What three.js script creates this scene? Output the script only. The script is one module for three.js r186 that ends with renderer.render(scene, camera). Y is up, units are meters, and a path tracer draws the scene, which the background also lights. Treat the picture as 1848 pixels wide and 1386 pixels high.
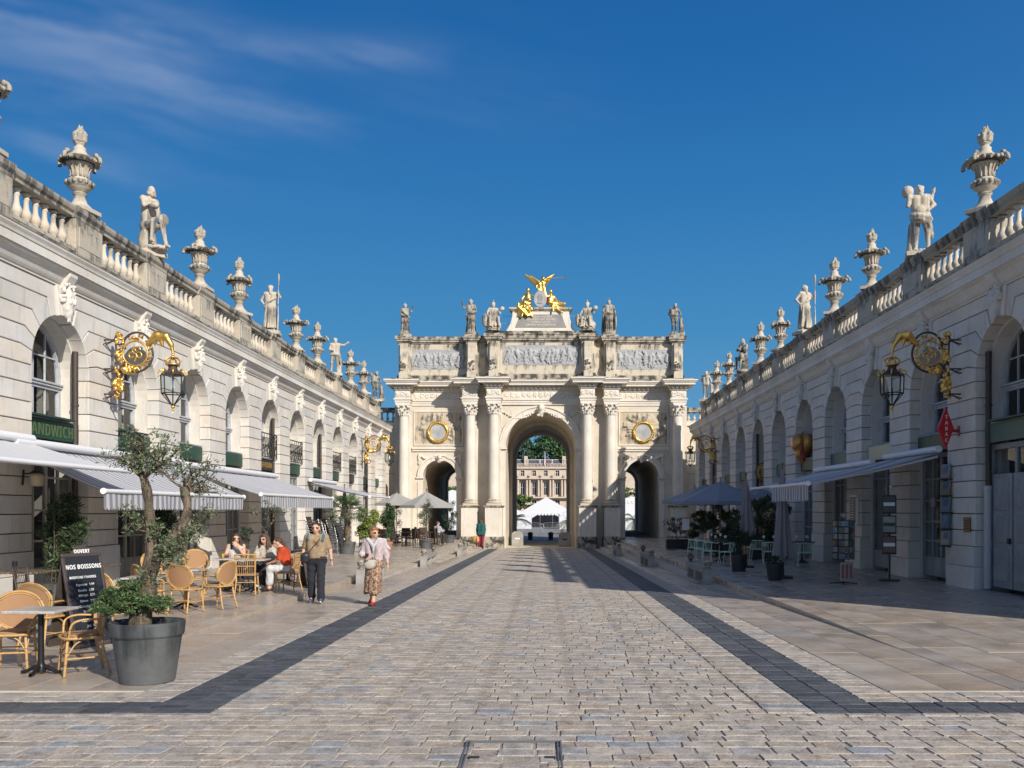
import * as THREE from 'three';
import { mergeGeometries } from 'three/addons/utils/BufferGeometryUtils.js';
import { FontLoader } from 'three/addons/loaders/FontLoader.js';
import { TextGeometry } from 'three/addons/geometries/TextGeometry.js';

// ---------- camera, light, sky ----------
const F = 1650, CX = 984, CY = 920, EYE = 1.76, CAMX = 0.3;
const scene = new THREE.Scene();
const camera = new THREE.PerspectiveCamera(2 * Math.atan(693 / F) * 180 / Math.PI, 1848 / 1386, 0.1, 2500);
camera.position.set(CAMX, EYE, 0);
camera.lookAt(CAMX, EYE, -10);
camera.setViewOffset(1848, 1386, 924 - CX, 693 - CY, 1848, 1386);
camera.updateProjectionMatrix();
const renderer = new THREE.WebGLRenderer({ antialias: true });
renderer.setSize(1024, 768);
renderer.toneMapping = THREE.LinearToneMapping;
const EXPOSURE = 1.12;
renderer.toneMappingExposure = EXPOSURE;
renderer.shadowMap.enabled = true;

const SUN = new THREE.Vector3(1.09, 1.0, 1.5).normalize();
const sun = new THREE.DirectionalLight(new THREE.Color().setRGB(1, 0.94, 0.85), 5.0);
sun.position.set(0, 0, -30).addScaledVector(SUN, 120);
sun.target.position.set(0, 0, -30);
sun.castShadow = true;
sun.shadow.mapSize.set(4096, 4096);
Object.assign(sun.shadow.camera, { left: -60, right: 60, top: 60, bottom: -60, near: 1, far: 400 });
scene.add(sun, sun.target);

let seedState = 1;
function seed(n) { seedState = n >>> 0 || 1; }
function rnd() { seedState = (seedState + 0x6D2B79F5) | 0; let t = Math.imul(seedState ^ (seedState >>> 15), 1 | seedState); t = (t + Math.imul(t ^ (t >>> 7), 61 | t)) ^ t; return ((t ^ (t >>> 14)) >>> 0) / 4294967296; }
const rr = (a, b) => a + (b - a) * rnd();
const pick = (a) => a[Math.floor(rnd() * a.length) % a.length];
const clamp = (x, a = 0, b = 1) => Math.min(b, Math.max(a, x));
const lerp = (a, b, t) => a + (b - a) * t;
const smooth = (a, b, x) => { const t = clamp((x - a) / (b - a)); return t * t * (3 - 2 * t); };
const PI = Math.PI;
const V = (x, y, z) => new THREE.Vector3(x, y, z);
const wx = (px, d) => CAMX + (px - CX) / F * d;      // photo column -> metres at distance d
const wy = (py, d) => EYE + (CY - py) / F * d;       // photo row -> metres at distance d

// tileable value noise
function noiseField(size, cells, oct, sd, gain = 0.5) {
  const out = new Float32Array(size * size); let amp = 1, tot = 0;
  for (let o = 0; o < oct; o++) {
    const n = cells << o; if (n > size) break;
    seed(sd * 977 + o * 131 + 7);
    const g = new Float32Array(n * n); for (let i = 0; i < n * n; i++) g[i] = rnd();
    for (let y = 0; y < size; y++) {
      const fy = y / size * n, y0 = Math.floor(fy) % n, y1 = (y0 + 1) % n; let ty = fy - Math.floor(fy); ty = ty * ty * (3 - 2 * ty);
      for (let x = 0; x < size; x++) {
        const fx = x / size * n, x0 = Math.floor(fx) % n, x1 = (x0 + 1) % n; let tx = fx - Math.floor(fx); tx = tx * tx * (3 - 2 * tx);
        out[y * size + x] += amp * ((g[y0 * n + x0] * (1 - tx) + g[y0 * n + x1] * tx) * (1 - ty) + (g[y1 * n + x0] * (1 - tx) + g[y1 * n + x1] * tx) * ty);
      }
    }
    tot += amp; amp *= gain;
  }
  for (let i = 0; i < out.length; i++) out[i] /= tot;
  return out;
}
const sampleL = (f, u, v) => { u = (u - Math.floor(u)) * 512; v = (v - Math.floor(v)) * 512; const x = Math.floor(u) % 512, y = Math.floor(v) % 512, fx = u - Math.floor(u), fy = v - Math.floor(v), x1 = (x + 1) % 512, y1 = (y + 1) % 512; return (f[y * 512 + x] * (1 - fx) + f[y * 512 + x1] * fx) * (1 - fy) + (f[y1 * 512 + x] * (1 - fx) + f[y1 * 512 + x1] * fx) * fy; };
const sampleN = (f, size, u, v) => { u -= Math.floor(u); v -= Math.floor(v); return f[(Math.floor(v * size) % size) * size + Math.floor(u * size) % size]; };

{ // the sky: clear deep blue, paler to the horizon and towards the sun, thin cirrus
  const W = 2048, H = 1024, data = new Float32Array(W * H * 4);
  const lin = (c) => new THREE.Color().setRGB(c[0] / 255, c[1] / 255, c[2] / 255, THREE.SRGBColorSpace);
  const stops = [[-90, [150, 160, 165]], [-2, [150, 175, 195]], [0, [136, 174, 204]], [5, [96, 156, 199]], [11, [71, 140, 192]], [18, [52, 122, 183]], [24, [40, 108, 173]], [31, [30, 96, 162]], [50, [21, 74, 136]], [90, [17, 60, 114]]].map(([e, c]) => [e, lin(c)]);
  const N1 = noiseField(512, 4, 7, 5), N2 = noiseField(512, 8, 6, 9);
  const c = new THREE.Color();
  const seg = (x, y, ax, ay, bx, by) => { const dx = bx - ax, dy = by - ay, t = clamp(((x - ax) * dx + (y - ay) * dy) / (dx * dx + dy * dy)); return [Math.hypot(x - ax - t * dx, y - ay - t * dy), t]; };
  for (let j = 0; j < H; j++) {
    const el = ((j + 0.5) / H - 0.5) * PI, ed = el * 180 / PI, ce = Math.cos(el), se = Math.sin(el);
    let k = 0; while (k < stops.length - 2 && ed > stops[k + 1][0]) k++;
    const t = clamp((ed - stops[k][0]) / (stops[k + 1][0] - stops[k][0]));
    for (let i = 0; i < W; i++) {
      const az = ((i + 0.5) / W - 0.5) * 2 * PI, x = ce * Math.cos(az), z = ce * Math.sin(az);
      c.lerpColors(stops[k][1], stops[k + 1][1], t);
      const mu = x * SUN.x + se * SUN.y + z * SUN.z;
      const halo = 0.40 * Math.pow(clamp((mu + 0.35) / 1.35), 2.2) * (se > 0 ? 1 : 0.3);   // added haze glow sunward, mostly out of view, raised to lighten the shaded arcade
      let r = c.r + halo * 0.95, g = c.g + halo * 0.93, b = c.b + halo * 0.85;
      if (z < -0.05 && se > 0.05) {                                  // cirrus seen towards the arch
        const u = x / -z, v = se / -z;
        // fibres of ice cloud drawn out along the wind
        const ws = u * 0.975 - v * 0.22, wt = u * 0.22 + v * 0.975, bend = (sampleL(N1, u * 0.9 + 0.2, v * 0.9) - 0.5) * 0.05;
        const fib = 0.55 * sampleL(N2, ws * 0.55 + 0.1, (wt + bend) * 5.5) + 0.30 * sampleL(N1, ws * 1.3, (wt + bend) * 13) + 0.15 * sampleL(N2, ws * 3.1, wt * 17 + 0.4);
        let cl = 0;
        for (const [ax, ay, bx, by, w, a] of [[-0.70, 0.555, -0.36, 0.508, 0.024, 0.62], [-0.36, 0.508, -0.12, 0.492, 0.016, 0.42], [-0.46, 0.485, -0.22, 0.418, 0.016, 0.50], [-0.66, 0.525, -0.28, 0.45, 0.06, 0.22], [-0.58, 0.42, -0.44, 0.355, 0.016, 0.24], [-0.54, 0.46, -0.36, 0.40, 0.035, 0.15], [-0.2, 0.46, 0.1, 0.44, 0.03, 0.06]]) {
          const [ds, tt] = seg(u, v + bend * 0.5, ax, ay, bx, by), wd = w * (0.75 + 0.8 * sampleL(N1, u * 0.9 + 0.3, v * 2));
          cl += a * Math.exp(-(ds * ds) / (wd * wd)) * smooth(-0.15, 0.2, tt) * smooth(-0.2, 0.35, 1 - tt) * smooth(0.28, 0.78, fib);
        }
        cl += 0.07 * clamp(-u * 1.3 + 0.15) * smooth(0.2, 0.5, v) * smooth(0.35, 0.7, fib);
        cl = Math.min(cl, 0.5) * 0.56; r = lerp(r, 0.50, cl); g = lerp(g, 0.58, cl); b = lerp(b, 0.74, cl);
      }
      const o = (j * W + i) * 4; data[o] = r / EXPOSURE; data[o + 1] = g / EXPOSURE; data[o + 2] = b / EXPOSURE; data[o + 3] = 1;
    }
  }
  const tex = new THREE.DataTexture(data, W, H, THREE.RGBAFormat, THREE.FloatType);
  tex.mapping = THREE.EquirectangularReflectionMapping; tex.magFilter = tex.minFilter = THREE.LinearFilter; tex.colorSpace = THREE.LinearSRGBColorSpace; tex.needsUpdate = true;
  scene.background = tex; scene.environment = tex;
}

// ---------- textures and materials ----------
function makeTex(size, metres, fn, srgb = true) {
  const d = new Uint8Array(size * size * 4);
  for (let y = 0; y < size; y++) for (let x = 0; x < size; x++) { const c = fn(x / size, y / size, y * size + x), o = (y * size + x) * 4; d[o] = clamp(c[0]) * 255; d[o + 1] = clamp(c[1]) * 255; d[o + 2] = clamp(c[2]) * 255; d[o + 3] = 255; }
  const t = new THREE.DataTexture(d, size, size); t.wrapS = t.wrapT = THREE.RepeatWrapping; t.magFilter = THREE.LinearFilter; t.minFilter = THREE.LinearMipmapLinearFilter; t.generateMipmaps = true;
  t.repeat.set(1 / metres, 1 / metres); if (srgb) t.colorSpace = THREE.SRGBColorSpace; t.needsUpdate = true; return t;
}
const NA = noiseField(512, 4, 7, 21), NB = noiseField(512, 8, 6, 33), NC = noiseField(512, 64, 3, 44), ND = noiseField(512, 3, 3, 55);
const streak = (u, v) => sampleN(NB, 512, u * 4, v * 0.35);
const T = {};
T.stone = makeTex(512, 3.1, (u, v, i) => { const a = 0.95 + 0.07 * (NA[i] - 0.5) * 2 + 0.04 * (NC[i] - 0.5) - 0.07 * smooth(0.58, 0.8, streak(u, v)) - 0.025 * smooth(0.62, 0.72, NB[i]); const w = (NB[i] - 0.5) * 0.05; return [a + w, a, a - w * 1.2]; });
T.weather = makeTex(512, 2.6, (u, v, i) => { const s = smooth(0.46, 0.74, 0.55 * NA[i] + 0.45 * streak(u, v)), f = 0.85 + 0.3 * (NC[i] - 0.5); let k = lerp(0.97, 0.42, s) * lerp(1, f, 0.35 + 0.4 * s); const w = (NB[i] - 0.5) * 0.07; return [k + w, k * 0.985, k * 0.955 - w]; });
T.black = makeTex(512, 2.0, (u, v, i) => { const s = smooth(0.38, 0.62, 0.6 * NA[i] + 0.4 * NB[i]); const k = lerp(0.95, 0.34, s) * (0.88 + 0.3 * (NC[i] - 0.4)); return [k, k * 0.985, k * 0.95]; });
T.flag = makeTex(512, 2.3, (u, v, i) => { const m = sampleN(NA, 512, u, v), st = sampleN(NB, 512, u * 1, v * 3); const a = 0.90 + 0.16 * (m - 0.5) + 0.12 * (st - 0.5) + 0.05 * (NC[i] - 0.5); const w = 0.09 * (NB[i] - 0.5); return [a + w, a, a - w]; });
T.sett = makeTex(512, 0.9, (u, v, i) => { const a = 0.90 + 0.40 * (NB[i] - 0.5) + 0.34 * (NC[i] - 0.5) - 0.18 * smooth(0.62, 0.75, NA[i]); const w = 0.08 * (NA[i] - 0.5); return [a + w, a, a - w]; });
T.grain = makeTex(256, 0.5, (u, v) => { const a = 0.5 + 0.8 * (sampleN(NC, 512, u, v) - 0.5); return [a, a, a]; }, false);
T.pit = makeTex(512, 1.1, (u, v, i) => { const a = 0.5 + 0.5 * (NB[i] - 0.5) + 0.5 * (NC[i] - 0.5); return [a, a, a]; }, false);
T.scuff = makeTex(512, 2.3, (u, v, i) => { const a = 0.46 + 0.7 * (NA[i] - 0.5); return [a, a, a]; }, false);
T.mottle = makeTex(512, 1.3, (u, v, i) => { const a = 0.86 + 0.26 * (NA[i] - 0.5) + 0.2 * (NC[i] - 0.5); return [a, a, a]; });
T.bark = makeTex(512, 0.6, (u, v) => { const a = 0.62 + 0.9 * (sampleN(NB, 512, u * 3, v * 0.6) - 0.5) + 0.3 * (sampleN(NC, 512, u, v) - 0.5); return [a, a * 0.97, a * 0.92]; });
T.weave = makeTex(256, 0.14, (u, v) => { const a = (u * 12) % 1, b = (v * 12) % 1, ck = (Math.floor(u * 12) + Math.floor(v * 12)) % 2; const q = ck ? Math.sin(a * PI) : Math.sin(b * PI); const hole = (Math.abs(a - 0.5) > 0.36 && Math.abs(b - 0.5) > 0.36); return hole ? [0.16, 0.10, 0.06] : [0.55 + 0.4 * q, 0.50 + 0.36 * q, 0.42 + 0.32 * q]; });
T.stripe = makeTex(256, 0.24, (u, v) => { const s = u < 0.5, n = 0.03 * (sampleN(NC, 512, u, v) - 0.5); return s ? [0.94 + n, 0.94 + n, 0.95 + n] : [0.66 + n, 0.66 + n, 0.68 + n]; });
T.cane = makeTex(256, 0.4, (u, v) => { const k = Math.abs(((v * 3) % 1) - 0.5) > 0.47 ? 0.62 : 1; const a = k * (0.9 + 0.25 * (sampleN(NB, 512, u, v * 0.3) - 0.5)); return [a, a * 0.97, a * 0.9]; });
T.skirt = makeTex(256, 0.30, (u, v) => { const n = sampleN(NB, 512, u * 2, v * 2), m = sampleN(NB, 512, u * 2 + 0.4, v * 2 + 0.3); return n > 0.6 ? [0.26, 0.19, 0.16] : m > 0.57 ? [0.68, 0.46, 0.40] : m < 0.42 ? [0.36, 0.36, 0.26] : [0.80, 0.72, 0.62]; });
const RGB = (r, g, b) => new THREE.Color().setRGB(r, g, b);
function mat(r, g, b, o = {}) { return new THREE.MeshStandardMaterial({ color: RGB(r, g, b), roughness: o.rough ?? 0.85, metalness: o.metal ?? 0, map: o.map ?? null, bumpMap: o.bump ?? null, bumpScale: o.bs ?? 0.004, roughnessMap: o.rmap ?? null, side: o.side ?? THREE.FrontSide, vertexColors: !!o.vc }); }
const M = {};
const stoneTints = [[0.72, 0.675, 0.605], [0.69, 0.65, 0.59], [0.74, 0.685, 0.61], [0.70, 0.64, 0.56], [0.65, 0.61, 0.555], [0.73, 0.66, 0.575], [0.68, 0.645, 0.60]];
M.ashlar = stoneTints.map((c) => mat(...c, { map: T.stone, bump: T.grain, bs: 0.0025, rough: 0.9 }));
M.joint = mat(0.30, 0.24, 0.19, { rough: 0.95, map: T.mottle });
M.stone = mat(0.71, 0.665, 0.595, { map: T.stone, bump: T.grain, bs: 0.003, rough: 0.9 });
M.parapet = mat(0.55, 0.505, 0.435, { map: T.weather, bump: T.grain, bs: 0.004, rough: 0.92 });
M.rail = mat(0.44, 0.41, 0.365, { map: T.weather, bump: T.pit, bs: 0.006, rough: 0.95 });
M.baluster = [mat(0.66, 0.58, 0.47, { map: T.stone, rough: 0.9 }), mat(0.62, 0.53, 0.41, { map: T.stone, rough: 0.9 }), mat(0.60, 0.55, 0.48, { map: T.weather, rough: 0.9 })];
M.statue = mat(0.57, 0.52, 0.45, { map: T.weather, bump: T.pit, bs: 0.006, rough: 0.92 });
M.statueDark = mat(0.50, 0.465, 0.41, { map: T.black, bump: T.pit, bs: 0.008, rough: 0.95 });
M.arch = mat(0.67, 0.59, 0.475, { map: T.stone, bump: T.grain, bs: 0.003, rough: 0.9 });
M.archPale = mat(0.73, 0.665, 0.57, { map: T.stone, bump: T.grain, bs: 0.003, rough: 0.88 });
M.archOld = mat(0.64, 0.58, 0.49, { map: T.weather, bump: T.pit, bs: 0.006, rough: 0.93 });
M.archBlack = mat(0.58, 0.53, 0.46, { map: T.black, bump: T.pit, bs: 0.008, rough: 0.95 });
M.relief = mat(0.50, 0.50, 0.50, { map: T.mottle, rough: 0.85 });
M.reliefWarm = mat(0.58, 0.51, 0.41, { map: T.weather, rough: 0.9 });
M.plaque = mat(0.36, 0.34, 0.32, { map: T.mottle, rough: 0.7 });
M.gold = new THREE.MeshStandardMaterial({ color: RGB(0.76, 0.48, 0.13), metalness: 0.95, roughness: 0.38, bumpMap: T.pit, bumpScale: 0.004 });
M.goldOld = new THREE.MeshStandardMaterial({ color: RGB(0.62, 0.38, 0.10), metalness: 0.75, roughness: 0.45, bumpMap: T.pit, bumpScale: 0.005 });
M.iron = mat(0.035, 0.032, 0.03, { rough: 0.5, metal: 0.4 });
M.ironBrown = mat(0.055, 0.038, 0.032, { rough: 0.6 });
M.pipe = mat(0.075, 0.055, 0.045, { rough: 0.6, map: T.mottle });
M.pipePale = mat(0.42, 0.42, 0.42, { rough: 0.6 });
M.frameWhite = mat(0.62, 0.64, 0.68, { rough: 0.55, map: T.mottle });
M.frameGrey = mat(0.36, 0.37, 0.38, { rough: 0.6, map: T.mottle });
M.frameTaupe = mat(0.52, 0.48, 0.42, { rough: 0.6, map: T.mottle });
M.glass = new THREE.MeshPhysicalMaterial({ color: RGB(0.86, 0.9, 0.9), roughness: 0.03, transmission: 1, thickness: 0, ior: 1.5 });
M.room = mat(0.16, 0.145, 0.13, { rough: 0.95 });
M.green = mat(0.022, 0.085, 0.055, { rough: 0.5, map: T.mottle });
M.signBlack = mat(0.02, 0.02, 0.02, { rough: 0.5 });
M.cream = mat(0.62, 0.53, 0.36, { rough: 0.7 });
M.white = mat(0.78, 0.78, 0.78, { rough: 0.6 });
M.mortar = mat(0.38, 0.32, 0.26, { rough: 0.97, map: T.sett, bump: T.pit, bs: 0.01 });
const settTints = [[0.475, 0.405, 0.335], [0.45, 0.39, 0.33], [0.50, 0.425, 0.345], [0.435, 0.38, 0.325], [0.475, 0.395, 0.31], [0.39, 0.37, 0.35], [0.345, 0.345, 0.35], [0.42, 0.36, 0.30]];
const settWeights = [5, 5, 4, 4, 3, 1.6, 0.9, 2];
M.sett = settTints.map((c) => mat(...c, { map: T.sett, bump: T.pit, bs: 0.005, rough: 0.86 }));
M.settField = mat(1, 1, 1, { map: T.sett, bump: T.pit, bs: 0.007, rough: 0.86, vc: true });
M.dark = [[0.085, 0.09, 0.10], [0.105, 0.108, 0.115], [0.07, 0.074, 0.084]].map((c) => mat(...c, { map: T.sett, bump: T.pit, bs: 0.006, rough: 0.7 }));
M.flag = [[0.50, 0.42, 0.345], [0.47, 0.395, 0.325], [0.53, 0.445, 0.36], [0.45, 0.385, 0.33], [0.49, 0.40, 0.315]].map((c) => mat(...c, { map: T.flag, rmap: T.scuff, rough: 0.78, bump: T.grain, bs: 0.001 }));
M.kerb = [[0.56, 0.49, 0.40], [0.52, 0.45, 0.37], [0.58, 0.50, 0.39]].map((c) => mat(...c, { map: T.flag, rough: 0.75 }));
M.asphalt = mat(0.26, 0.25, 0.235, { map: T.sett, rough: 0.95 });
M.bark = mat(0.30, 0.245, 0.185, { map: T.bark, bump: T.bark, bs: 0.02, rough: 0.95 });
M.leaf = new THREE.MeshPhysicalMaterial({ color: RGB(1, 1, 1), vertexColors: true, roughness: 0.6, side: THREE.DoubleSide, transmission: 0.25, thickness: 0 });
M.pot = mat(0.11, 0.12, 0.13, { rough: 0.6, map: T.weather });
M.potBlack = mat(0.02, 0.022, 0.025, { rough: 0.55 });
M.terra = mat(0.40, 0.16, 0.08, { rough: 0.8 });
M.soil = mat(0.05, 0.035, 0.025, { rough: 1 });
M.awning = new THREE.MeshPhysicalMaterial({ color: RGB(0.62, 0.62, 0.64), map: T.stripe, roughness: 0.9, transmission: 0.2, thickness: 0, side: THREE.DoubleSide });
M.awningPlain = new THREE.MeshPhysicalMaterial({ color: RGB(0.54, 0.54, 0.56), roughness: 0.9, transmission: 0.2, thickness: 0, side: THREE.DoubleSide });
M.alu = mat(0.70, 0.70, 0.71, { rough: 0.45 });
M.cane = mat(0.60, 0.38, 0.17, { map: T.cane, rough: 0.5 });
M.weave = mat(0.58, 0.40, 0.28, { map: T.weave, rough: 0.7, bump: T.weave, bs: 0.003, side: THREE.DoubleSide });
M.marble = mat(0.64, 0.60, 0.55, { map: T.mottle, rough: 0.3 });
M.wood = mat(0.34, 0.26, 0.19, { map: T.bark, rough: 0.7 });
M.castIron = mat(0.018, 0.018, 0.02, { rough: 0.35, metal: 0.3 });
M.slate = mat(0.012, 0.015, 0.023, { rough: 0.9 });
M.darkWood = mat(0.06, 0.045, 0.038, { rough: 0.6 });
M.wicker = mat(0.065, 0.045, 0.038, { rough: 0.7, map: T.weave });
M.mint = mat(0.44, 0.62, 0.50, { rough: 0.5 });
M.canvasGrey = new THREE.MeshPhysicalMaterial({ color: RGB(0.34, 0.33, 0.31), roughness: 0.95, transmission: 0.12, thickness: 0, side: THREE.DoubleSide });
M.canvasBlue = new THREE.MeshPhysicalMaterial({ color: RGB(0.22, 0.25, 0.30), roughness: 0.95, transmission: 0.12, thickness: 0, side: THREE.DoubleSide });
M.canvasMauve = mat(0.23, 0.21, 0.22, { rough: 0.95, side: THREE.DoubleSide });
M.steel = mat(0.55, 0.56, 0.57, { rough: 0.35, metal: 0.8 });
M.steelDark = mat(0.16, 0.165, 0.17, { rough: 0.5, metal: 0.4 });
M.concrete = mat(0.42, 0.40, 0.37, { rough: 0.9, map: T.mottle });
M.tent = new THREE.MeshPhysicalMaterial({ color: RGB(0.66, 0.66, 0.68), roughness: 0.8, transmission: 0.05, thickness: 0, side: THREE.DoubleSide });
M.slateRoof = mat(0.11, 0.12, 0.15, { rough: 0.7, map: T.mottle });
M.palace = mat(0.60, 0.49, 0.385, { rough: 0.9, map: T.stone });
M.skin = mat(0.56, 0.32, 0.215, { rough: 0.6 });
M.lens = mat(0.02, 0.015, 0.012, { rough: 0.12 });

// ---------- scene helpers ----------
const taken = {};
const numbered = (n) => { taken[n] = (taken[n] ?? -1) + 1; return taken[n] ? `${n}_${String(taken[n]).padStart(3, '0')}` : n; };
function thing(name, label, category, pos = [0, 0, 0], turn = 0, group) {
  const o = new THREE.Group(); o.name = numbered(name); o.position.set(...pos); o.rotation.y = turn; scene.add(o);
  o.userData = { label, category }; if (group) o.userData.group = group; return o;
}
function part(parent, name, geo, m, o = {}) {
  const b = new THREE.Mesh(geo.isG ? geo.build() : geo, m); b.name = name; parent.add(b);
  if (o.pos) b.position.set(...o.pos); if (o.rot) b.rotation.set(...o.rot); if (o.scale) b.scale.set(...o.scale);
  if (o.label) b.userData.label = o.label; if (o.kind) b.userData.kind = o.kind; return b;
}
function struct(name, geo, m, label) { const b = new THREE.Mesh(geo.isG ? geo.build() : geo, m); b.name = numbered(name); b.userData = { kind: 'structure', label }; scene.add(b); return b; }
function copyOf(o, pos, turn, label, group) {
  const c = o.clone(); c.name = numbered(o.name.replace(/_\d{3}$/, '')); c.position.set(...pos); c.rotation.y = turn; c.userData = { ...o.userData };
  if (label) c.userData.label = label; if (group) c.userData.group = group; scene.add(c); return c;
}
// box-projected uv in metres
function boxUV(g, ou = 0, ov = 0) {
  const q = g.index ? g.toNonIndexed() : g, p = q.attributes.position, uv = new Float32Array(p.count * 2), a = V(), b = V(), c = V(), n = V();
  for (let i = 0; i < p.count; i += 3) {
    a.fromBufferAttribute(p, i); b.fromBufferAttribute(p, i + 1); c.fromBufferAttribute(p, i + 2);
    n.copy(b).sub(a).cross(c.clone().sub(a)); const x = Math.abs(n.x), y = Math.abs(n.y), z = Math.abs(n.z);
    for (let k = 0; k < 3; k++) { const s = k === 0 ? a : k === 1 ? b : c; const o = (i + k) * 2; if (y >= x && y >= z) { uv[o] = s.x + ou; uv[o + 1] = s.z + ov; } else if (x >= z) { uv[o] = s.z + ou; uv[o + 1] = s.y + ov; } else { uv[o] = s.x + ou; uv[o + 1] = s.y + ov; } }
  }
  q.setAttribute('uv', new THREE.BufferAttribute(uv, 2)); return q;
}
const mtx = new THREE.Matrix4();
function place(g, x = 0, y = 0, z = 0, rx = 0, ry = 0, rz = 0, sx = 1, sy = 1, sz = 1) { mtx.compose(V(x, y, z), new THREE.Quaternion().setFromEuler(new THREE.Euler(rx, ry, rz)), V(sx, sy, sz)); return g.applyMatrix4(mtx); }
class G {
  constructor() { this.isG = true; this.l = []; }
  add(g, ...t) { if (t.length) place(g, ...t); this.l.push(g); return this; }
  box(w, h, d, ...t) { return this.add(bevelBox(w, h, d), ...t); }
  raw(w, h, d, ...t) { return this.add(new THREE.BoxGeometry(w, h, d), ...t); }
  span(x0, x1, y0, y1, z0, z1) { return this.add(new THREE.BoxGeometry(x1 - x0, y1 - y0, z1 - z0), (x0 + x1) / 2, (y0 + y1) / 2, (z0 + z1) / 2); }
  cyl(r0, r1, h, seg, ...t) { return this.add(new THREE.CylinderGeometry(r1, r0, h, seg), ...t); }
  ball(r, ...t) { return this.add(new THREE.SphereGeometry(r, 12, 9), ...t); }
  tube(pts, r, seg = 6, n, closed = false) { return this.add(tube(pts, r, seg, n, closed)); }
  bar(a, b, r, r2 = r, seg = 6) { const A = V(...a), B = V(...b), d = B.clone().sub(A), L = d.length(), g = new THREE.CylinderGeometry(r2, r, L, seg); g.translate(0, L / 2, 0); g.applyQuaternion(new THREE.Quaternion().setFromUnitVectors(V(0, 1, 0), d.normalize())); g.translate(...a); return this.add(g); }
  lathe(pr, seg = 16, ...t) { return this.add(new THREE.LatheGeometry(pr.map(([r, y]) => new THREE.Vector2(Math.max(r, 0.0005), y)), seg), ...t); }
  ext(sh, depth, bev = 0, ...t) { return this.add(new THREE.ExtrudeGeometry(sh, bev ? { depth: depth - 2 * bev, bevelEnabled: true, bevelSize: bev, bevelThickness: bev, bevelSegments: 1, bevelOffset: -bev, curveSegments: 10 } : { depth, bevelEnabled: false, curveSegments: 10 }).translate(0, 0, bev), ...t); }
  build(uv = true) {
    const l = this.l.map((g) => { const q = g.index ? g.toNonIndexed() : g; for (const k of Object.keys(q.attributes)) if (!['position', 'normal', 'uv'].includes(k) && !(k === 'color' && this.keepColor)) q.deleteAttribute(k); q.morphAttributes = {}; return q; });
    const m = l.length === 1 ? l[0] : mergeGeometries(l); return uv && !this.keepUV ? boxUV(m, this.ou ?? 0, this.ov ?? 0) : m;
  }
}
function tube(pts, r, seg = 6, n, closed = false) {
  const P = pts.map((p) => V(...p)), c = new THREE.CatmullRomCurve3(P, closed, 'catmullrom', 0.5), N = n ?? Math.max(4, (pts.length - 1) * 5);
  const rf = typeof r === 'function' ? r : () => r, g = new THREE.TubeGeometry(c, N, 1, seg, closed);
  const pos = g.attributes.position, q = V(), ce = V();
  for (let i = 0; i <= N; i++) { c.getPointAt(i / N, ce); const k = rf(i / N); for (let j = 0; j <= seg; j++) { const id = i * (seg + 1) + j; q.fromBufferAttribute(pos, id).sub(ce).multiplyScalar(k).add(ce); pos.setXYZ(id, q.x, q.y, q.z); } }
  return g;
}
function bevelBox(w, h, d, b = Math.min(0.008, w / 6, h / 6, d / 6)) {
  const x = w / 2, y = h / 2, z = d / 2, v = [], f = [];
  const P = (sx, sy, sz, k) => [sx * (k === 0 ? x : x - b), sy * (k === 1 ? y : y - b), sz * (k === 2 ? z : z - b)];
  const quad = (a, bb, c, dd) => { v.push(...a, ...bb, ...c, ...a, ...c, ...dd); };
  const tri = (a, bb, c) => v.push(...a, ...bb, ...c);
  for (const s of [1, -1]) {
    const o = (q) => (s > 0 ? q : [q[0], q[3], q[2], q[1]]);
    quad(...o([P(s, -1, 1, 0), P(s, -1, -1, 0), P(s, 1, -1, 0), P(s, 1, 1, 0)]));
    quad(...o([P(-1, s, 1, 1), P(1, s, 1, 1), P(1, s, -1, 1), P(-1, s, -1, 1)]));
    quad(...o([P(-1, -1, s, 2), P(1, -1, s, 2), P(1, 1, s, 2), P(-1, 1, s, 2)]));
  }
  for (const s of [1, -1]) for (const t of [1, -1]) {
    const fl = s * t > 0;
    const o = (q, f2 = fl) => (f2 ? q : [q[0], q[3], q[2], q[1]]);
    quad(...o([P(s, t, 1, 0), P(s, t, -1, 0), P(s, t, -1, 1), P(s, t, 1, 1)]));
    quad(...o([P(1, s, t, 1), P(-1, s, t, 1), P(-1, s, t, 2), P(1, s, t, 2)], !fl).slice().reverse());
    quad(...o([P(s, 1, t, 2), P(s, -1, t, 2), P(s, -1, t, 0), P(s, 1, t, 0)]));
  }
  for (const s of [1, -1]) for (const t of [1, -1]) for (const u of [1, -1]) { const a = P(s, t, u, 0), c = P(s, t, u, 1), e = P(s, t, u, 2); s * t * u > 0 ? tri(a, c, e) : tri(a, e, c); }
  const g = new THREE.BufferGeometry(); g.setAttribute('position', new THREE.Float32BufferAttribute(v, 3)); g.computeVertexNormals();
  // make every face look outwards
  const p = g.attributes.position, n = g.attributes.normal;
  for (let i = 0; i < p.count; i += 3) { const cx = p.getX(i) + p.getX(i + 1) + p.getX(i + 2), cy = p.getY(i) + p.getY(i + 1) + p.getY(i + 2), cz = p.getZ(i) + p.getZ(i + 1) + p.getZ(i + 2); if (cx * n.getX(i) + cy * n.getY(i) + cz * n.getZ(i) < 0) { const t = [p.getX(i + 1), p.getY(i + 1), p.getZ(i + 1)]; p.setXYZ(i + 1, p.getX(i + 2), p.getY(i + 2), p.getZ(i + 2)); p.setXYZ(i + 2, ...t); } }
  g.computeVertexNormals(); g.setAttribute('uv', new THREE.BufferAttribute(new Float32Array(p.count * 2), 2)); return g;
}
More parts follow.
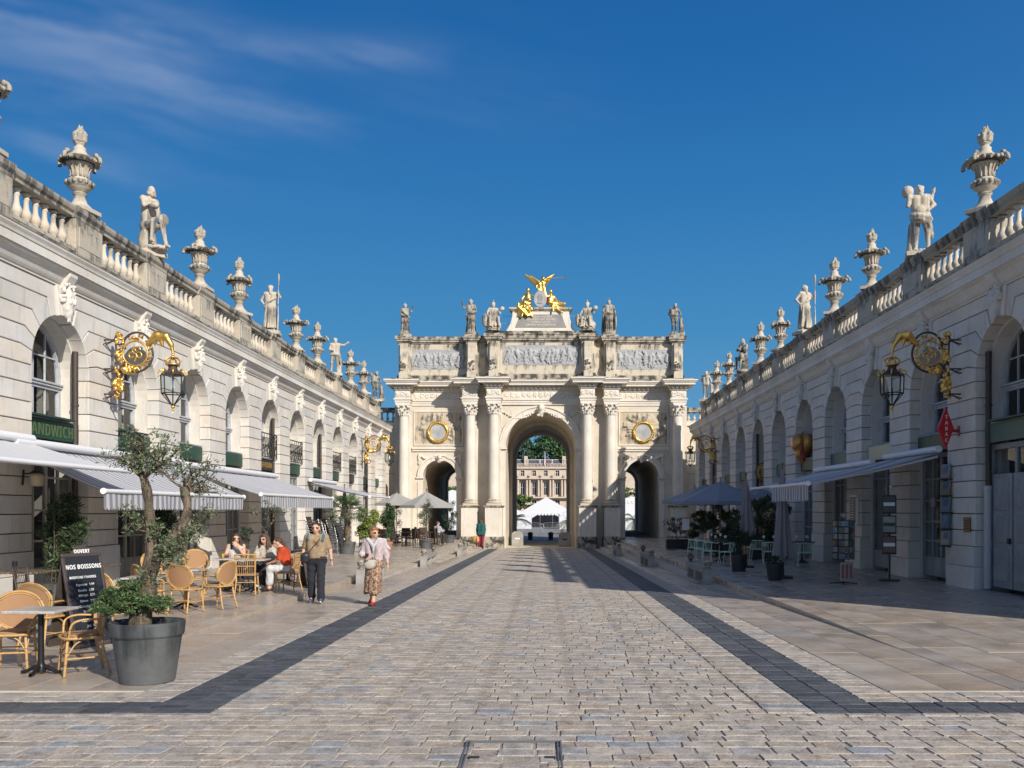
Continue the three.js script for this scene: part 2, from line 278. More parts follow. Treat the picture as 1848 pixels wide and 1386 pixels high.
const shape = (pts) => { const s = new THREE.Shape(); pts.forEach(([x, y], i) => (i ? s.lineTo(x, y) : s.moveTo(x, y))); s.closePath(); return s; };
const font = await new FontLoader().loadAsync('fonts/droid/droid_sans_bold.typeface.json');
const fontSerif = await new FontLoader().loadAsync('fonts/droid/droid_serif_bold.typeface.json');
function text(s, size, depth = 0.006, f = font) { const g = new TextGeometry(s, { font: f, size, depth, curveSegments: 3, bevelEnabled: false }); g.computeBoundingBox(); const b = g.boundingBox; g.translate(-(b.max.x + b.min.x) / 2, -(b.max.y + b.min.y) / 2, 0); return g; }

// signed-distance modelling: surface nets over capsules and ellipsoids
const cap = (a, b, ra, rb = ra) => ({ a, b, ra, rb, t: 0 });
const ell = (c, r) => ({ a: c, r, t: 1 });
function fieldOf(prims, k = 0.04) {
  const P = prims.map((p) => p.t ? p : { ...p, dx: p.b[0] - p.a[0], dy: p.b[1] - p.a[1], dz: p.b[2] - p.a[2] });
  for (const p of P) if (!p.t) p.ll = Math.max(1e-9, p.dx * p.dx + p.dy * p.dy + p.dz * p.dz);
  return (x, y, z) => {
    let m = 1e3;
    for (let i = 0; i < P.length; i++) {
      const p = P[i]; let d; const ex = x - p.a[0], ey = y - p.a[1], ez = z - p.a[2];
      if (p.t) { const q = Math.sqrt((ex / p.r[0]) ** 2 + (ey / p.r[1]) ** 2 + (ez / p.r[2]) ** 2); d = (q - 1) * Math.min(p.r[0], p.r[1], p.r[2]); }
      else { let t = (ex * p.dx + ey * p.dy + ez * p.dz) / p.ll; t = t < 0 ? 0 : t > 1 ? 1 : t; const fx = ex - t * p.dx, fy = ey - t * p.dy, fz = ez - t * p.dz; d = Math.sqrt(fx * fx + fy * fy + fz * fz) - (p.ra + (p.rb - p.ra) * t); }
      const h = k - Math.abs(m - d); m = (d < m ? d : m) - (h > 0 ? h * h / (4 * k) : 0);
    }
    return m;
  };
}
function boundsOf(prims, pad = 0.03) {
  const lo = [1e9, 1e9, 1e9], hi = [-1e9, -1e9, -1e9];
  for (const p of prims) for (let i = 0; i < 3; i++) { if (p.t) { lo[i] = Math.min(lo[i], p.a[i] - p.r[i]); hi[i] = Math.max(hi[i], p.a[i] + p.r[i]); } else { lo[i] = Math.min(lo[i], p.a[i] - p.ra, p.b[i] - p.rb); hi[i] = Math.max(hi[i], p.a[i] + p.ra, p.b[i] + p.rb); } }
  return [lo.map((v) => v - pad), hi.map((v) => v + pad)];
}
function nets(f, lo, hi, c) {
  const n = [0, 1, 2].map((i) => Math.max(3, Math.ceil((hi[i] - lo[i]) / c) + 1)), [nx, ny, nz] = n, val = new Float32Array(nx * ny * nz);
  for (let k = 0; k < nz; k++) for (let j = 0; j < ny; j++) for (let i = 0; i < nx; i++) val[i + nx * (j + ny * k)] = f(lo[0] + i * c, lo[1] + j * c, lo[2] + k * c);
  const idx = new Int32Array(nx * ny * nz).fill(-1), pos = [], tri = [];
  const E = [[0, 1], [0, 2], [0, 4], [1, 3], [1, 5], [2, 3], [2, 6], [3, 7], [4, 5], [4, 6], [5, 7], [6, 7]];
  for (let k = 0; k < nz - 1; k++) for (let j = 0; j < ny - 1; j++) for (let i = 0; i < nx - 1; i++) {
    const b = i + nx * (j + ny * k), v = [val[b], val[b + 1], val[b + nx], val[b + nx + 1], val[b + nx * ny], val[b + nx * ny + 1], val[b + nx * ny + nx], val[b + nx * ny + nx + 1]];
    let s = 0; for (let q = 0; q < 8; q++) if (v[q] < 0) s++;
    if (s === 0 || s === 8) continue;
    let x = 0, y = 0, z = 0, m = 0;
    for (const [p, q] of E) if ((v[p] < 0) !== (v[q] < 0)) { const t = v[p] / (v[p] - v[q]); x += (p & 1) + ((q & 1) - (p & 1)) * t; y += ((p >> 1) & 1) + (((q >> 1) & 1) - ((p >> 1) & 1)) * t; z += (p >> 2) + ((q >> 2) - (p >> 2)) * t; m++; }
    idx[b] = pos.length / 3; pos.push(lo[0] + (i + x / m) * c, lo[1] + (j + y / m) * c, lo[2] + (k + z / m) * c);
  }
  const quad = (a, b2, c2, d, flip) => { if (a < 0 || b2 < 0 || c2 < 0 || d < 0) return; flip ? tri.push(a, c2, b2, a, d, c2) : tri.push(a, b2, c2, a, c2, d); };
  for (let k = 1; k < nz - 1; k++) for (let j = 1; j < ny - 1; j++) for (let i = 1; i < nx - 1; i++) {
    const b = i + nx * (j + ny * k), s = val[b] < 0;
    if (s !== val[b + 1] < 0) quad(idx[b - nx - nx * ny], idx[b - nx * ny], idx[b], idx[b - nx], !s);
    if (s !== val[b + nx] < 0) quad(idx[b - 1 - nx * ny], idx[b - 1], idx[b], idx[b - nx * ny], !s);
    if (s !== val[b + nx * ny] < 0) quad(idx[b - 1 - nx], idx[b - nx], idx[b], idx[b - 1], !s);
  }
  const g = new THREE.BufferGeometry(); g.setAttribute('position', new THREE.Float32BufferAttribute(pos, 3)); g.setIndex(tri); g.computeVertexNormals(); g.setAttribute('uv', new THREE.BufferAttribute(new Float32Array(pos.length / 3 * 2), 2)); return g;
}
function blob(prims, cell, k = 0.04, warp) { const f0 = fieldOf(prims, k), [lo, hi] = boundsOf(prims, cell * 2 + (warp ? 0.03 : 0)); return nets(warp ? (x, y, z) => warp(f0(x, y, z), x, y, z) : f0, lo, hi, cell); }
const smoothUV = (g) => { const p = g.attributes.position, n = g.attributes.normal; const q = g.toNonIndexed(); return boxUV(q); };

// foliage: leaf-sized faces through ellipsoidal clumps
function leaves(clumps, o = {}) {
  const pos = [], col = [], nor = [], L = o.len ?? 0.05, W = o.wid ?? 0.018, cols = o.cols ?? [[0.10, 0.14, 0.05]];
  const a = V(), b = V(), n = V(), c = V();
  for (const cl of clumps) {
    const [cx, cy, cz, rx, ry, rz, cnt] = cl;
    const lumps = []; for (let i = 0; i < (o.lumps ?? 9); i++) { const u = rr(-1, 1), t = rr(0, 2 * PI), s = Math.sqrt(1 - u * u), q = Math.cbrt(rr(0.15, 1)); lumps.push([s * Math.cos(t) * q, u * q, s * Math.sin(t) * q, rr(0.22, 0.42)]); }
    for (let i = 0; i < cnt; i++) {
      const l = pick(lumps); const u = rr(-1, 1), t = rr(0, 2 * PI), s = Math.sqrt(1 - u * u), q = l[3] * Math.pow(rnd(), 0.45);
      const x = cx + rx * (l[0] * 0.8 + s * Math.cos(t) * q), y = cy + ry * (l[1] * 0.8 + u * q), z = cz + rz * (l[2] * 0.8 + s * Math.sin(t) * q);
      a.set(rr(-1, 1), rr(-0.6, 1) + (o.up ?? 0.2), rr(-1, 1)).normalize(); n.set(rr(-1, 1), rr(-0.2, 1), rr(-1, 1)).normalize(); b.crossVectors(a, n).normalize(); n.crossVectors(b, a).normalize();
      const ll = L * rr(0.6, 1.25), ww = W * rr(0.7, 1.2), k = pick(cols), v = rr(0.72, 1.25);
      const A = [x, y, z], B = [x + a.x * ll * 0.45 + b.x * ww, y + a.y * ll * 0.45 + b.y * ww, z + a.z * ll * 0.45 + b.z * ww], C = [x + a.x * ll + n.x * ll * 0.12, y + a.y * ll + n.y * ll * 0.12, z + a.z * ll + n.z * ll * 0.12], D = [x + a.x * ll * 0.45 - b.x * ww, y + a.y * ll * 0.45 - b.y * ww, z + a.z * ll * 0.45 - b.z * ww];
      pos.push(...A, ...B, ...C, ...A, ...C, ...D); for (let j = 0; j < 6; j++) { nor.push(n.x, n.y, n.z); col.push(k[0] * v, k[1] * v, k[2] * v); }
    }
  }
  const g = new THREE.BufferGeometry(); g.setAttribute('position', new THREE.Float32BufferAttribute(pos, 3)); g.setAttribute('normal', new THREE.Float32BufferAttribute(nor, 3)); g.setAttribute('color', new THREE.Float32BufferAttribute(col, 3)); return g;
}

// ---------- ground, road, terraces ----------
const yr = (d) => -0.0133 * Math.min(d, 61);
const stepTop = (d) => yr(d) + 0.004 + 0.0118 * Math.max(0, d - 11.5) * smooth(10, 16, d);
const yt = (x, d) => stepTop(d) + 0.025 * Math.max(0, Math.abs(x) - 5.2) * clamp((d - 9.5) / 10);
struct('ground', new G().add(new THREE.PlaneGeometry(1600, 1600), 0, -0.90, -400, -PI / 2).build(), M.asphalt, 'pale grey paved square stretching away beyond the arch');
// one paving piece: bevelled top that follows the slope
function slab(x0, x1, d0, d1, yf, o = {}) {
  const gp = o.gap ?? 0.006, bv = o.bev ?? 0.004, th = o.th ?? 0.03, ro = o.rot ?? 0, out = [];
  x0 += gp; x1 -= gp; d0 += gp; d1 -= gp; const cx = (x0 + x1) / 2, cd = (d0 + d1) / 2, dy = o.dy ?? 0, tx = o.tx ?? 0, td = o.td ?? 0, j = o.jit ?? 0;
  const cn = [[x0, d0], [x1, d0], [x1, d1], [x0, d1]].map(([x, d]) => [x + rr(-j, j), d + rr(-j, j)]);
  const top = cn.map(([x, d]) => { const qx = x + Math.sign(cx - x) * bv, qd = d + Math.sign(cd - d) * bv; return [qx, yf(qx, qd) + dy + tx * (qx - cx) + td * (qd - cd), -qd]; });
  const mid = cn.map(([x, d]) => [x, yf(x, d) + dy - bv + tx * (x - cx) + td * (d - cd), -d]);
  const low = cn.map(([x, d]) => [x, yf(x, d) - th, -d]);
  const q = (a, b, c, d) => out.push(...a, ...b, ...c, ...a, ...c, ...d);
  q(...top); for (let i = 0; i < 4; i++) { const k = (i + 1) % 4; q(mid[i], mid[k], top[k], top[i]); q(low[i], low[k], mid[k], mid[i]); }
  return out;
}
function slabGeo(list, colors) {
  const n = list.reduce((s, l) => s + l.length, 0), p = new Float32Array(n); let o = 0; for (const l of list) { p.set(l, o); o += l.length; }
  const g = new THREE.BufferGeometry(); g.setAttribute('position', new THREE.BufferAttribute(p, 3)); g.computeVertexNormals();
  if (colors) { const c = new Float32Array(n); o = 0; list.forEach((l, i) => { for (let k = 0; k < l.length; k += 3) { c[o++] = colors[i][0]; c[o++] = colors[i][1]; c[o++] = colors[i][2]; } }); g.setAttribute('color', new THREE.BufferAttribute(c, 3)); }
  return g;
}
const wPick = (w) => { let t = rnd() * w.reduce((a, b) => a + b, 0); for (let i = 0; i < w.length; i++) { t -= w[i]; if (t <= 0) return i; } return 0; };
function sheet(x0, x1, d0, d1, yf, nx, nd, dy) { const g = new THREE.PlaneGeometry(1, 1, nx, nd), p = g.attributes.position; for (let i = 0; i < p.count; i++) { const x = x0 + (p.getX(i) + 0.5) * (x1 - x0), d = d0 + (p.getY(i) + 0.5) * (d1 - d0); p.setXYZ(i, x, yf(x, d) + dy, -d); } g.computeVertexNormals(); return boxUV(g); }
{
  seed(101);
  const R = (x, d) => yr(d);
  const road = struct('road', sheet(-14, 14, -4, 78, R, 2, 40, -0.009), M.mortar, 'paved street of beige and blue-grey stone setts running to the arch');
  const near = [], far = [], farCol = [];
  const HX0 = -0.335, HX1 = 0.435, HD0 = 6.45, HD1 = 7.34;
  const seenAt = (x, d) => d > 6.2 && Math.abs((x - CAMX) / d + 0.034) < 0.585;
  const addSett = (x0, x1, d0, d1, o = {}) => {
    const cx = (x0 + x1) / 2, cd = (d0 + d1) / 2;
    if (cx > HX0 - 0.02 && cx < HX1 + 0.02 && cd > HD0 && cd < HD1) return;
    const k = wPick(settWeights), rough = rnd() < 0.06;
    const s = slab(x0, x1, d0, d1, R, { gap: rr(0.003, 0.010), bev: rr(0.003, 0.007), th: 0.06, dy: rr(-0.003, 0.003) - (rough ? 0.004 : 0), tx: rr(-0.008, 0.008), td: rr(-0.012, 0.012), jit: 0.007, ...o });
    if (near.length < 300 && cd < 8.45 && seenAt(cx, cd) && !o.far) near.push([s, k]);
    else { const c = settTints[k], v = rr(0.88, 1.1); far.push(s); farCol.push(c.map((q) => q * v)); }
  };
  // rows across the street; the field in front is full width
  let row = 0;
  const rows = [3.0]; while (rows[rows.length - 1] < 8.2) rows.push(rows[rows.length - 1] + rr(0.178, 0.222)); rows.push(8.41); while (rows[rows.length - 1] < 60.8) rows.push(rows[rows.length - 1] + rr(0.178, 0.222));
  for (let ri = 0; ri < rows.length - 1; ri++) { const d = rows[ri], de = rows[ri + 1];
    const front = de < 8.42, X = front ? 8.4 : 2.34; let x = -X - rr(0, 0.2);
    while (x < X) { const w = rnd() < 0.15 ? rr(0.15, 0.24) : rr(0.25, 0.38); const a = Math.max(x, -X), b = Math.min(x + w, X); if (b - a > 0.07) addSett(a, b, d, de); x += w; }
    row++;
  }
  // pale border stones beside the dark band
  for (const s of [-1, 1]) for (let d = 8.43; d < 60.8; d += 0.2) { const a = 2.35 * s, b = 2.80 * s; addSett(Math.min(a, b), Math.max(a, b), d, d + 0.2, { far: true, gap: 0.006 }); }
  near.forEach(([s, k]) => { const g = boxUV(slabGeo([s]), rr(0, 3), rr(0, 3)); part(road, 'sett', g, M.sett[k]); });
  part(road, 'sett_field', boxUV(slabGeo(far, farCol)), M.settField, { kind: 'stuff' });
  // dark band, lengthwise and across
  const dk = [], dkFar = [[], [], []], pl = [], plFar = [], plCol = [];
  const darkSlab = (x0, x1, d0, d1) => { const s = slab(x0, x1, d0, d1, R, { gap: rr(0.003, 0.007), bev: 0.005, th: 0.05, dy: rr(-0.003, 0.004), tx: rr(-0.01, 0.01), jit: 0.004 }), k = Math.floor(rr(0, 3)); if (dk.length < 220 && (d0 + d1) / 2 < 13 && seenAt((x0 + x1) / 2, d0)) dk.push([s, k]); else dkFar[k].push(s); };
  const paleSlab = (x0, x1, d0, d1) => { const s = slab(x0, x1, d0, d1, R, { gap: rr(0.003, 0.008), bev: 0.006, th: 0.05, dy: rr(-0.003, 0.004), tx: rr(-0.01, 0.01), jit: 0.004 }), k = wPick([4, 4, 3, 3, 3, 0.6, 0.2, 1]); if (pl.length < 200 && (d0 + d1) / 2 < 14 && seenAt((x0 + x1) / 2, d0)) pl.push([s, k]); else { plFar.push(s); plCol.push(settTints[k]); } };
  for (const s of [-1, 1]) {
    for (let d = 8.42; d < 60.6; d += 0.2) for (const [a, b] of [[2.80, 3.12], [3.12, 3.44]]) { if (b > 3.3 && d < 8.5) { } darkSlab(Math.min(a * s, b * s), Math.max(a * s, b * s), d, d + 0.2); }
    for (let i = 0; i < 2; i++) { const d0 = 8.42 + i * 0.26; let x = 3.44; while (x < 11) { const w = rr(0.28, 0.36); darkSlab(Math.min(s * x, s * (x + w)), Math.max(s * x, s * (x + w)), d0, d0 + 0.26); x += w; } }
    for (let d = 8.96; d < 60.6; d += 0.2) paleSlab(Math.min(3.44 * s, 3.85 * s), Math.max(3.44 * s, 3.85 * s), d, d + 0.2);
    { let x = 3.85; while (x < 11) { const w = rr(0.3, 0.42); for (const [a, b] of [[8.96, 9.22], [9.22, 9.48]]) paleSlab(Math.min(s * x, s * (x + w)), Math.max(s * x, s * (x + w)), a, b); x += w; } }
  }
  dk.forEach(([s, k]) => part(road, 'dark_paver', boxUV(slabGeo([s]), rr(0, 3), rr(0, 3)), M.dark[k]));
  dkFar.forEach((l, k) => part(road, 'dark_paver_band', boxUV(slabGeo(l)), M.dark[k], { kind: 'stuff' }));
  pl.forEach(([s, k]) => part(road, 'border_paver', boxUV(slabGeo([s]), rr(0, 3), rr(0, 3)), M.sett[k]));
  part(road, 'border_paver_band', boxUV(slabGeo(plFar, plCol)), M.settField, { kind: 'stuff' });
  // paved manhole cover in its iron frame
  const mh = thing('manhole_cover', 'paved manhole cover with two iron rails set among the street setts', 'manhole', [0.05, yr(6.9), -6.9]);
  const sl = -0.0133;
  for (const s of [-1, 1]) { part(mh, 'rail', new G().box(0.016, 0.05, 0.86, s * 0.372, -0.020, 0), M.steelDark); part(mh, 'rail', new G().box(0.012, 0.05, 0.86, s * 0.348, -0.022, 0), M.steelDark); part(mh, 'lifting_slot', new G().box(0.085, 0.02, 0.05, s * 0.285, -0.006, 0.06), M.iron); }
  
  part(mh, 'rail', new G().box(0.73, 0.04, 0.012, 0, -0.017, -0.425), M.steelDark);
  for (let i = 0; i < 4; i++) { let x = -0.33; while (x < 0.3) { const w = Math.min(rr(0.2, 0.32), 0.33 - x); if (w > 0.06) part(mh, 'sett', boxUV(slabGeo([slab(x, x + w, -0.41 + i * 0.2, -0.41 + i * 0.2 + 0.2, () => -0.004, { gap: 0.01, bev: 0.008, jit: 0.006, dy: rr(-0.006, 0.004) })])), M.sett[wPick(settWeights)]); x += w; } }

  // terraces
  for (const s of [-1, 1]) {
    const base = new G(); base.l.push(sheet(5.26 * s, 10.4 * s, 9.5, 78, yt, 4, 40, -0.012), sheet(3.85 * s, 5.4 * s, 9.5, 61, R, 1, 30, -0.010));
    const te = struct('terrace', base.build(), M.joint, s < 0 ? 'stone-flagged cafe terrace with steps along the sunlit arcade' : 'stone-flagged terrace with steps along the shaded arcade');
    const list = [];
    const lane = (a, b, d0, d1, yf, th) => { let d = d0; while (d < d1) { const L = Math.min(rr(0.9, 2.0), d1 - d); list.push([a, b, d, d + L, yf, th]); d += L; } };
    lane(3.86, 4.52, 9.5, 60.8, R, 0.03); lane(4.52, 5.2, 9.5, 60.8, R, 0.03);
    { let x = 5.2; lane(x, x + 0.34, 9.5, 60.8, yt, 0.75); x += 0.34; while (x < 9.95) { const w = rr(0.55, 0.82), b = Math.min(x + w, 10.25); lane(x, b, 9.5 + rr(0, 0.02), 62, yt, 0.05); x = b; } }
    list.sort((p, q) => p[2] - q[2]); const rest = [[], [], [], [], []]; let cnt = 0;
    for (const [a, b, d0, d1, yf, th] of list) { const g = slab(Math.min(a * s, b * s), Math.max(a * s, b * s), d0, d1, yf, { gap: rr(0.001, 0.0035), bev: 0.004, th, dy: rr(-0.002, 0.002) }), k = Math.floor(rr(0, 5)); if (cnt++ < 300) part(te, 'flagstone', boxUV(slabGeo([g]), rr(0, 5), rr(0, 5)), M.flag[k]); else rest[k].push(g); }
    rest.forEach((l, k) => l.length && part(te, 'flagstone_field', boxUV(slabGeo(l)), M.flag[k], { kind: 'stuff' }));
    // front edging stones and the lower steps that appear as the street falls away
    let x = 3.86; while (x < 10.4) { const w = rr(0.9, 1.5); part(te, 'edging_stone', boxUV(slabGeo([slab(Math.min(s * x, s * (x + w)), Math.max(s * x, s * (x + w)), 9.44, 9.5, (xx, d) => Math.max(R(xx, d) + 0.012, yt(xx, 9.5) + 0.004), { gap: 0.002, bev: 0.006, th: 0.12 })])), M.kerb[Math.floor(rr(0, 3))]); x += w; }
    [[4.70, 5.20, 1], [4.27, 4.70, 2], [3.86, 4.27, 3]].forEach(([a, b, n]) => {
      const yf = (xx, d) => stepTop(d) - 0.158 * n; let d = 9.5; while (yf(0, d) < yr(d) + 0.02) d += 0.5;
      while (d < 60.8) { const L = Math.min(rr(1.1, 1.7), 60.8 - d); part(te, 'step_stone', boxUV(slabGeo([slab(Math.min(a * s, b * s), Math.max(a * s, b * s), d, d + L, yf, { gap: 0.002, bev: 0.008, th: 0.5 })])), M.kerb[Math.floor(rr(0, 3))]); d += L; }
    });
  }
}

// ---------- the two arcade buildings ----------
const WALL = 10.03, BAY = 3.72, C0 = 19.55, NB0 = -1, NB1 = 10, U0 = 13.5, U1 = 59.2, R0 = 1.15, YS = 4.74, YTOP = 6.5;
const bayC = (k) => C0 + BAY * k;
const UMID = 36;
// facade space: u = distance along the street, v = height, w = towards the street
function facadeMatrix(s) { return new THREE.Matrix4().set(0, 0, -s, 0, 0, 1, 0, 0, -1, 0, 0, UMID, 0, 0, 0, 1); }
function toFacade(g, s) {
  g = g.index ? g.toNonIndexed() : g; g.applyMatrix4(facadeMatrix(s));
  if (s > 0) { const p = g.attributes.position, n = g.attributes.normal; for (const A of [p, n]) { if (!A) continue; const a = A.array; for (let i = 0; i < a.length; i += 9) for (let k = 0; k < 3; k++) { const t = a[i + 3 + k]; a[i + 3 + k] = a[i + 6 + k]; a[i + 6 + k] = t; } } }
  return boxUV(g, rr(0, 4), 0);
}
function archPath(c, r, y0, ys, n = 18) { const p = [[c - r, y0]]; for (let i = 0; i <= n; i++) { const a = PI - PI * i / n; p.push([c + r * Math.cos(a), ys + r * Math.sin(a)]); } p.push([c + r, y0]); return p; }
const hole = (pts) => { const h = new THREE.Path(); pts.forEach(([x, y], i) => (i ? h.lineTo(x, y) : h.moveTo(x, y))); h.closePath(); return h; };
// end of a bed joint at height y on the side of an opening (offsets from the bay axis, pier side first)
const RK = R0 + 0.40, KB = 0.23, KT = 0.33;
const keyX = (y) => { const yb = YS + Math.sqrt(R0 * R0 - KB * KB); return lerp(KB, KT, clamp((y - yb) / (YTOP - yb))); };
function jointEnd(y) {
  const h = y - YS;
  if (h <= 0.02) return { pts: [[R0, y]], ang: 0, low: true };
  const kx2 = RK * RK - h * h;
  if (kx2 > (KB + 0.22) ** 2) { const kx = Math.sqrt(kx2), q = R0 / RK; return { pts: [[kx, y], [kx * q, YS + h * q]], ang: Math.atan2(h, kx) }; }
  return { pts: [[keyX(y), y]], ang: Math.PI / 2, key: true };
}
function sideOutline(y0, y1) {  // boundary of a course beside an opening from lower joint to upper joint, offsets from the axis
  const a = jointEnd(y0), b = jointEnd(y1), out = [...a.pts];
  if (!a.key && b.ang > a.ang) {
    const end = b.key ? Math.acos(KB / R0) : b.ang;
    if (a.low && y0 < YS - 0.02 && y1 > YS) out.push([R0, YS]);
    const s0 = Math.max(a.ang, 0); for (let i = 1; i < 8; i++) { const t = lerp(s0, end, i / 8); out.push([R0 * Math.cos(t), YS + R0 * Math.sin(t)]); }
    if (b.key) out.push([KB, YS + R0 * Math.sin(end)]);
  }
  out.push(...b.pts.slice().reverse()); return out;
}
function maskGeo(v) {
  seed(500 + v); const p = [ell([0, 0.02, 0.05], [0.155, 0.24, 0.15]), ell([0, -0.16, 0.07], [0.10, 0.14, 0.11]), cap([0, 0.05, 0.19], [0, -0.03, 0.225], 0.022, 0.034), cap([-0.08, 0.085, 0.165], [0.08, 0.085, 0.165], 0.028)];
  for (const s of [-1, 1]) p.push(ell([s * 0.07, -0.02, 0.165], [0.045, 0.04, 0.04]));
  for (let i = 0; i < 46; i++) { const a = rr(-0.6, PI + 0.6), q = rr(0.17, 0.25), y = 0.10 + q * Math.sin(a) * 0.95; p.push(ell([q * Math.cos(a) * 0.9, y, rr(0.02, 0.14)], [rr(0.022, 0.045), rr(0.022, 0.04), rr(0.03, 0.06)])); }
  for (let i = 0; i < 12; i++) p.push(cap([rr(-0.11, 0.11), rr(-0.16, -0.1), rr(0.08, 0.15)], [rr(-0.07, 0.07), rr(-0.36, -0.24), rr(0.05, 0.12)], 0.035, 0.02));
  return smoothUV(blob(p, 0.016, 0.012));
}
const masks = [0, 1, 2].map(maskGeo);
const balusterGeo = () => new G().lathe([[0.0, 0], [0.085, 0], [0.085, 0.035], [0.06, 0.05], [0.062, 0.07], [0.098, 0.12], [0.108, 0.165], [0.095, 0.21], [0.062, 0.27], [0.052, 0.33], [0.05, 0.42], [0.068, 0.44], [0.068, 0.46], [0.052, 0.475], [0.06, 0.50], [0.085, 0.515], [0.09, 0.56], [0, 0.56]], 12).build();
const baluster = balusterGeo();
function windowParts(parent, s, k, o) {
  const c = bayC(k), r = R0 - 0.05, fr = new G(), ff = (g) => toFacade(g, s), FM = o.frame ?? M.frameWhite, Y0 = 3.67, W0 = -0.70;
  // arched head above the transom, two leaves below
  const YT = 4.50, out = archPath(c, r - 0.005, Y0, YS, 16), inn = archPath(c, r - 0.085, YT + 0.09, YS, 16), low = [[c - r + 0.085, Y0 + 0.07], [c + r - 0.085, Y0 + 0.07], [c + r - 0.085, YT - 0.09], [c - r + 0.085, YT - 0.09]];
  const sh = shape(out); sh.holes.push(hole(inn), hole(low)); fr.ext(sh, 0.09, 0, 0, 0, W0);
  const w = part(parent, 'window', ff(fr.build(false)), FM);
  part(w, 'transom', ff(new G().box(2 * r - 0.02, 0.05, 0.08, c, YT + 0.05, W0 + 0.12).box(2 * r - 0.02, 0.04, 0.05, c, YT - 0.01, W0 + 0.11).build(false)), FM);
  part(w, 'meeting_stile', ff(new G().box(0.09, 1.22, 0.05, c, YT + 0.70, W0 + 0.045).box(0.09, YT - Y0 - 0.16, 0.05, c, (YT + Y0 - 0.02) / 2, W0 + 0.045).build(false)), FM);
  const bars = new G(); for (const q of [-0.52, 0.52]) { const hh = Math.sqrt((r - 0.085) ** 2 - 0.52 ** 2) + YS - (YT + 0.09); bars.raw(0.032, hh, 0.04, c + q * r / 1.1, YT + 0.09 + hh / 2, W0 + 0.04); bars.raw(0.032, YT - Y0 - 0.16, 0.04, c + q * r / 1.1, (YT + Y0 - 0.02) / 2, W0 + 0.04); }
  bars.raw(2 * r - 0.17, 0.032, 0.038, c, YT + 0.62, W0 + 0.04); part(w, 'glazing_bar', ff(bars.build(false)), FM);
  part(w, 'pane', ff(new G().add(new THREE.ShapeGeometry(shape(archPath(c, r - 0.08, YT + 0.085, YS, 16))), 0, 0, W0 + 0.035).build(false)), M.glass);
  part(w, 'pane', ff(new G().add(new THREE.ShapeGeometry(shape(low)), 0, 0, W0 + 0.035).build(false)), M.glass);
  return w;
}
function shopfront(parent, s, k, o) {
  const c = bayC(k), r = R0 - 0.055, ff = (g) => toFacade(g, s), W0 = -0.37, FM = o.shop ?? M.frameTaupe, H = 3.22, cols = o.cols ?? 4, y0 = 0.04;
  const fr = new G(); fr.raw(2 * r, 0.12, 0.10, c, H - 0.06, W0).raw(0.10, H - 0.12 - y0, 0.09, c - r + 0.05, (H - 0.12 + y0) / 2, W0).raw(0.10, H - 0.12 - y0, 0.09, c + r - 0.05, (H - 0.12 + y0) / 2, W0);
  const f = part(parent, 'shopfront', ff(fr.build(false)), FM), iw = 2 * r - 0.2, bars = new G();
  for (let i = 1; i < cols; i++) bars.raw(i === cols / 2 ? 0.10 : 0.05, H - 0.12 - y0, 0.06, c - iw / 2 + iw * i / cols, (H - 0.12 + y0) / 2, W0);
  for (const y of o.rows ?? [2.45, 1.75, 1.1]) bars.raw(iw, 0.045, 0.05, c, y, W0);
  part(f, 'glazing_bar', ff(bars.build(false)), FM);
  part(f, 'kick_panel', ff(new G().raw(iw, 0.5, 0.05, c, 0.29, W0 - 0.005).build(false)), FM);
  part(f, 'pane', ff(new G().add(new THREE.PlaneGeometry(iw, H - 0.12 - 0.54), c, (H - 0.12 + 0.54) / 2, W0 - 0.006).build(false)), M.glass);
  if (o.door) part(f, 'door_handle', ff(new G().box(0.03, 0.30, 0.03, c + 0.10, 1.15, W0 + 0.07).build(false)), M.iron);
  return f;
}
function railing(parent, s, k, y0, y1, seedN) {
  const c = bayC(k), r = R0 - 0.04, g = new G(), W0 = -0.10; seed(seedN);
  g.raw(2 * r, 0.035, 0.035, c, y1, W0).raw(2 * r, 0.03, 0.03, c, y0 + 0.03, W0).raw(2 * r, 0.02, 0.02, c, y1 - 0.16, W0);
  const n = 7; for (let i = 0; i < n; i++) { const x = c - r + (i + 0.5) * 2 * r / n, w = r / n; g.bar([x - w, y0, W0], [x - w, y1, W0], 0.011); for (const t of [-1, 1]) { const P = []; for (let a = 0; a <= 12; a++) { const q = a / 12 * PI * 1.6; P.push([x + t * w * 0.55 * Math.sin(q) * (1 - a / 26), lerp(y0 + 0.06, y1 - 0.18, a / 12), W0]); } g.tube(P, 0.010, 5, 18); } g.add(new THREE.TorusGeometry(w * 0.5, 0.010, 5, 14), x, (y0 + y1) / 2 - 0.03, W0); }
  g.bar([c + r, y0, W0], [c + r, y1, W0], 0.011);
  part(parent, 'railing', toFacade(g.build(false), s), M.iron);
}
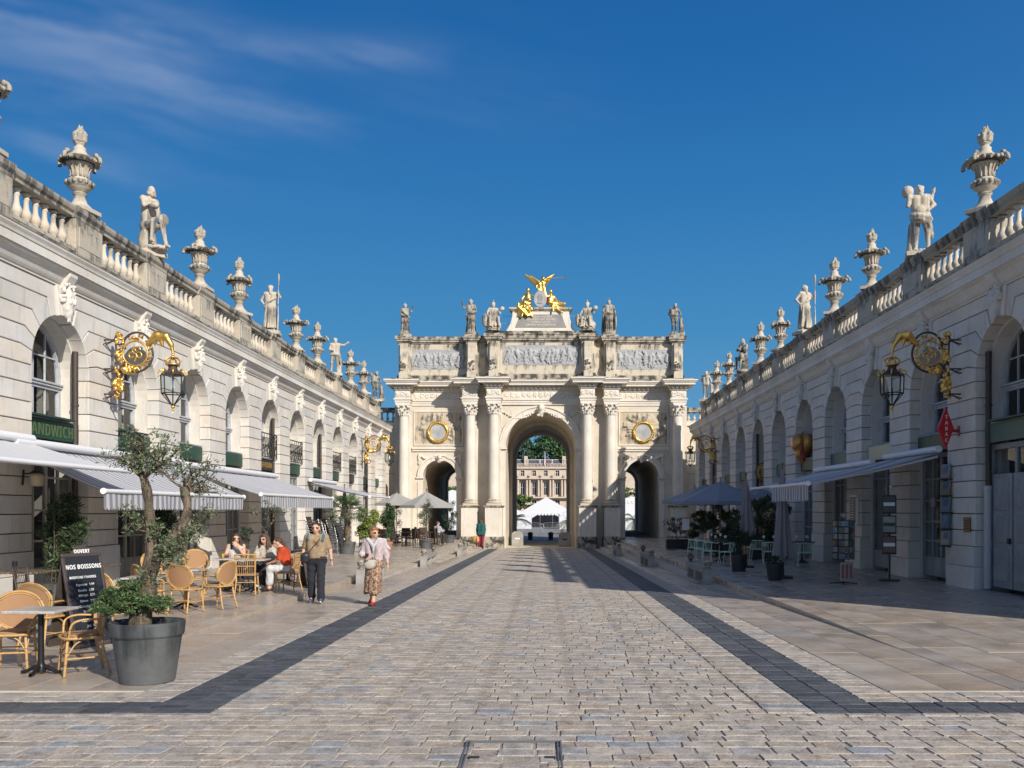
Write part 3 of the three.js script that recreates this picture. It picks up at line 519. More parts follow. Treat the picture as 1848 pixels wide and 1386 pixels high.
function arcade(s, label, cfg) {
  seed(s > 0 ? 77 : 78);
  const B = thing('arcade_building', label, 'building', [s * WALL, 0, -UMID]);
  const ff = (g) => toFacade(g, s), add = (n, g, m, o) => part(B, n, ff(g.isG ? g.build(false) : g), m, o);
  // backing wall with the openings, and the recessed bed behind the joints
  const rect = (r, y0) => { const sh = shape([[U0, y0], [U1, y0], [U1, 7.0], [U0, 7.0]]); for (let k = NB0; k <= NB1; k++) sh.holes.push(hole(archPath(bayC(k), r, y0 + 0.001 - 0.001 + (r < R0 ? -0.0 : 0) + 0.0005, YS))); return sh; };
  add('inner_wall', new G().ext(rect(R0 - 0.05, -0.35), 0.45, 0, 0, 0, -0.75), M.stone);
  add('joint_bed', new G().ext(rect(R0 + 0.022, -0.35), 0.24, 0, 0, 0, -0.30 + 0.002), M.joint);
  // plinth stones and coursed ashlar
  const ys = [0.92]; for (let i = 1; i <= 14; i++) ys.push(0.92 + 0.375 * i); ys.push(YTOP);
  ys[15] = YTOP; const piers = [[null, NB0]]; for (let k = NB0; k < NB1; k++) piers.push([k, k + 1]); piers.push([NB1, null]);
  for (const [a, b] of piers) {
    const lo = a === null ? U0 : bayC(a), hi = b === null ? U1 : bayC(b);
    const p0 = a === null ? U0 : lo + R0, p1 = b === null ? U1 : hi - R0;
    for (const [q0, q1] of [[-0.35, 0.46], [0.46, 0.92]]) { const sh = shape([[p0 - 0.0, q0 + 0.004], [p1, q0 + 0.004], [p1, q1 - 0.004], [p0, q1 - 0.004]]); add('plinth_stone', new G().ext(sh, 0.345, 0.012, 0, 0, -0.30), pick(M.ashlar)); }
    for (let i = 0; i < 15; i++) {
      const y0 = ys[i] + 0.011, y1 = i === 14 ? YTOP - 0.002 : ys[i + 1] - 0.011; if (y1 - y0 < 0.05) continue;
      const right = b === null ? [[U1, y0], [U1, y1]] : sideOutline(y0, y1).map(([x, y]) => [hi - x, y]);
      const left = a === null ? [[U0, y1], [U0, y0]] : sideOutline(y0, y1).map(([x, y]) => [lo + x, y]).reverse();
      const pts = [...right, ...left]; const cl = pts.filter((p, j) => { const q = pts[(j + pts.length - 1) % pts.length]; return Math.hypot(p[0] - q[0], p[1] - q[1]) > 1e-4; });
      add('ashlar_block', new G().ext(shape(cl), 0.30, 0.010, 0, 0, -0.30), pick(M.ashlar));
    }
  }
  // keystones, masks, consoles
  for (let k = NB0; k <= NB1; k++) {
    const c = bayC(k), yb = YS + Math.sqrt(R0 * R0 - KB * KB);
    const arcp = []; for (let i = 0; i <= 4; i++) { const x = lerp(-KB, KB, i / 4) * 0.985; arcp.push([c + x, YS + Math.sqrt(R0 * R0 - x * x)]); }
    const key = add('keystone', new G().ext(shape([...arcp, [c + KT - 0.008, YTOP - 0.004], [c - KT + 0.008, YTOP - 0.004]]), 0.36, 0.012, 0, 0, -0.30), M.ashlar[2]);
    const m = new THREE.Mesh(masks[((k % 3) + 3) % 3], M.stone); m.name = 'mask'; m.position.set(-s * 0.05, 6.20, UMID - c); m.rotation.y = -s * PI / 2; m.scale.set(0.95, 1.25, 1.0); m.rotation.z = rr(-0.05, 0.05); key.add(m);
    add('console', new G().ext(shape([[0.02, 6.42], [0.11, 6.47], [0.17, 6.58], [0.255, 6.72], [0.262, 6.815], [0.02, 6.815]]), 0.34, 0.02, c + 0.17, 0, 0, 0, -PI / 2, 0), M.stone);
    if (k < NB1) add('light_bar', new G().box(0.95, 0.03, 0.05, c + BAY / 2, 6.79, 0.225), M.white);
  }
  // cornice
  const prof = [[-0.32, 6.502], [0.035, 6.502], [0.035, 6.545], [0.065, 6.555], [0.10, 6.60], [0.14, 6.68], [0.19, 6.75], [0.25, 6.79], [0.27, 6.80], [0.27, 6.825], [0.305, 6.825], [0.305, 7.01], [0.325, 7.01], [0.34, 7.06], [0.38, 7.12], [0.39, 7.18], [-0.32, 7.18]];
  add('cornice', new G().ext(shape(prof), U1 - U0 + 0.9, 0, U1 + 0.45, 0, 0, 0, -PI / 2, 0), M.stone);
  add('gutter', new G().ext(shape([[0.02, 7.182], [0.40, 7.165], [0.41, 7.20], [0.02, 7.225]]), U1 - U0 + 0.92, 0, U1 + 0.46, 0, 0, 0, -PI / 2, 0), M.rail);
  // parapet
  const PW = -0.37, edges = [U0]; const ped = []; for (let k = NB0; k < NB1; k++) ped.push(bayC(k) + BAY / 2); ped.push(U1 - 0.63);
  let u = U0;
  for (const c of ped) {
    const a = c - 0.63, b = c + 0.63; if (a > u + 0.3) {
      add('parapet_base', new G().ext(shape([[PW - 0.40, 7.10], [PW, 7.10], [PW, 7.60], [PW + 0.04, 7.62], [PW + 0.04, 7.70], [PW - 0.04, 7.73], [PW - 0.40, 7.73]]), a - u, 0, a, 0, 0, 0, -PI / 2, 0), M.parapet);
      const n = Math.round((a - u) / 0.335); for (let i = 0; i < n; i++) { const bm = new THREE.Mesh(baluster, pick(M.baluster)); bm.name = 'baluster'; const uu = u + (i + 0.5) * (a - u) / n; bm.position.set(-s * (PW - 0.20), 7.73, UMID - uu); bm.scale.set(1.04, 1.2, 1.04); bm.rotation.y = rr(0, 6); B.add(bm); }
      add('handrail', new G().ext(shape([[PW - 0.36, 8.402], [PW - 0.05, 8.402], [PW - 0.02, 8.43], [PW - 0.02, 8.49], [PW + 0.03, 8.54], [PW + 0.05, 8.60], [PW + 0.05, 8.66], [PW - 0.42, 8.68]]), a - u, 0, a, 0, 0, 0, -PI / 2, 0), M.rail);
      add('floodlight', new G().box(0.30, 0.13, 0.16, u + 0.25, 7.30, -0.05).box(0.12, 0.12, 0.1, u + 0.02, 7.28, -0.03), M.pipePale);
    }
    const pd = add('pedestal', new G().ext(shape([[a, 7.10], [b, 7.10], [b, 8.40], [a, 8.40]]), 0.46, 0.01, 0, 0, PW - 0.43), M.parapet);
    part(pd, 'panel', ff(new G().ext(shape([[a + 0.14, 7.78], [b - 0.14, 7.78], [b - 0.14, 8.24], [a + 0.14, 8.24]]), 0.03, 0.008, 0, 0, PW + 0.012).build(false)), M.parapet);
    part(pd, 'cap', ff(new G().ext(shape([[PW - 0.45, 8.402], [PW + 0.035, 8.402], [PW + 0.035, 8.48], [PW + 0.09, 8.55], [PW + 0.10, 8.67], [PW - 0.45, 8.70]]), b - a + 0.06, 0, b + 0.03, 0, 0, 0, -PI / 2, 0).build(false)), M.rail);
    u = b;
  }
  // shell
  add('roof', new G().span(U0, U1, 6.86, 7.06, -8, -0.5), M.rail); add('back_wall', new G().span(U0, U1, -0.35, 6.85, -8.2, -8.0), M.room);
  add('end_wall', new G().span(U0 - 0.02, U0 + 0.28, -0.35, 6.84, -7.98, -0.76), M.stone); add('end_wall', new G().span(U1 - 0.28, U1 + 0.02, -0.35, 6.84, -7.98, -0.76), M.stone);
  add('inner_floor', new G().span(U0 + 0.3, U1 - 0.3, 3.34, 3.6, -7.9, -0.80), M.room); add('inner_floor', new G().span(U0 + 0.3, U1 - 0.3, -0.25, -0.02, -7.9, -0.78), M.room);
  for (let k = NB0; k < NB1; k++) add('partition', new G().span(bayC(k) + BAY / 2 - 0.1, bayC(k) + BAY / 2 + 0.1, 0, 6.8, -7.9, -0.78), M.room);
  // bays
  for (let k = NB0; k <= NB1; k++) {
    const o = cfg[k] ?? {}, c = bayC(k), r = R0 - 0.05;
    windowParts(B, s, k, o); shopfront(B, s, k, o);
    const sw = -0.22, sp = add('sign_panel', new G().box(2 * r - 0.03, 0.42, 0.05, c, 3.46, sw), o.panel ?? M.green);
    part(sp, 'ledge', ff(new G().box(2 * r - 0.01, 0.05, 0.46, c, 3.70, sw - 0.22).build(false)), M.frameGrey);
    if (o.panelBox) part(sp, 'panel_box', ff(new G().box(2 * r - 0.5, 0.045, 0.22, c - 0.2, 3.722, -0.16).build(false)), M.green);
    if (o.text) { const t = text(o.text, o.tsize ?? 0.22); if (s < 0) t.rotateY(0); const m = part(sp, 'lettering', boxUV(t), o.tmat ?? M.goldOld, { pos: [-s * (sw + 0.03), 3.45, UMID - c], rot: [0, -s * PI / 2, 0] }); }
    if (o.rail) railing(B, s, k, 3.72, 4.62, 900 + k);
    if (o.pipe) { const x = c + R0 - 0.22; add('downpipe', new G().cyl(0.065, 0.065, o.pale ? 3.05 : 5.3, 10, x, o.pale ? 3.78 : 2.65, -0.20).cyl(0.08, 0.08, 0.05, 10, x, 4.1, -0.20), M.pipe); if (o.pale) add('downpipe', new G().cyl(0.085, 0.085, 2.3, 10, x, 1.15, -0.18).cyl(0.10, 0.10, 0.08, 10, x, 1.0, -0.18).cyl(0.10, 0.10, 0.08, 10, x, 2.24, -0.18), M.pipePale, { label: 'pale grey lower length of the downpipe' }); }
  }
  return B;
}
function shopExtras(parent, s) { // tobacco shop: leaf of the door standing open, stickers
  const ff = (g) => toFacade(g, s), c = bayC(1), W0 = -0.30;
  const dr = new G(); dr.raw(0.10, 2.25, 0.05, c - 0.42, 1.30, W0).raw(0.10, 2.25, 0.05, c - 1.02, 1.30, W0).raw(0.50, 0.10, 0.05, c - 0.72, 2.375, W0).raw(0.50, 0.60, 0.05, c - 0.72, 0.475, W0); for (const y of [0.98, 1.42, 1.9]) dr.raw(0.50, 0.045, 0.04, c - 0.72, y, W0);
  const d = part(parent, 'door', ff(dr.build(false)), M.frameGrey); part(d, 'pane', ff(new G().add(new THREE.PlaneGeometry(0.5, 1.54), c - 0.72, 1.55, W0 - 0.005).build(false)), M.glass); part(d, 'sticker', ff(new G().raw(0.46, 0.07, 0.006, c - 0.72, 1.60, W0 + 0.024).build(false)), mat(0.55, 0.50, 0.05)); part(d, 'notice', ff(new G().raw(0.2, 0.2, 0.006, c - 0.62, 0.86, W0 + 0.024).build(false)), mat(0.08, 0.18, 0.30)); part(d, 'handle', ff(new G().box(0.03, 0.22, 0.04, c - 0.98, 1.3, W0 + 0.05).build(false)), M.iron);
  part(parent, 'window_sticker', ff(new G().cyl(0.17, 0.17, 0.006, 24, c + 0.45, 1.95, -0.33, PI / 2).build(false)), mat(0.45, 0.10, 0.10)); part(parent, 'window_sticker', ff(new G().cyl(0.13, 0.13, 0.006, 24, c + 0.45, 1.95, -0.325, PI / 2).build(false)), mat(0.25, 0.32, 0.40));
  const c0 = bayC(0), pd = new G(); for (const q of [-0.5, 0.5]) { pd.raw(0.94, 2.5, 0.06, c0 + q, 1.30, W0); } const pp = part(parent, 'double_door', ff(pd.build(false)), M.frameGrey); for (const q of [-0.5, 0.5]) for (const [y, h] of [[2.1, 0.7], [1.35, 0.6], [0.55, 0.7]]) part(pp, 'door_panel', ff(new G().box(0.62, h, 0.03, c0 + q, y, W0 + 0.03).build(false)), M.frameGrey); part(pp, 'lock', ff(new G().box(0.10, 0.12, 0.05, c0 + 0.12, 1.08, W0 + 0.06).build(false)), M.iron);
}
const bottleGreen = mat(0.03, 0.10, 0.075, { rough: 0.45 }), tealPanel = mat(0.025, 0.10, 0.10, { rough: 0.5 });
const signGold = mat(0.085, 0.12, 0.05, { rough: 0.5 });
arcade(-1, 'sunlit pale stone arcade building with cafe awnings, rusticated piers and a balustrade', {
  [-1]: { panel: M.green }, 0: { text: 'SANDWICHS', tsize: 0.25, tmat: signGold, pipe: true, panelBox: true, door: true, cols: 4 }, 1: { panelBox: true }, 2: {}, 3: { shop: M.frameGrey },
  4: { panel: M.signBlack, text: 'DIFFUSION', tsize: 0.20, rail: true, pipe: true, shop: M.frameGrey }, 5: { rail: true, shop: M.frameGrey }, 6: { pipe: true, shop: M.frameGrey }, 7: { rail: true }, 8: { panel: M.signBlack, rail: true }, 9: { pipe: true }, 10: {},
});
const shaded = arcade(1, 'shaded pale stone arcade building with a tobacco shop, rusticated piers and a balustrade', {
  [-1]: { panel: M.green }, 0: { panel: bottleGreen, panelBox: true, pipe: true, pale: true, shop: M.frameGrey, rows: [2.5, 1.2], cols: 2 }, 1: { panel: M.green, shop: M.frameGrey, door: true, rows: [2.55, 2.0, 1.45, 0.95] }, 2: { panel: M.cream, shop: M.frameGrey, rows: [2.7], cols: 2 },
  3: { panel: tealPanel, shop: M.frameGrey, rows: [2.6] }, 4: { panel: M.green, shop: M.frameGrey }, 5: { panel: tealPanel, shop: M.frameGrey }, 6: { pipe: true }, 7: {}, 8: {}, 9: { pipe: true }, 10: {},
});
shopExtras(shaded, 1);

// ---------- the triumphal arch ----------
const AD = 62, AY = -0.82;                       // distance of the side-bay wall, street level at the arch
const arch = thing('triumphal_arch', 'cream stone triumphal arch with three openings, columns, carved reliefs and attic', 'arch', [0, AY, -AD]);
const ay = (y) => y - AY;                        // world height -> arch space
function aPart(n, g, m, parent = arch, o) { return part(parent, n, g, m, o); }
function reliefGeo(w, h, cell, amp, sd, style = 0) {
  seed(sd); const nx = Math.round(w / cell), ny = Math.round(h / cell), g = new THREE.PlaneGeometry(w, h, nx, ny), p = g.attributes.position, caps = [];
  if (style === 0) { // figures
    const n = Math.round(w / (h * 0.30));
    for (let i = 0; i < n; i++) { const x = -w / 2 + (i + 0.5) * w / n + rr(-0.1, 0.1) * h, le = rr(-0.18, 0.18) * h, k = h * 0.34; const y0 = rr(-0.16, 0.1) * h, z = 0.75 + rr(0, 0.3), pt = (ax, ay2, L, an, r, aa) => { const bx = ax + Math.cos(an) * L * h, by = ay2 + Math.sin(an) * L * h; caps.push([ax, ay2, bx, by, r * h, aa * z]); return [bx, by]; };
      const hp = [x, y0], sh2 = pt(x, y0, 0.2, 1.57 + rr(-0.5, 0.5), 0.062, 1); pt(sh2[0], sh2[1] + 0.05 * h, 0.03, 1.57, 0.045, 1.15); for (const q of [0, 1]) { const kn = pt(hp[0], hp[1], 0.15, -1.57 + rr(-0.9, 0.9), 0.046, 0.85); pt(kn[0], kn[1], 0.15, -1.57 + rr(-0.6, 0.6), 0.03, 0.7); const el = pt(sh2[0], sh2[1], 0.12, rr(-3, 3), 0.028, 0.85); pt(el[0], el[1], 0.11, rr(-3, 3), 0.022, 0.8); } pt(x + rr(-0.1, 0.1) * h, y0 + rr(-0.1, 0.2) * h, rr(0.15, 0.3), rr(-3, 3), 0.035, 0.5); }
    for (let i = 0; i < n * 5; i++) caps.push([rr(-w, w) / 2, rr(-h, h) * 0.45, rr(-w, w) / 2, 0, 0.02 * h, 0.35].map((v, j, A) => (j === 2 ? A[0] + rr(-0.2, 0.2) * h : j === 3 ? A[1] + rr(-0.2, 0.2) * h : v)));
  } else if (style === 1) { // scrolling foliage frieze
    const n = Math.round(w / (h * 0.8)); for (let i = 0; i < n; i++) { const x = -w / 2 + (i + 0.5) * w / n, s = i % 2 ? 1 : -1; for (let a = 0; a < 9; a++) { const t = a / 9 * PI * 1.9, t2 = (a + 1) / 9 * PI * 1.9, r1 = h * 0.36 * (1 - a / 13), r2 = h * 0.36 * (1 - (a + 1) / 13); caps.push([x + r1 * Math.cos(t), s * r1 * Math.sin(t), x + r2 * Math.cos(t2), s * r2 * Math.sin(t2), 0.045 * h, 0.8]); } for (let a = 0; a < 5; a++) caps.push([x + rr(-0.35, 0.35) * h, rr(-0.4, 0.4) * h, x + rr(-0.35, 0.35) * h, rr(-0.4, 0.4) * h, 0.05 * h, 0.6]); }
  } else { // trophies of arms: flags and palms fanned out from the middle
    for (let i = 0; i < 30; i++) { const a = i / 30 * 2 * PI + rr(-0.1, 0.1), q0 = 0.27 * h, q1 = rr(0.38, 0.62) * h; caps.push([q0 * Math.cos(a), q0 * Math.sin(a), q1 * Math.cos(a), q1 * Math.sin(a) * 0.75, rr(0.02, 0.06) * h, rr(0.5, 1)]); }
  }
  for (let i = 0; i < p.count; i++) {
    const x = p.getX(i), y = p.getY(i); let m = 0;
    for (const [ax, yy, bx, by, r, a] of caps) { if (Math.abs(x - (ax + bx) / 2) > Math.abs(ax - bx) / 2 + r * 1.6) continue; const dx = bx - ax, dy = by - yy, t = clamp(((x - ax) * dx + (y - yy) * dy) / (dx * dx + dy * dy + 1e-9)), ds = Math.hypot(x - ax - t * dx, y - yy - t * dy) / r; if (ds < 1.5) m = Math.max(m, a * Math.sqrt(Math.max(0, 1 - (ds / 1.5) ** 2))); }
    const edge = Math.min(w / 2 - Math.abs(x), h / 2 - Math.abs(y)); p.setZ(i, edge < 1e-4 ? 0 : m * amp);
  }
  g.computeVertexNormals(); return boxUV(g);
}
// stepped plan of the front; z measured from the side-bay wall
function planShape(segs, o, back) {
  const pts = []; let prev = null;
  segs.forEach(([x0, x1, z], i) => {
    const nz = z, lz = i ? segs[i - 1][2] : -9, rz = i < segs.length - 1 ? segs[i + 1][2] : -9;
    const a = x0 + (lz < nz ? -o : o), b = x1 + (rz < nz ? o : -o);
    pts.push([a, z + o], [b, z + o]);
  });
  const first = pts[0][0], last = pts[pts.length - 1][0];
  return shape([[first, back], [last, back], ...pts.reverse()].map(([x, z]) => [x, -z]));
}
const sym = (half) => [...half.map(([a, b, z]) => [-b, -a, z]).reverse(), ...half];
function layer(segs, o, y0, y1, back, g = new G()) { return g.add(new THREE.ExtrudeGeometry(planShape(segs, o, back), { depth: y1 - y0, bevelEnabled: false }).rotateX(-PI / 2).translate(0, ay(y0), 0)); }
{
  const XO = 9.9, rc = 2.36, rs = 1.13, xs = 6.86, ycs = 5.94, yss = 4.0;
  const XC3 = 3.085, XC2 = 4.67, XO1 = 9.2;
  // walls with the three passages
  const wall = (x0, x1, y0, holes) => { const sh = shape([[x0, ay(y0)], [x1, ay(y0)], [x1, ay(8.8)], [x0, ay(8.8)]]); for (const [c, r, yy, b] of holes) sh.holes.push(hole(archPath(c, r, ay(b), ay(yy), 24))); return sh; };
  const eps = 0.0004;
  aPart('wall', new G().ext(wall(-XO, XO, AY, [[0, rc, ycs, AY + eps], [-xs, rs, yss, AY + eps], [xs, rs, yss, AY + eps]]), 15, 0, 0, 0, -15), M.arch);
  aPart('centre_wall', new G().ext(wall(-5.15, 5.15, AY, [[0, rc, ycs, AY + eps]]), 0.6, 0, 0, 0, 0.001), M.arch);
  aPart('rear_rib', new G().ext((() => { const sh = shape(archPath(0, rc - 0.01, ay(AY), ay(ycs), 24)); sh.holes.push(hole(archPath(0, rc - 0.28, ay(AY + eps), ay(ycs), 24))); return sh; })(), 1.1, 0, 0, 0, -14.9), M.arch);
  aPart('rear_rib', new G().ext((() => { const sh = shape(archPath(0, rc - 0.01, ay(AY), ay(ycs), 24)); sh.holes.push(hole(archPath(0, rc - 0.22, ay(AY + eps), ay(ycs), 24))); return sh; })(), 0.9, 0, 0, 0, -6.5), M.arch);
  for (const s of [-1, 1]) aPart('rear_rib', new G().ext((() => { const sh = shape(archPath(s * xs, rs - 0.01, ay(AY), ay(yss), 20)); sh.holes.push(hole(archPath(s * xs, rs - 0.16, ay(AY + eps), ay(yss), 20))); return sh; })(), 0.8, 0, 0, 0, -14.9), M.arch);
  for (const s of [-1, 1]) aPart('passage_floor', new G().span(s * xs - rs + 0.004, s * xs + rs - 0.004, ay(AY - 0.02), ay(-0.165), -15.2, 0.8), M.flag[1]);
  // archivolts with mouldings, imposts, keystones
  const ring = (c, r, w, yy, z, d) => { const pts = archPath(c, r + w, ay(yy), ay(yy), 28), sh = shape(pts); const i = archPath(c, r, ay(yy), ay(yy), 28).reverse(); const q = [...pts, ...i]; return new G().ext(shape(q), d, 0.012, 0, 0, z); };
  const av = aPart('archivolt', ring(0, rc + 0.001, 0.32, ycs, 0.60, 0.09), M.archPale); aPart('outer_moulding', ring(0, rc + 0.325, 0.13, ycs, 0.60, 0.16), M.archPale, av);
  for (const s of [-1, 1]) { const a2 = aPart('archivolt', ring(s * xs, rs + 0.001, 0.26, yss, 0.0, 0.08), M.archPale); aPart('outer_moulding', ring(s * xs, rs + 0.265, 0.12, yss, 0, 0.14), M.archPale, a2); }
  const impost = (x0, x1, y, z, d) => new G().span(x0, x1, ay(y - 0.30), ay(y - 0.12), z, z + d * 0.6).span(x0 - 0.04, x1 + 0.04, ay(y - 0.118), ay(y - 0.002), z, z + d);
  for (const s of [-1, 1]) { aPart('impost', impost(Math.min(s * (rc - 0.05), s * (rc + 0.45)), Math.max(s * (rc - 0.05), s * (rc + 0.45)), ycs, 0.3, 0.44), M.archPale); aPart('jamb_pilaster', new G().span(Math.min(s * (rc + 0.02), s * (rc + 0.40)), Math.max(s * (rc + 0.02), s * (rc + 0.40)), ay(AY), ay(ycs - 0.31), 0.601, 0.66), M.archPale); for (const t of [-1, 1]) { const q0 = s * xs + t * (rs - 0.03), q1 = s * xs + t * (rs + 0.42); aPart('impost', impost(Math.min(q0, q1), Math.max(q0, q1), yss, -0.3, 0.42), M.archPale); aPart('jamb_pilaster', new G().span(Math.min(s * xs + t * (rs + 0.02), s * xs + t * (rs + 0.36)), Math.max(s * xs + t * (rs + 0.02), s * xs + t * (rs + 0.36)), ay(-0.16), ay(yss - 0.31), 0.001, 0.06), M.archPale); } }
  const keyG = (sc, sd) => { seed(sd); const p = [ell([0, 0, 0.1], [0.16, 0.30, 0.18]), ell([0, 0.1, 0.25], [0.11, 0.15, 0.12])]; for (let i = 0; i < 16; i++) p.push(ell([rr(-0.2, 0.2), rr(-0.3, 0.36), rr(0.05, 0.24)], [rr(0.04, 0.08), rr(0.04, 0.08), rr(0.04, 0.08)])); return smoothUV(blob(p, 0.035, 0.03)).scale(sc, sc, sc); };
  aPart('keystone', place(keyG(1.35, 11), 0, ay(8.42), 0.62), M.archPale);
  for (const s of [-1, 1]) aPart('keystone', place(keyG(1.0, 12), s * xs, ay(5.22), 0.02), M.archPale);
  // garlands beside the arch heads
  for (const [c, r, yy, z] of [[0, 2.9, 8.45, 0.62], [-xs, 1.5, 5.5, 0.02], [xs, 1.5, 5.5, 0.02]]) for (const s of [-1, 1]) { seed(r * 100 + s); const P = []; for (let i = 0; i <= 16; i++) { const t = i / 16; const x = c + s * lerp(0.25, r * 0.92, t), y = ay(yy - 0.55 * Math.sin(t * PI) * (r / 2.9)); P.push(ell([x, y + rr(-0.03, 0.03), z + 0.05], [0.075 * rr(0.8, 1.2), 0.075, 0.075])); } for (let i = 0; i < 9; i++) P.push(ell([c + s * r * 0.92 + rr(-0.04, 0.04), ay(yy - 0.1 - i * 0.13 * r / 2.9), z + 0.04], [0.085 - i * 0.004, 0.08, 0.07])); aPart('garland', smoothUV(blob(P, 0.04, 0.03)), M.archPale); }
  // columns
  const cap0 = (() => { const g = new G(); g.lathe([[0.31, 0], [0.34, 0.03], [0.315, 0.06], [0.30, 0.1], [0.31, 0.4], [0.36, 0.62], [0.44, 0.70], [0.1, 0.70]], 20); const leaf = (a, y, h, o, w) => { const P = []; for (let i = 0; i <= 6; i++) { const t = i / 6, rad = 0.30 + o * t * t * t + 0.02 + (t > 0.8 ? 0.02 : 0); P.push([Math.cos(a) * rad, y + h * (t < 0.85 ? t : 0.85 - (t - 0.85) * 1.2), Math.sin(a) * rad]); } g.add(tube(P, (t) => w * (0.55 + 0.6 * Math.sin(PI * Math.min(1, t * 0.9 + 0.1))), 5, 7)); }; for (let i = 0; i < 8; i++) { leaf(i * PI / 4, 0.06, 0.30, 0.13, 0.085); leaf((i + 0.5) * PI / 4, 0.10, 0.50, 0.17, 0.085); } for (let i = 0; i < 4; i++) { const a = (i + 0.5) * PI / 2; for (const q of [-0.09, 0.09]) g.ball(0.095, Math.cos(a + q) * 0.50, 0.64, Math.sin(a + q) * 0.50); g.ball(0.07, Math.cos(i * PI / 2) * 0.43, 0.70, Math.sin(i * PI / 2) * 0.43); } g.box(0.92, 0.09, 0.92, 0, 0.755, 0); return g.build(); })();
  const shaft0 = (() => { const p = []; for (let i = 0; i <= 14; i++) { const t = i / 14; p.push([0.355 - 0.05 * Math.pow(t, 1.8), t * 5.53]); } return new G().lathe(p, 28).build(); })();
  const base0 = new G().box(0.98, 0.14, 0.98, 0, 0.07, 0).lathe([[0.0, 0.14], [0.46, 0.14], [0.49, 0.19], [0.47, 0.24], [0.40, 0.265], [0.385, 0.30], [0.42, 0.33], [0.43, 0.365], [0.40, 0.395], [0.36, 0.42], [0, 0.42]], 28).build();
  const column = (x, z) => { const c = new THREE.Mesh(shaft0, M.archPale); c.name = 'column'; c.position.set(x, ay(2.47), z); arch.add(c); part(c, 'capital', cap0, M.archPale, { pos: [0, 5.53, 0] }); part(c, 'base', base0, M.archOld, { pos: [0, -0.42, 0] }); };
  for (const s of [-1, 1]) { column(s * XC3, 1.60); column(s * XC2, 1.12); column(s * XO1, 0.55); }
  // pilasters behind the columns
  for (const s of [-1, 1]) for (const [x, z0, w] of [[XC3, 0.602, 0.42], [XC2, 0.602, 0.40], [XO1, 0.002, 0.42]]) { const pl = aPart('pilaster', new G().span(s * x - w, s * x + w, ay(2.1), ay(8.05), z0, z0 + 0.10), M.archPale); aPart('capital', new G().add(place(cap0.clone(), 0, 0, 0, 0, 0, 0, w / 0.42, 1, 0.35), s * x, ay(8.0), z0 + 0.10), M.archPale, pl); }
  // pedestals under the columns
  const pedestal = (s, x, w, z0, z1, y0) => { const x0 = s * x - w, x1 = s * x + w; const d = aPart('pedestal', new G().span(x0, x1, ay(0.0), ay(1.92), z0, z1), M.archPale); aPart('plinth', new G().span(x0 - 0.09, x1 + 0.09, ay(y0), ay(-0.10), z0, z1 + 0.09).span(x0 - 0.05, x1 + 0.05, ay(-0.098), ay(-0.001), z0, z1 + 0.05), M.archBlack, d); aPart('cap', new G().span(x0 - 0.05, x1 + 0.05, ay(1.921), ay(1.98), z0, z1 + 0.05).span(x0 - 0.10, x1 + 0.10, ay(1.981), ay(2.046), z0, z1 + 0.10), M.archBlack, d); };
  for (const s of [-1, 1]) { pedestal(s, XC3, 0.56, 0.605, 2.14, AY); pedestal(s, XC2 + 0.06, 0.53, 0.603, 1.66, AY); pedestal(s, XO1, 0.54, 0.004, 1.10, -0.5); }
  // string course and side panels with gilded rings
  for (const s of [-1, 1]) {
    const x0 = Math.min(s * 5.16, s * 8.72), x1 = Math.max(s * 5.16, s * 8.72);
    aPart('string_course', new G().span(x0, x1, ay(5.72), ay(5.86), 0.002, 0.10).span(x0, x1, ay(5.861), ay(5.98), 0.002, 0.17), M.archPale);
    aPart('relief_panel', place(reliefGeo(3.2, 2.2, 0.04, 0.13, s > 0 ? 61 : 62, 2), s * 6.95, ay(7.28), 0.03), M.reliefWarm);
    aPart('panel_frame', new G().ext((() => { const sh = shape([[-1.68, -1.18], [1.68, -1.18], [1.68, 1.18], [-1.68, 1.18]]); sh.holes.push(hole([[-1.6, -1.1], [1.6, -1.1], [1.6, 1.1], [-1.6, 1.1]])); return sh; })(), 0.07, 0.01, s * 6.95, ay(7.28), 0.003), M.archPale);
    const rg = new G(); rg.add(new THREE.TorusGeometry(0.64, 0.10, 10, 48)); for (let i = 0; i < 36; i++) { const a = i / 36 * 2 * PI; rg.add(new THREE.SphereGeometry(0.075, 6, 5), 0.64 * Math.cos(a) + 0.03 * Math.cos(a * 7), 0.64 * Math.sin(a), 0.07, 0, 0, a, 0.6, 1.3, 0.8); }
    const r2 = aPart('gilded_ring', place(rg.build(), s * 6.95, ay(7.02), 0.17), M.gold); aPart('disc', place(new G().cyl(0.60, 0.60, 0.05, 32, 0, 0, 0, PI / 2).build(), s * 6.95, ay(7.02), 0.14), M.relief, r2);
  }
  // entablature
  const front = sym([[0, 2.55, 0.78], [2.55, 3.62, 2.10], [3.62, 4.12, 0.9], [4.12, 5.25, 1.62], [5.25, 8.66, 0.12], [8.66, 9.78, 1.05]]);
  front.splice(5, 2, [-2.55, 2.55, 0.78]);
  const bk = -14.9;
  aPart('architrave', (() => { const g = new G(); layer(front, -0.06, 8.80, 8.95, bk, g); layer(front, -0.03, 8.951, 9.10, bk, g); layer(front, 0.03, 9.101, 9.20, bk, g); return g; })(), M.archPale);
  aPart('frieze', layer(front, -0.06, 9.201, 9.75, bk), M.arch);
  const cor = aPart('cornice', (() => { const g = new G(); layer(front, 0.03, 9.751, 9.85, bk, g); layer(front, 0.14, 10.0, 10.06, bk, g); layer(front, 0.46, 10.061, 10.22, bk, g); layer(front, 0.53, 10.221, 10.30, bk, g); layer(front, 0.60, 10.301, 10.40, bk, g); return g; })(), M.archPale);
  aPart('cornice_cap', layer(front, 0.61, 10.401, 10.44, bk), M.archBlack, cor);
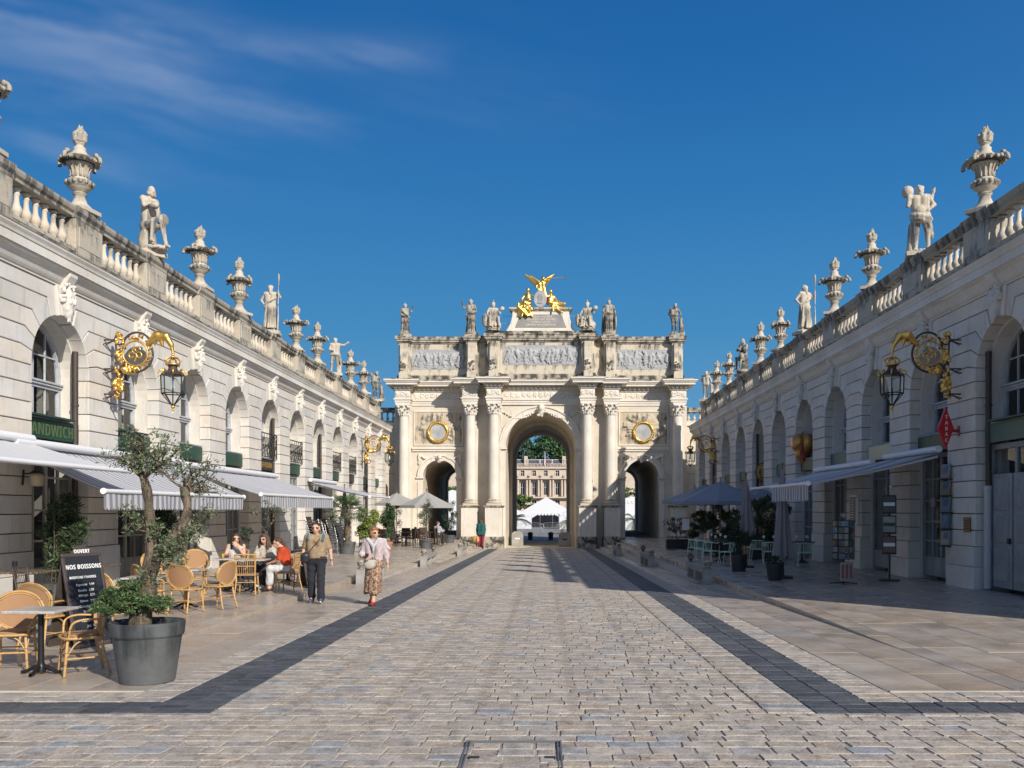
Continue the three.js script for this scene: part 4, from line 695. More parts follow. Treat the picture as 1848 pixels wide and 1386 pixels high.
  { const dn = new G(), bed = new G(); layer(front, 0.06, 9.851, 9.999, bk, bed); for (const [x0, x1, z] of front) { const n = Math.max(2, Math.round((x1 - x0) / 0.30)); for (let i = 0; i < n; i++) dn.raw(0.16, 0.12, 0.12, x0 + (i + 0.5) * (x1 - x0) / n, ay(9.925), z + 0.122); const m = Math.max(2, Math.round((x1 - x0 + 0.5) / 0.62)); } aPart('dentil_course', bed, M.archPale, cor); aPart('dentil', dn, M.archPale, cor, { kind: 'stuff' }); }
  for (const [x0, x1, z] of front) if (x1 - x0 > 0.6) aPart('frieze_carving', place(reliefGeo(x1 - x0 - 0.14, 0.46, 0.03, 0.07, 70 + Math.round(x0 * 3), 1), (x0 + x1) / 2, ay(9.475), z - 0.055), M.archPale);
  // attic
  const att = sym([[0, 2.72, 0.75], [2.72, 3.55, 1.25], [3.55, 4.25, 0.35], [4.25, 5.0, 0.75], [5.0, 8.85, 0.0], [8.85, 9.58, 0.35]]); att.splice(5, 2, [-2.72, 2.72, 0.75]);
  aPart('attic_base', (() => { const g = new G(); layer(att, 0.10, 10.441, 10.86, -6, g); return g; })(), M.archBlack);
  aPart('attic', layer(att, 0, 10.861, 13.02, -6), M.archOld);
  aPart('attic_cap', (() => { const g = new G(); layer(att, 0.08, 13.021, 13.10, -6, g); layer(att, 0.16, 13.101, 13.24, -6, g); layer(att, 0.22, 13.241, 13.46, -6, g); return g; })(), M.archBlack);
  aPart('attic_cap', (() => { const g = new G(); layer([[-3.55, 3.55, 0.85]], 0.16, 13.461, 13.70, -4, g); return g; })(), M.archBlack);
  aPart('attic_relief', place(reliefGeo(5.1, 1.33, 0.035, 0.13, 81, 0), 0, ay(12.12), 0.765), M.relief);
  for (const s of [-1, 1]) aPart('attic_relief', place(reliefGeo(3.6, 1.33, 0.035, 0.13, 82 + s, 0), s * 6.92, ay(11.95), 0.015), M.relief);
  for (const s of [-1, 1]) for (const [x, z, h] of [[3.135, 1.25, 0], [4.625, 0.75, 0], [9.215, 0.35, 0]]) {
    const cs = aPart('console', new G().box(0.60, 0.50, 0.34, s * x, ay(10.72), z + 0.28).ext(shape([[0, 0], [0.34, 0], [0.40, 0.25], [0.38, 0.55], [0.24, 0.85], [0.20, 1.6], [0.26, 1.95], [0, 2.0]]), 0.52, 0.02, s * x + 0.26, ay(10.98), z + 0.001, 0, -PI / 2, 0), M.archOld);
    seed(Math.round(x * 50)); const P = []; for (let i = 0; i < 16; i++) P.push(ell([rr(-0.2, 0.2), rr(0, 0.65), rr(0, 0.06)], [rr(0.05, 0.10), rr(0.05, 0.10), 0.07])); aPart('carving', place(smoothUV(blob(P, 0.035, 0.03)), s * x, ay(11.05), z + 0.36), M.archBlack, cs);
  }
  // tablet with the inscription
  const tab = []; for (let i = 0; i <= 10; i++) { const t = i / 10; tab.push([2.38 - 0.48 * Math.sin(t * PI / 2), 13.70 + 1.42 * t * t * 0.35 + 1.42 * t * 0.65]); }
  const tb = aPart('tablet', new G().ext(shape([...tab.map(([x, y]) => [x, ay(y)]), ...tab.slice().reverse().map(([x, y]) => [-x, ay(y)])]), 0.9, 0.02, 0, 0, -0.2), M.archPale);
  aPart('tablet_cap', new G().span(-2.02, 2.02, ay(15.121), ay(15.20), -0.3, 0.80).span(-2.10, 2.10, ay(15.201), ay(15.30), -0.3, 0.88), M.archOld, tb);
  aPart('plaque', new G().ext(shape([[-1.72, ay(13.98)], [1.72, ay(13.98)], [1.55, ay(14.4)], [1.42, ay(14.85)], [-1.42, ay(14.85)], [-1.55, ay(14.4)]]), 0.04, 0.008, 0, 0, 0.69), M.plaque, tb);
  for (let i = 0; i < 4; i++) aPart('lettering', boxUV(text(['HORUM AUGUSTO', 'PACIS ET FIDEI TESTES', 'PATRIAE DECUS', 'AMORIS MONUMENTUM'][i], 0.115, 0.012, fontSerif)), M.archPale, tb, { pos: [0, ay(14.70 - i * 0.18), 0.728] });
  for (const s of [-1, 1]) aPart('tie_rod', new G().bar([s * 1.8, ay(14.85), 0.2], [s * 3.1, ay(14.85), 0.2], 0.02).bar([s * 2.1, ay(14.35), 0.2], [s * 3.1, ay(14.35), 0.2], 0.02), M.steel);
}
// low walls with balustrades that join the arch to the arcades
for (const s of [-1, 1]) {
  const lw = thing('link_wall', s < 0 ? 'stone wall with balustrade joining the arch to the sunlit arcade' : 'stone wall with balustrade joining the arch to the shaded arcade', 'wall', [s * 11.7, AY, -63]);
  const nichePts = archPath(-s * 0.75, 0.5, ay(0.0), ay(3.2), 14); const sh = shape([[-1.75, 0], [1.75, 0], [1.75, ay(7.5)], [-1.75, ay(7.5)]]); sh.holes.push(hole(nichePts));
  part(lw, 'wall', new G().ext(sh, 0.5, 0, 0, 0, 0), M.arch); part(lw, 'niche_back', new G().span(-1.75, 1.75, 0, ay(7.5), -0.3, -0.001), M.arch);
  part(lw, 'cornice', new G().span(-1.75, 1.75, ay(7.501), ay(7.72), -0.3, 0.62), M.archPale); part(lw, 'handrail', new G().span(-1.75, 1.75, ay(8.45), ay(8.75), -0.05, 0.45), M.archBlack);
  part(lw, 'base_course', new G().span(-1.75, 1.75, ay(7.721), ay(7.86), -0.05, 0.45), M.archOld);
  for (let i = 0; i < 9; i++) part(lw, 'baluster', baluster, M.baluster[2], { pos: [-1.56 + i * 0.39, ay(7.86), 0.2], scale: [1.1, 1.055, 1.1] });
  for (let i = 0; i < 4; i++) part(lw, 'string_course', new G().span(-1.75, 1.75, ay(1.2 + i * 1.5), ay(1.23 + i * 1.5), 0.501, 0.512), M.joint);
}

// ---------- urns and statues on the balustrades ----------
const urnMat = [M.statue, M.statueDark];
function makeUrn(v) {
  seed(700 + v); const u = new THREE.Group();
  const S = v === 1 ? 0.94 : 1;
  part(u, 'plinth', new G().box(0.66, 0.10, 0.66, 0, 0.05, 0), M.statue);
  part(u, 'foot', new G().lathe([[0.30, 0.10], [0.27, 0.14], [0.17, 0.24], [0.125, 0.36], [0.12, 0.42], [0.16, 0.44], [0.16, 0.47], [0.12, 0.49]], 18), M.statue);
  const body = new G(); body.lathe([[0.12, 0.49], [0.17, 0.53], [0.26, 0.60], [0.29, 0.68], [0.26, 0.76], [0.20, 0.82], [0.185, 0.90], [0.20, 1.02], [0.25, 1.12], [0.33, 1.17], [0.05, 1.18]], 20);
  for (let i = 0; i < 14; i++) { const a = i / 14 * 2 * PI; body.tube([[Math.cos(a) * 0.20, 0.83, Math.sin(a) * 0.20], [Math.cos(a) * 0.197, 0.95, Math.sin(a) * 0.197], [Math.cos(a) * 0.25, 1.10, Math.sin(a) * 0.25]], 0.022, 5, 6); body.ball(0.055, Math.cos(a) * 0.275, 0.70, Math.sin(a) * 0.275); }
  part(u, 'body', body, M.statue);
  const rim = new G(); rim.lathe([[0.30, 1.17], [0.40, 1.19], [0.43, 1.23], [0.41, 1.27], [0.30, 1.31], [0.2, 1.33]], 24); for (let i = 0; i < 18; i++) { const a = i / 18 * 2 * PI; rim.ball(rr(0.035, 0.06), Math.cos(a) * 0.41, 1.22 + rr(-0.03, 0.03), Math.sin(a) * 0.41); }
  part(u, 'rim', rim, M.statueDark);
  for (const t of [0, PI / 2, PI, 3 * PI / 2].slice(0, v === 2 ? 4 : 4)) { // scrolled handles
    const P = []; const up = v === 2 ? 1 : 0.3; for (let i = 0; i <= 14; i++) { const q = i / 14, a = -0.5 + q * 4.6, rad = 0.13 * (1 - q * 0.6); P.push([Math.cos(t) * (0.43 + rad * Math.cos(a) * 0.8), 1.19 + up * 0.05 + rad * Math.sin(a), Math.sin(t) * (0.43 + rad * Math.cos(a) * 0.8)]); }
    const h = new G(); h.tube(P, (q) => 0.05 * (1 - q * 0.45), 6, 20); h.ball(0.06, Math.cos(t) * 0.42, 1.33, Math.sin(t) * 0.42); part(u, 'handle', h, M.statueDark);
  }
  part(u, 'cover', new G().lathe([[0.34, 1.28], [0.26, 1.34], [0.17, 1.40], [0.13, 1.48], [0.14, 1.53], [0.10, 1.56], [0.085, 1.60], [0.13, 1.63], [0.13, 1.655], [0.05, 1.67]], 18), M.statue);
  const fl = [ell([0, 1.74, 0], [0.12, 0.11, 0.12])]; for (let i = 0; i < 15; i++) { const a = i / 15 * 2 * PI * 2.4, q = i < 9 ? 0.085 : 0.035, hh = i < 9 ? rr(0.14, 0.22) : rr(0.24, 0.33); const x = Math.cos(a) * q, z = Math.sin(a) * q; fl.push(cap([x, 1.70, z], [x * 1.35, 1.70 + hh * 0.6, z * 1.35], 0.05, 0.032), cap([x * 1.35, 1.70 + hh * 0.6, z * 1.35], [x * 0.8 + 0.02, 1.70 + hh, z * 0.8], 0.032, 0.006)); }
  part(u, 'flame', smoothUV(blob(fl, 0.015, 0.010)).translate(0, -1.66, 0).scale(1.22, 1.22, 1.22).translate(0, 1.65, 0), M.statueDark);
  u.scale.setScalar(S); return u;
}
function bodyPrims(J, k = 1) { // generic human from joints
  const q = []; const c = (a, b, ra, rb) => q.push(cap(a, b, ra * k, (rb ?? ra) * k)), mid = (a, b, t = 0.5) => a.map((v, i) => lerp(v, b[i], t));
  c(J.hipL, J.hipR, 0.125); c(J.shL, J.shR, 0.075); for (const s of ['L', 'R']) { const in1 = mid(J['sh' + s], J.chest, 0.45), in2 = mid(J['hip' + s], J.pelvis, 0.2); c(in1, mid(in1, in2, 0.55), 0.115, 0.10); c(mid(in1, in2, 0.55), in2, 0.10, 0.12); }
  c(J.chest, J.neck, 0.085, 0.055); c(J.neck, J.head, 0.052, 0.055);
  for (const s of ['L', 'R']) { c(J['sh' + s], J['el' + s], 0.058, 0.043); c(J['el' + s], J['wr' + s], 0.043, 0.030); c(J['hip' + s], J['kn' + s], 0.092, 0.062); c(J['kn' + s], J['an' + s], 0.060, 0.040); c(J['an' + s], J['to' + s], 0.042, 0.030); }
  return q;
}
const stand = (o = {}) => ({ pelvis: [0, 0.95, 0], hipL: [-0.095, 0.92, 0], hipR: [0.095, 0.92, 0], knL: [-0.10, 0.50, 0.03], knR: [0.11, 0.50, 0.02], anL: [-0.11, 0.09, -0.01], anR: [0.12, 0.09, 0], toL: [-0.14, 0.035, 0.14], toR: [0.16, 0.035, 0.14], chest: [0, 1.32, 0], shL: [-0.185, 1.42, 0], shR: [0.185, 1.42, 0], neck: [0, 1.47, 0.005], head: [0, 1.60, 0.02], elL: [-0.25, 1.15, 0], elR: [0.25, 1.15, 0], wrL: [-0.26, 0.92, 0.08], wrR: [0.26, 0.92, 0.08], ...o });
function statueGeo(v) {
  seed(800 + v); let J, P, extra = [];
  const head = (h, r = 1) => [ell([h[0], h[1] + 0.01, h[2]], [0.085 * r, 0.115 * r, 0.10 * r]), ell([h[0], h[1] - 0.06 * r, h[2] + 0.03 * r], [0.06 * r, 0.06 * r, 0.06 * r]), cap([h[0], h[1] + 0.0, h[2] + 0.10 * r], [h[0], h[1] - 0.03, h[2] + 0.115 * r], 0.014)];
  const hair = (h, n, r = 1) => { for (let i = 0; i < n; i++) { const a = rr(0, 2 * PI), b = rr(-0.1, 1.2); extra.push(ell([h[0] + Math.cos(a) * Math.cos(b) * 0.085 * r, h[1] + 0.035 + Math.sin(b) * 0.095 * r, h[2] - 0.02 + Math.sin(a) * Math.cos(b) * 0.085 * r], [0.034, 0.034, 0.034])); } };
  const skirt = (y0, y1, n, w0, w1, lean = 0) => { for (let i = 0; i < n; i++) { const a = i / n * 2 * PI + rr(-0.15, 0.15), f = rr(0.8, 1.15); extra.push(cap([Math.cos(a) * w0, y0, Math.sin(a) * w0 * 0.75], [lean + Math.cos(a) * w1 * f, y1 + rr(0, 0.06), Math.sin(a) * w1 * 0.85 * f], 0.06, 0.05)); } };
  const sash = (a, b, n, r) => { for (let i = 0; i < n; i++) { const t = i / n; extra.push(cap([lerp(a[0], b[0], t) + rr(-0.02, 0.02), lerp(a[1], b[1], t), lerp(a[2], b[2], t) + 0.12 * Math.sin(t * PI)], [lerp(a[0], b[0], t + 0.14), lerp(a[1], b[1], t + 0.14), lerp(a[2], b[2], t + 0.14) + 0.12 * Math.sin((t + 0.14) * PI)], r * rr(0.8, 1.2))); } };
  if (v === 0) { J = stand({ elR: [0.36, 1.28, 0.10], wrR: [0.31, 1.45, 0.20], elL: [-0.36, 1.18, -0.06], wrL: [-0.20, 0.98, 0.04], knL: [-0.14, 0.5, 0.08] }); skirt(0.98, 0.12, 13, 0.13, 0.21); sash([-0.2, 1.0, 0.05], [0.24, 1.3, 0.02], 6, 0.05); extra.push(cap([0.30, 0.02, 0.22], [0.33, 2.10, 0.18], 0.022, 0.016), ell([0.33, 2.0, 0.18], [0.035, 0.16, 0.035]), cap([0, 1.54, 0.09], [0, 1.42, 0.12], 0.055, 0.03)); hair(J.head, 16); }
  if (v === 1) { J = stand({ elL: [-0.30, 1.22, 0.08], wrL: [-0.28, 1.42, 0.14], elR: [0.34, 1.22, -0.02], wrR: [0.18, 1.05, 0.12], hipR: [0.12, 0.93, 0], knR: [0.17, 0.52, 0.09], anR: [0.2, 0.1, 0.0] }); extra.push(ell([-0.30, 1.60, 0.02], [0.15, 0.16, 0.14]), cap([-0.26, 1.42, 0.1], [-0.3, 1.6, 0.02], 0.06), cap([-0.22, 0.0, -0.1], [-0.2, 0.75, -0.1], 0.11, 0.07), cap([0.28, 1.38, -0.08], [0.33, 1.62, -0.1], 0.05, 0.04), cap([0.33, 1.6, -0.1], [0.36, 1.68, -0.08], 0.05, 0.02)); sash([-0.2, 0.98, 0.02], [0.24, 0.84, 0.05], 8, 0.065); sash([-0.16, 0.88, 0.02], [0.22, 0.74, 0.05], 8, 0.06); sash([0.18, 0.85, 0.05], [0.28, 0.40, -0.04], 7, 0.06); extra.push(ell([0, 1.08, 0.07], [0.15, 0.14, 0.11]), ell([0, 0.86, 0.06], [0.17, 0.11, 0.13])); hair(J.head, 20, 1.08); }
  if (v === 2) { J = stand({ elR: [0.42, 1.40, 0.04], wrR: [0.58, 1.50, 0.10], elL: [-0.26, 1.16, 0.1], wrL: [-0.08, 1.10, 0.2], knL: [-0.15, 0.52, 0.11], anL: [-0.2, 0.1, -0.02] }); extra.push(ell([0.62, 1.53, 0.1], [0.06, 0.05, 0.05]), cap([0.2, 0.0, -0.12], [0.24, 0.6, -0.12], 0.10, 0.06)); sash([-0.2, 0.9, 0.06], [0.22, 0.95, 0.04], 6, 0.05); sash([0.2, 0.95, -0.05], [0.3, 0.4, -0.12], 6, 0.05); hair(J.head, 18, 1.05); }
  if (v === 3) { // seated on a rock, turned
    J = { pelvis: [0, 0.62, 0], hipL: [-0.1, 0.62, 0], hipR: [0.1, 0.62, 0], knL: [-0.10, 0.66, 0.42], knR: [0.16, 0.60, 0.40], anL: [-0.12, 0.22, 0.36], anR: [0.20, 0.15, 0.50], toL: [-0.13, 0.17, 0.5], toR: [0.22, 0.09, 0.63], chest: [0, 1.0, 0.03], shL: [-0.18, 1.12, 0.05], shR: [0.18, 1.10, 0.03], neck: [0, 1.18, 0.06], head: [0.02, 1.31, 0.10], elL: [-0.24, 0.92, 0.2], elR: [0.25, 0.85, 0.1], wrL: [-0.05, 1.02, 0.30], wrR: [0.15, 0.72, 0.36] }; extra.push(ell([-0.02, 0.28, -0.04], [0.22, 0.34, 0.24]), ell([0.08, 0.08, 0.2], [0.28, 0.10, 0.32]), ell([-0.02, 1.06, 0.34], [0.10, 0.09, 0.12]), ell([0.18, 0.74, 0.40], [0.13, 0.15, 0.12])); hair(J.head, 24, 1.1); for (const p of ['chest', 'shL', 'shR', 'neck', 'head', 'elL', 'wrL']) { J[p] = [J[p][0], J[p][1] + 0.12, J[p][2]]; } }
  if (v === 4) { // draped woman, one arm raised
    J = stand({ elL: [-0.33, 1.30, 0.12], wrL: [-0.42, 1.56, 0.16], elR: [0.27, 1.15, 0.06], wrR: [0.10, 1.02, 0.20] }); skirt(1.02, 0.06, 15, 0.12, 0.23); skirt(1.25, 0.7, 9, 0.11, 0.20); sash([-0.22, 0.95, 0.1], [0.22, 1.38, 0.0], 6, 0.055); extra.push(cap([0, 1.70, 0], [0.0, 1.80, -0.02], 0.05, 0.03), ell([-0.42, 1.62, 0.17], [0.04, 0.06, 0.04])); hair(J.head, 18, 1.1); }
  if (v === 5) { // helmeted figure in cloak
    J = stand({ elR: [0.30, 1.16, 0.02], wrR: [0.34, 0.92, 0.10], elL: [-0.30, 1.18, 0.02], wrL: [-0.20, 1.0, 0.2] }); skirt(1.05, 0.05, 14, 0.13, 0.22); extra.push(cap([-0.22, 1.4, -0.08], [-0.28, 0.1, -0.12], 0.08, 0.11), cap([0.22, 1.4, -0.08], [0.26, 0.1, -0.12], 0.08, 0.11), cap([0, 1.70, -0.07], [0, 1.80, 0.07], 0.035, 0.03), ell([0, 1.66, 0.0], [0.10, 0.07, 0.11]), ell([0.33, 0.55, 0.14], [0.06, 0.34, 0.18])); }
  if (v === 6) { // bare figure leaning on a trunk
    J = stand({ shL: [-0.19, 1.40, 0.03], shR: [0.18, 1.37, 0.03], chest: [0, 1.28, 0.03], neck: [0.03, 1.45, 0.08], head: [0.07, 1.55, 0.15], elR: [0.34, 1.14, 0.02], wrR: [0.36, 0.88, 0.08], elL: [-0.32, 1.16, -0.1], wrL: [-0.16, 0.98, -0.12], knL: [-0.09, 0.5, 0.1], anR: [0.05, 0.09, -0.05], toR: [0.08, 0.04, 0.1] }); extra.push(cap([0.42, 0.0, -0.02], [0.36, 0.86, 0.04], 0.16, 0.09), cap([0.38, 0.8, 0.06], [0.36, 0.35, 0.12], 0.08, 0.05)); hair(J.head, 16); }
  if (v === 7) { // seated trophy figure with shield and helmet
    J = { pelvis: [0, 0.45, 0], hipL: [-0.1, 0.45, 0], hipR: [0.1, 0.45, 0], knL: [-0.2, 0.5, 0.36], knR: [0.2, 0.5, 0.36], anL: [-0.22, 0.1, 0.35], anR: [0.25, 0.1, 0.38], toL: [-0.24, 0.05, 0.5], toR: [0.28, 0.05, 0.5], chest: [0, 0.85, 0], shL: [-0.19, 0.98, 0], shR: [0.19, 0.98, 0], neck: [0, 1.04, 0], head: [0, 1.18, 0.03], elL: [-0.32, 0.75, 0.1], elR: [0.34, 0.78, 0.05], wrL: [-0.3, 0.6, 0.3], wrR: [0.42, 0.95, 0.12] }; skirt(0.6, 0.05, 14, 0.2, 0.36); extra.push(ell([0, 0.2, -0.05], [0.4, 0.25, 0.35]), ell([-0.45, 0.4, 0.12], [0.12, 0.32, 0.26]), ell([0, 1.26, 0.0], [0.105, 0.08, 0.12]), cap([0, 1.30, -0.08], [0, 1.42, 0.06], 0.035, 0.03), ell([0.45, 1.0, 0.1], [0.12, 0.12, 0.1])); hair([0, 1.2, 0], 8); }
  P = [...bodyPrims(J, v === 1 ? 1.22 : v === 2 ? 1.18 : 1.08), ...head(J.head, 1.12), ...extra, ell([0, 0.0, 0.02], [0.36, 0.07, 0.30])];
  const dr = [0, 4, 5, 7].includes(v), n2 = (d, x, y, z) => d + 0.004 * Math.sin(x * 75 + y * 31) * Math.sin(z * 67 + y * 23) + (dr && y < 1.0 && y > 0.08 ? 0.012 * Math.sin(Math.atan2(z, x) * 15 + y * 5) : 0);
  return smoothUV(blob(P, 0.019, 0.022, n2));
}
const statues = Array.from({ length: 8 }, (_, v) => statueGeo(v));
{
  const urns = [0, 1, 2].map(makeUrn);
  const statueText = { '-1': { 1: ['seated stone boy with a flute on the sunlit balustrade', 3, 0.9], 4: ['bearded stone man holding a staff on the sunlit balustrade', 0, 0.1], 7: ['stone figure reaching out one arm on the sunlit balustrade', 2, 0.2], 10: ['weathered stone figure at the arch end of the sunlit balustrade', 6, 0.4] },
    '1': { 1: ['stone boy carrying a sack on his shoulder on the shaded balustrade', 1, -0.3], 4: ['draped stone figure with folded arms on the shaded balustrade', 0, 0.4], 7: ['dark seated stone figure on the shaded balustrade', 3, -0.9], 10: ['weathered stone figure at the arch end of the shaded balustrade', 6, -0.5] } };
  for (const s of [-1, 1]) for (let j = -1; j <= 10; j++) {
    const u = j === 10 ? U1 - 0.63 : bayC(j) + BAY / 2, x = s * (WALL + 0.37 + 0.20), y = 8.70, st = statueText[s][j];
    if (st) {
      const [label, v, turn] = st, o = thing('statue', label, 'statue', [x, y - 0.01, -u], turn);
      part(o, 'plinth', new G().box(0.74, 0.12, 0.66, 0, 0.06, 0), M.statue);
      part(o, 'figure', statues[v], s < 0 && j === 10 || s > 0 && j === 7 ? M.statueDark : M.statue, { pos: [0, 0.13, 0], scale: [1.06, v === 3 ? 1.16 : 1.06, 1.06] });
    } else {
      const src = urns[((j + 3) * (s > 0 ? 2 : 1)) % 3], o = src.clone(); o.name = numbered('flame_urn'); o.position.set(x, y - 0.01, -u); o.rotation.y = rr(-0.7, 0.7);
      const N = s < 0 ? ['seated boy', 'bearded man', 'reaching figure', 'end figure'] : ['boy with sack', 'draped figure', 'seated figure', 'end figure'], q = (j + 2) % 3, k = Math.floor((j + 1) / 3), pre = `flame urn on the ${s < 0 ? 'sunlit' : 'shaded'} balustrade, `;
      o.userData = { label: j === -1 ? pre + `second from the ${N[0]}, away from the arch` : q === 2 ? pre + `beside the ${N[k]}, away from the arch` : pre + `beside the ${N[k - 1]}, towards the arch`, category: 'urn', group: s < 0 ? 'flame urns along the sunlit balustrade' : 'flame urns along the shaded balustrade' }; scene.add(o);
    }
  }
  // statues on the arch
  for (const [px, v, z, y, turn, sc, label] of [[731, 4, 0.15, 13.46, 0.3, 1.18, 'weathered draped statue above the arch bay next to the sunlit arcade'], [850, 4, 0.45, 13.46, -0.1, 1.30, 'crowned draped statue raising one arm on the arch attic'], [890, 7, 0.95, 13.70, 0.2, 1.32, 'seated stone figure with shield left unpainted beside the gilded group and raised-arm statue'], [1060, 7, 0.95, 13.70, -0.3, 1.32, 'helmeted seated stone figure with shield beside the helmeted standing statue'], [1099, 5, 0.45, 13.46, 0, 1.30, 'helmeted standing statue in a long cloak on the arch attic'], [1217, 6, 0.15, 13.46, -0.2, 1.22, 'bare stone statue leaning on a tree trunk on the arch attic']]) {
    const d = AD - z, o = thing('statue', label, 'statue', [wx(px, d), y + 0.002, -d], turn);
    if (px === 890) o.userData.label = 'seated stone figure beside the statue with a raised arm';
    part(o, 'plinth', new G().box(0.80, 0.14, 0.70, 0, 0.07, 0), M.archBlack);
    part(o, 'figure', statues[v], v === 7 ? M.statue : M.statueDark, { pos: [0, 0.15, 0], scale: [px === 731 ? -sc : sc, sc, sc] });
  }
  // gilded group with the medallion
  const gg = thing('gilded_group', 'gilded winged figure blowing a trumpet over two seated figures and a white medallion', 'sculpture', [-0.02, 15.30, -AD + 0.30]); gg.scale.setScalar(1.16);
  seed(950);
  const wing = (s) => { const wl = 0.62; const p = []; for (let i = 0; i < 9; i++) { const t = i / 8; const b = [s * (0.12 + 0.05 * i), 1.55 + 0.02 * i, -0.05]; p.push(cap([s * 0.15, 1.42 + 0.03 * i, -0.05], [s * (0.30 + 0.068 * i * (s < 0 ? 1.15 : 0.85)), 1.38 + 0.075 * i + 0.05 * t, -0.10], 0.07, 0.045)); } p.push(cap([s * 0.1, 1.6, -0.02], [s * 0.6, 1.95, -0.08], 0.085, 0.05)); return p; };
  const fameJ = { pelvis: [0.12, 1.0, 0.05], hipL: [0.03, 0.98, 0.05], hipR: [0.21, 0.98, 0.05], knL: [0.05, 0.66, 0.25], knR: [0.28, 0.64, 0.15], anL: [0.10, 0.35, 0.05], anR: [0.36, 0.33, 0.0], toL: [0.12, 0.3, 0.1], toR: [0.4, 0.28, 0.08], chest: [0.05, 1.38, 0.08], shL: [-0.14, 1.48, 0.08], shR: [0.24, 1.50, 0.08], neck: [0.08, 1.56, 0.10], head: [0.16, 1.72, 0.14], elL: [-0.25, 1.26, 0.15], elR: [0.42, 1.62, 0.14], wrL: [-0.12, 1.06, 0.22], wrR: [0.55, 1.76, 0.16] };
  const fame = [...bodyPrims(fameJ, 1.15), ell([0.16, 1.74, 0.14], [0.10, 0.13, 0.11]), cap([0.14, 1.84, 0.1], [0.22, 1.9, 0.08], 0.06, 0.03)];
  for (let i = 0; i < 12; i++) fame.push(cap([rr(-0.1, 0.25), rr(0.9, 1.2), 0.12], [rr(-0.05, 0.45), rr(0.3, 0.6), 0.1], 0.06, 0.05));
  part(gg, 'winged_figure', smoothUV(blob(fame, 0.03, 0.04)), M.gold);
  for (const s of [-1, 1]) part(gg, 'wing', smoothUV(blob(wing(s), 0.028, 0.012)), M.gold);
  part(gg, 'trumpet', new G().bar([0.35, 1.74, 0.2], [1.35, 1.80, 0.2], 0.018, 0.022).lathe([[0.02, 0], [0.03, 0.08], [0.075, 0.14]], 10, 1.33, 1.80, 0.2, 0, 0, -PI / 2), M.gold);
  const sit = (x, y, sd, dir) => { seed(sd); const p = []; const o = [x, y, 0.2]; p.push(ell([o[0], o[1] + 0.62, o[2]], [0.20, 0.32, 0.18]), ell([o[0], o[1] + 1.06, o[2] + 0.03], [0.105, 0.14, 0.12]), cap([o[0], o[1] + 0.85, o[2]], [o[0], o[1] + 1.0, o[2]], 0.07)); for (let i = 0; i < 14; i++) { const a = rr(-0.5, 0.5); p.push(cap([o[0] + a * 0.3, o[1] + rr(0.25, 0.5), o[2] + rr(0, 0.15)], [o[0] + dir * rr(0.0, 0.75), o[1] + rr(-0.25, 0.15), o[2] + rr(0.05, 0.3)], rr(0.06, 0.10), 0.06)); } p.push(cap([o[0] - dir * 0.15, o[1] + 0.8, o[2] + 0.1], [o[0] - dir * 0.42, o[1] + 0.62, o[2] + 0.2], 0.06, 0.045), cap([o[0] + dir * 0.18, o[1] + 0.8, o[2]], [o[0] + dir * 0.36, o[1] + 0.5, o[2] + 0.1], 0.06, 0.05)); return p; };
  { seed(963); const dr = []; for (let i = 0; i < 22; i++) dr.push(cap([rr(-1.35, -0.5), rr(-0.05, 0.35), rr(0.2, 0.5)], [rr(-1.35, -0.45), rr(-0.55, -0.1), rr(0.3, 0.55)], rr(0.06, 0.11), 0.06)); part(gg, 'seated_figure', smoothUV(blob([...sit(-0.72, -0.02, 960, -1), ...dr, ell([-1.05, 0.05, 0.25], [0.32, 0.36, 0.2])], 0.03, 0.03)), M.gold); }
  { seed(964); for (let i = 0; i < 1; i++) rnd(); }
  part(gg, 'seated_figure', smoothUV(blob([...sit(0.60, -0.1, 961, 1), ...Array.from({ length: 16 }, () => cap([rr(0.45, 1.1), rr(0.1, 0.5), rr(0.15, 0.4)], [rr(0.7, 1.5), rr(-0.02, 0.25), rr(0.15, 0.4)], rr(0.06, 0.11), 0.06)), ell([1.15, 0.12, 0.2], [0.3, 0.16, 0.2]), ell([0.95, 0.2, 0.2], [0.25, 0.22, 0.2]), cap([0.7, 0.1, 0.45], [0.74, -0.25, 0.55], 0.07, 0.05)], 0.03, 0.04)), M.gold);
  const md = part(gg, 'medallion', new G().cyl(0.37, 0.37, 0.10, 40, 0, 0.48, 0.46, PI / 2, 0, 0, 1, 1, 1.28), M.relief);
  part(md, 'profile', new G().ext(shape([[-0.10, -0.28], [0.10, -0.28], [0.05, -0.13], [0.12, -0.10], [0.12, -0.02], [0.16, 0.02], [0.12, 0.12], [0.06, 0.26], [-0.08, 0.26], [-0.16, 0.14], [-0.13, -0.06], [-0.20, -0.24]]), 0.03, 0.006, 0, 0.48, 0.512), M.plaque);
}
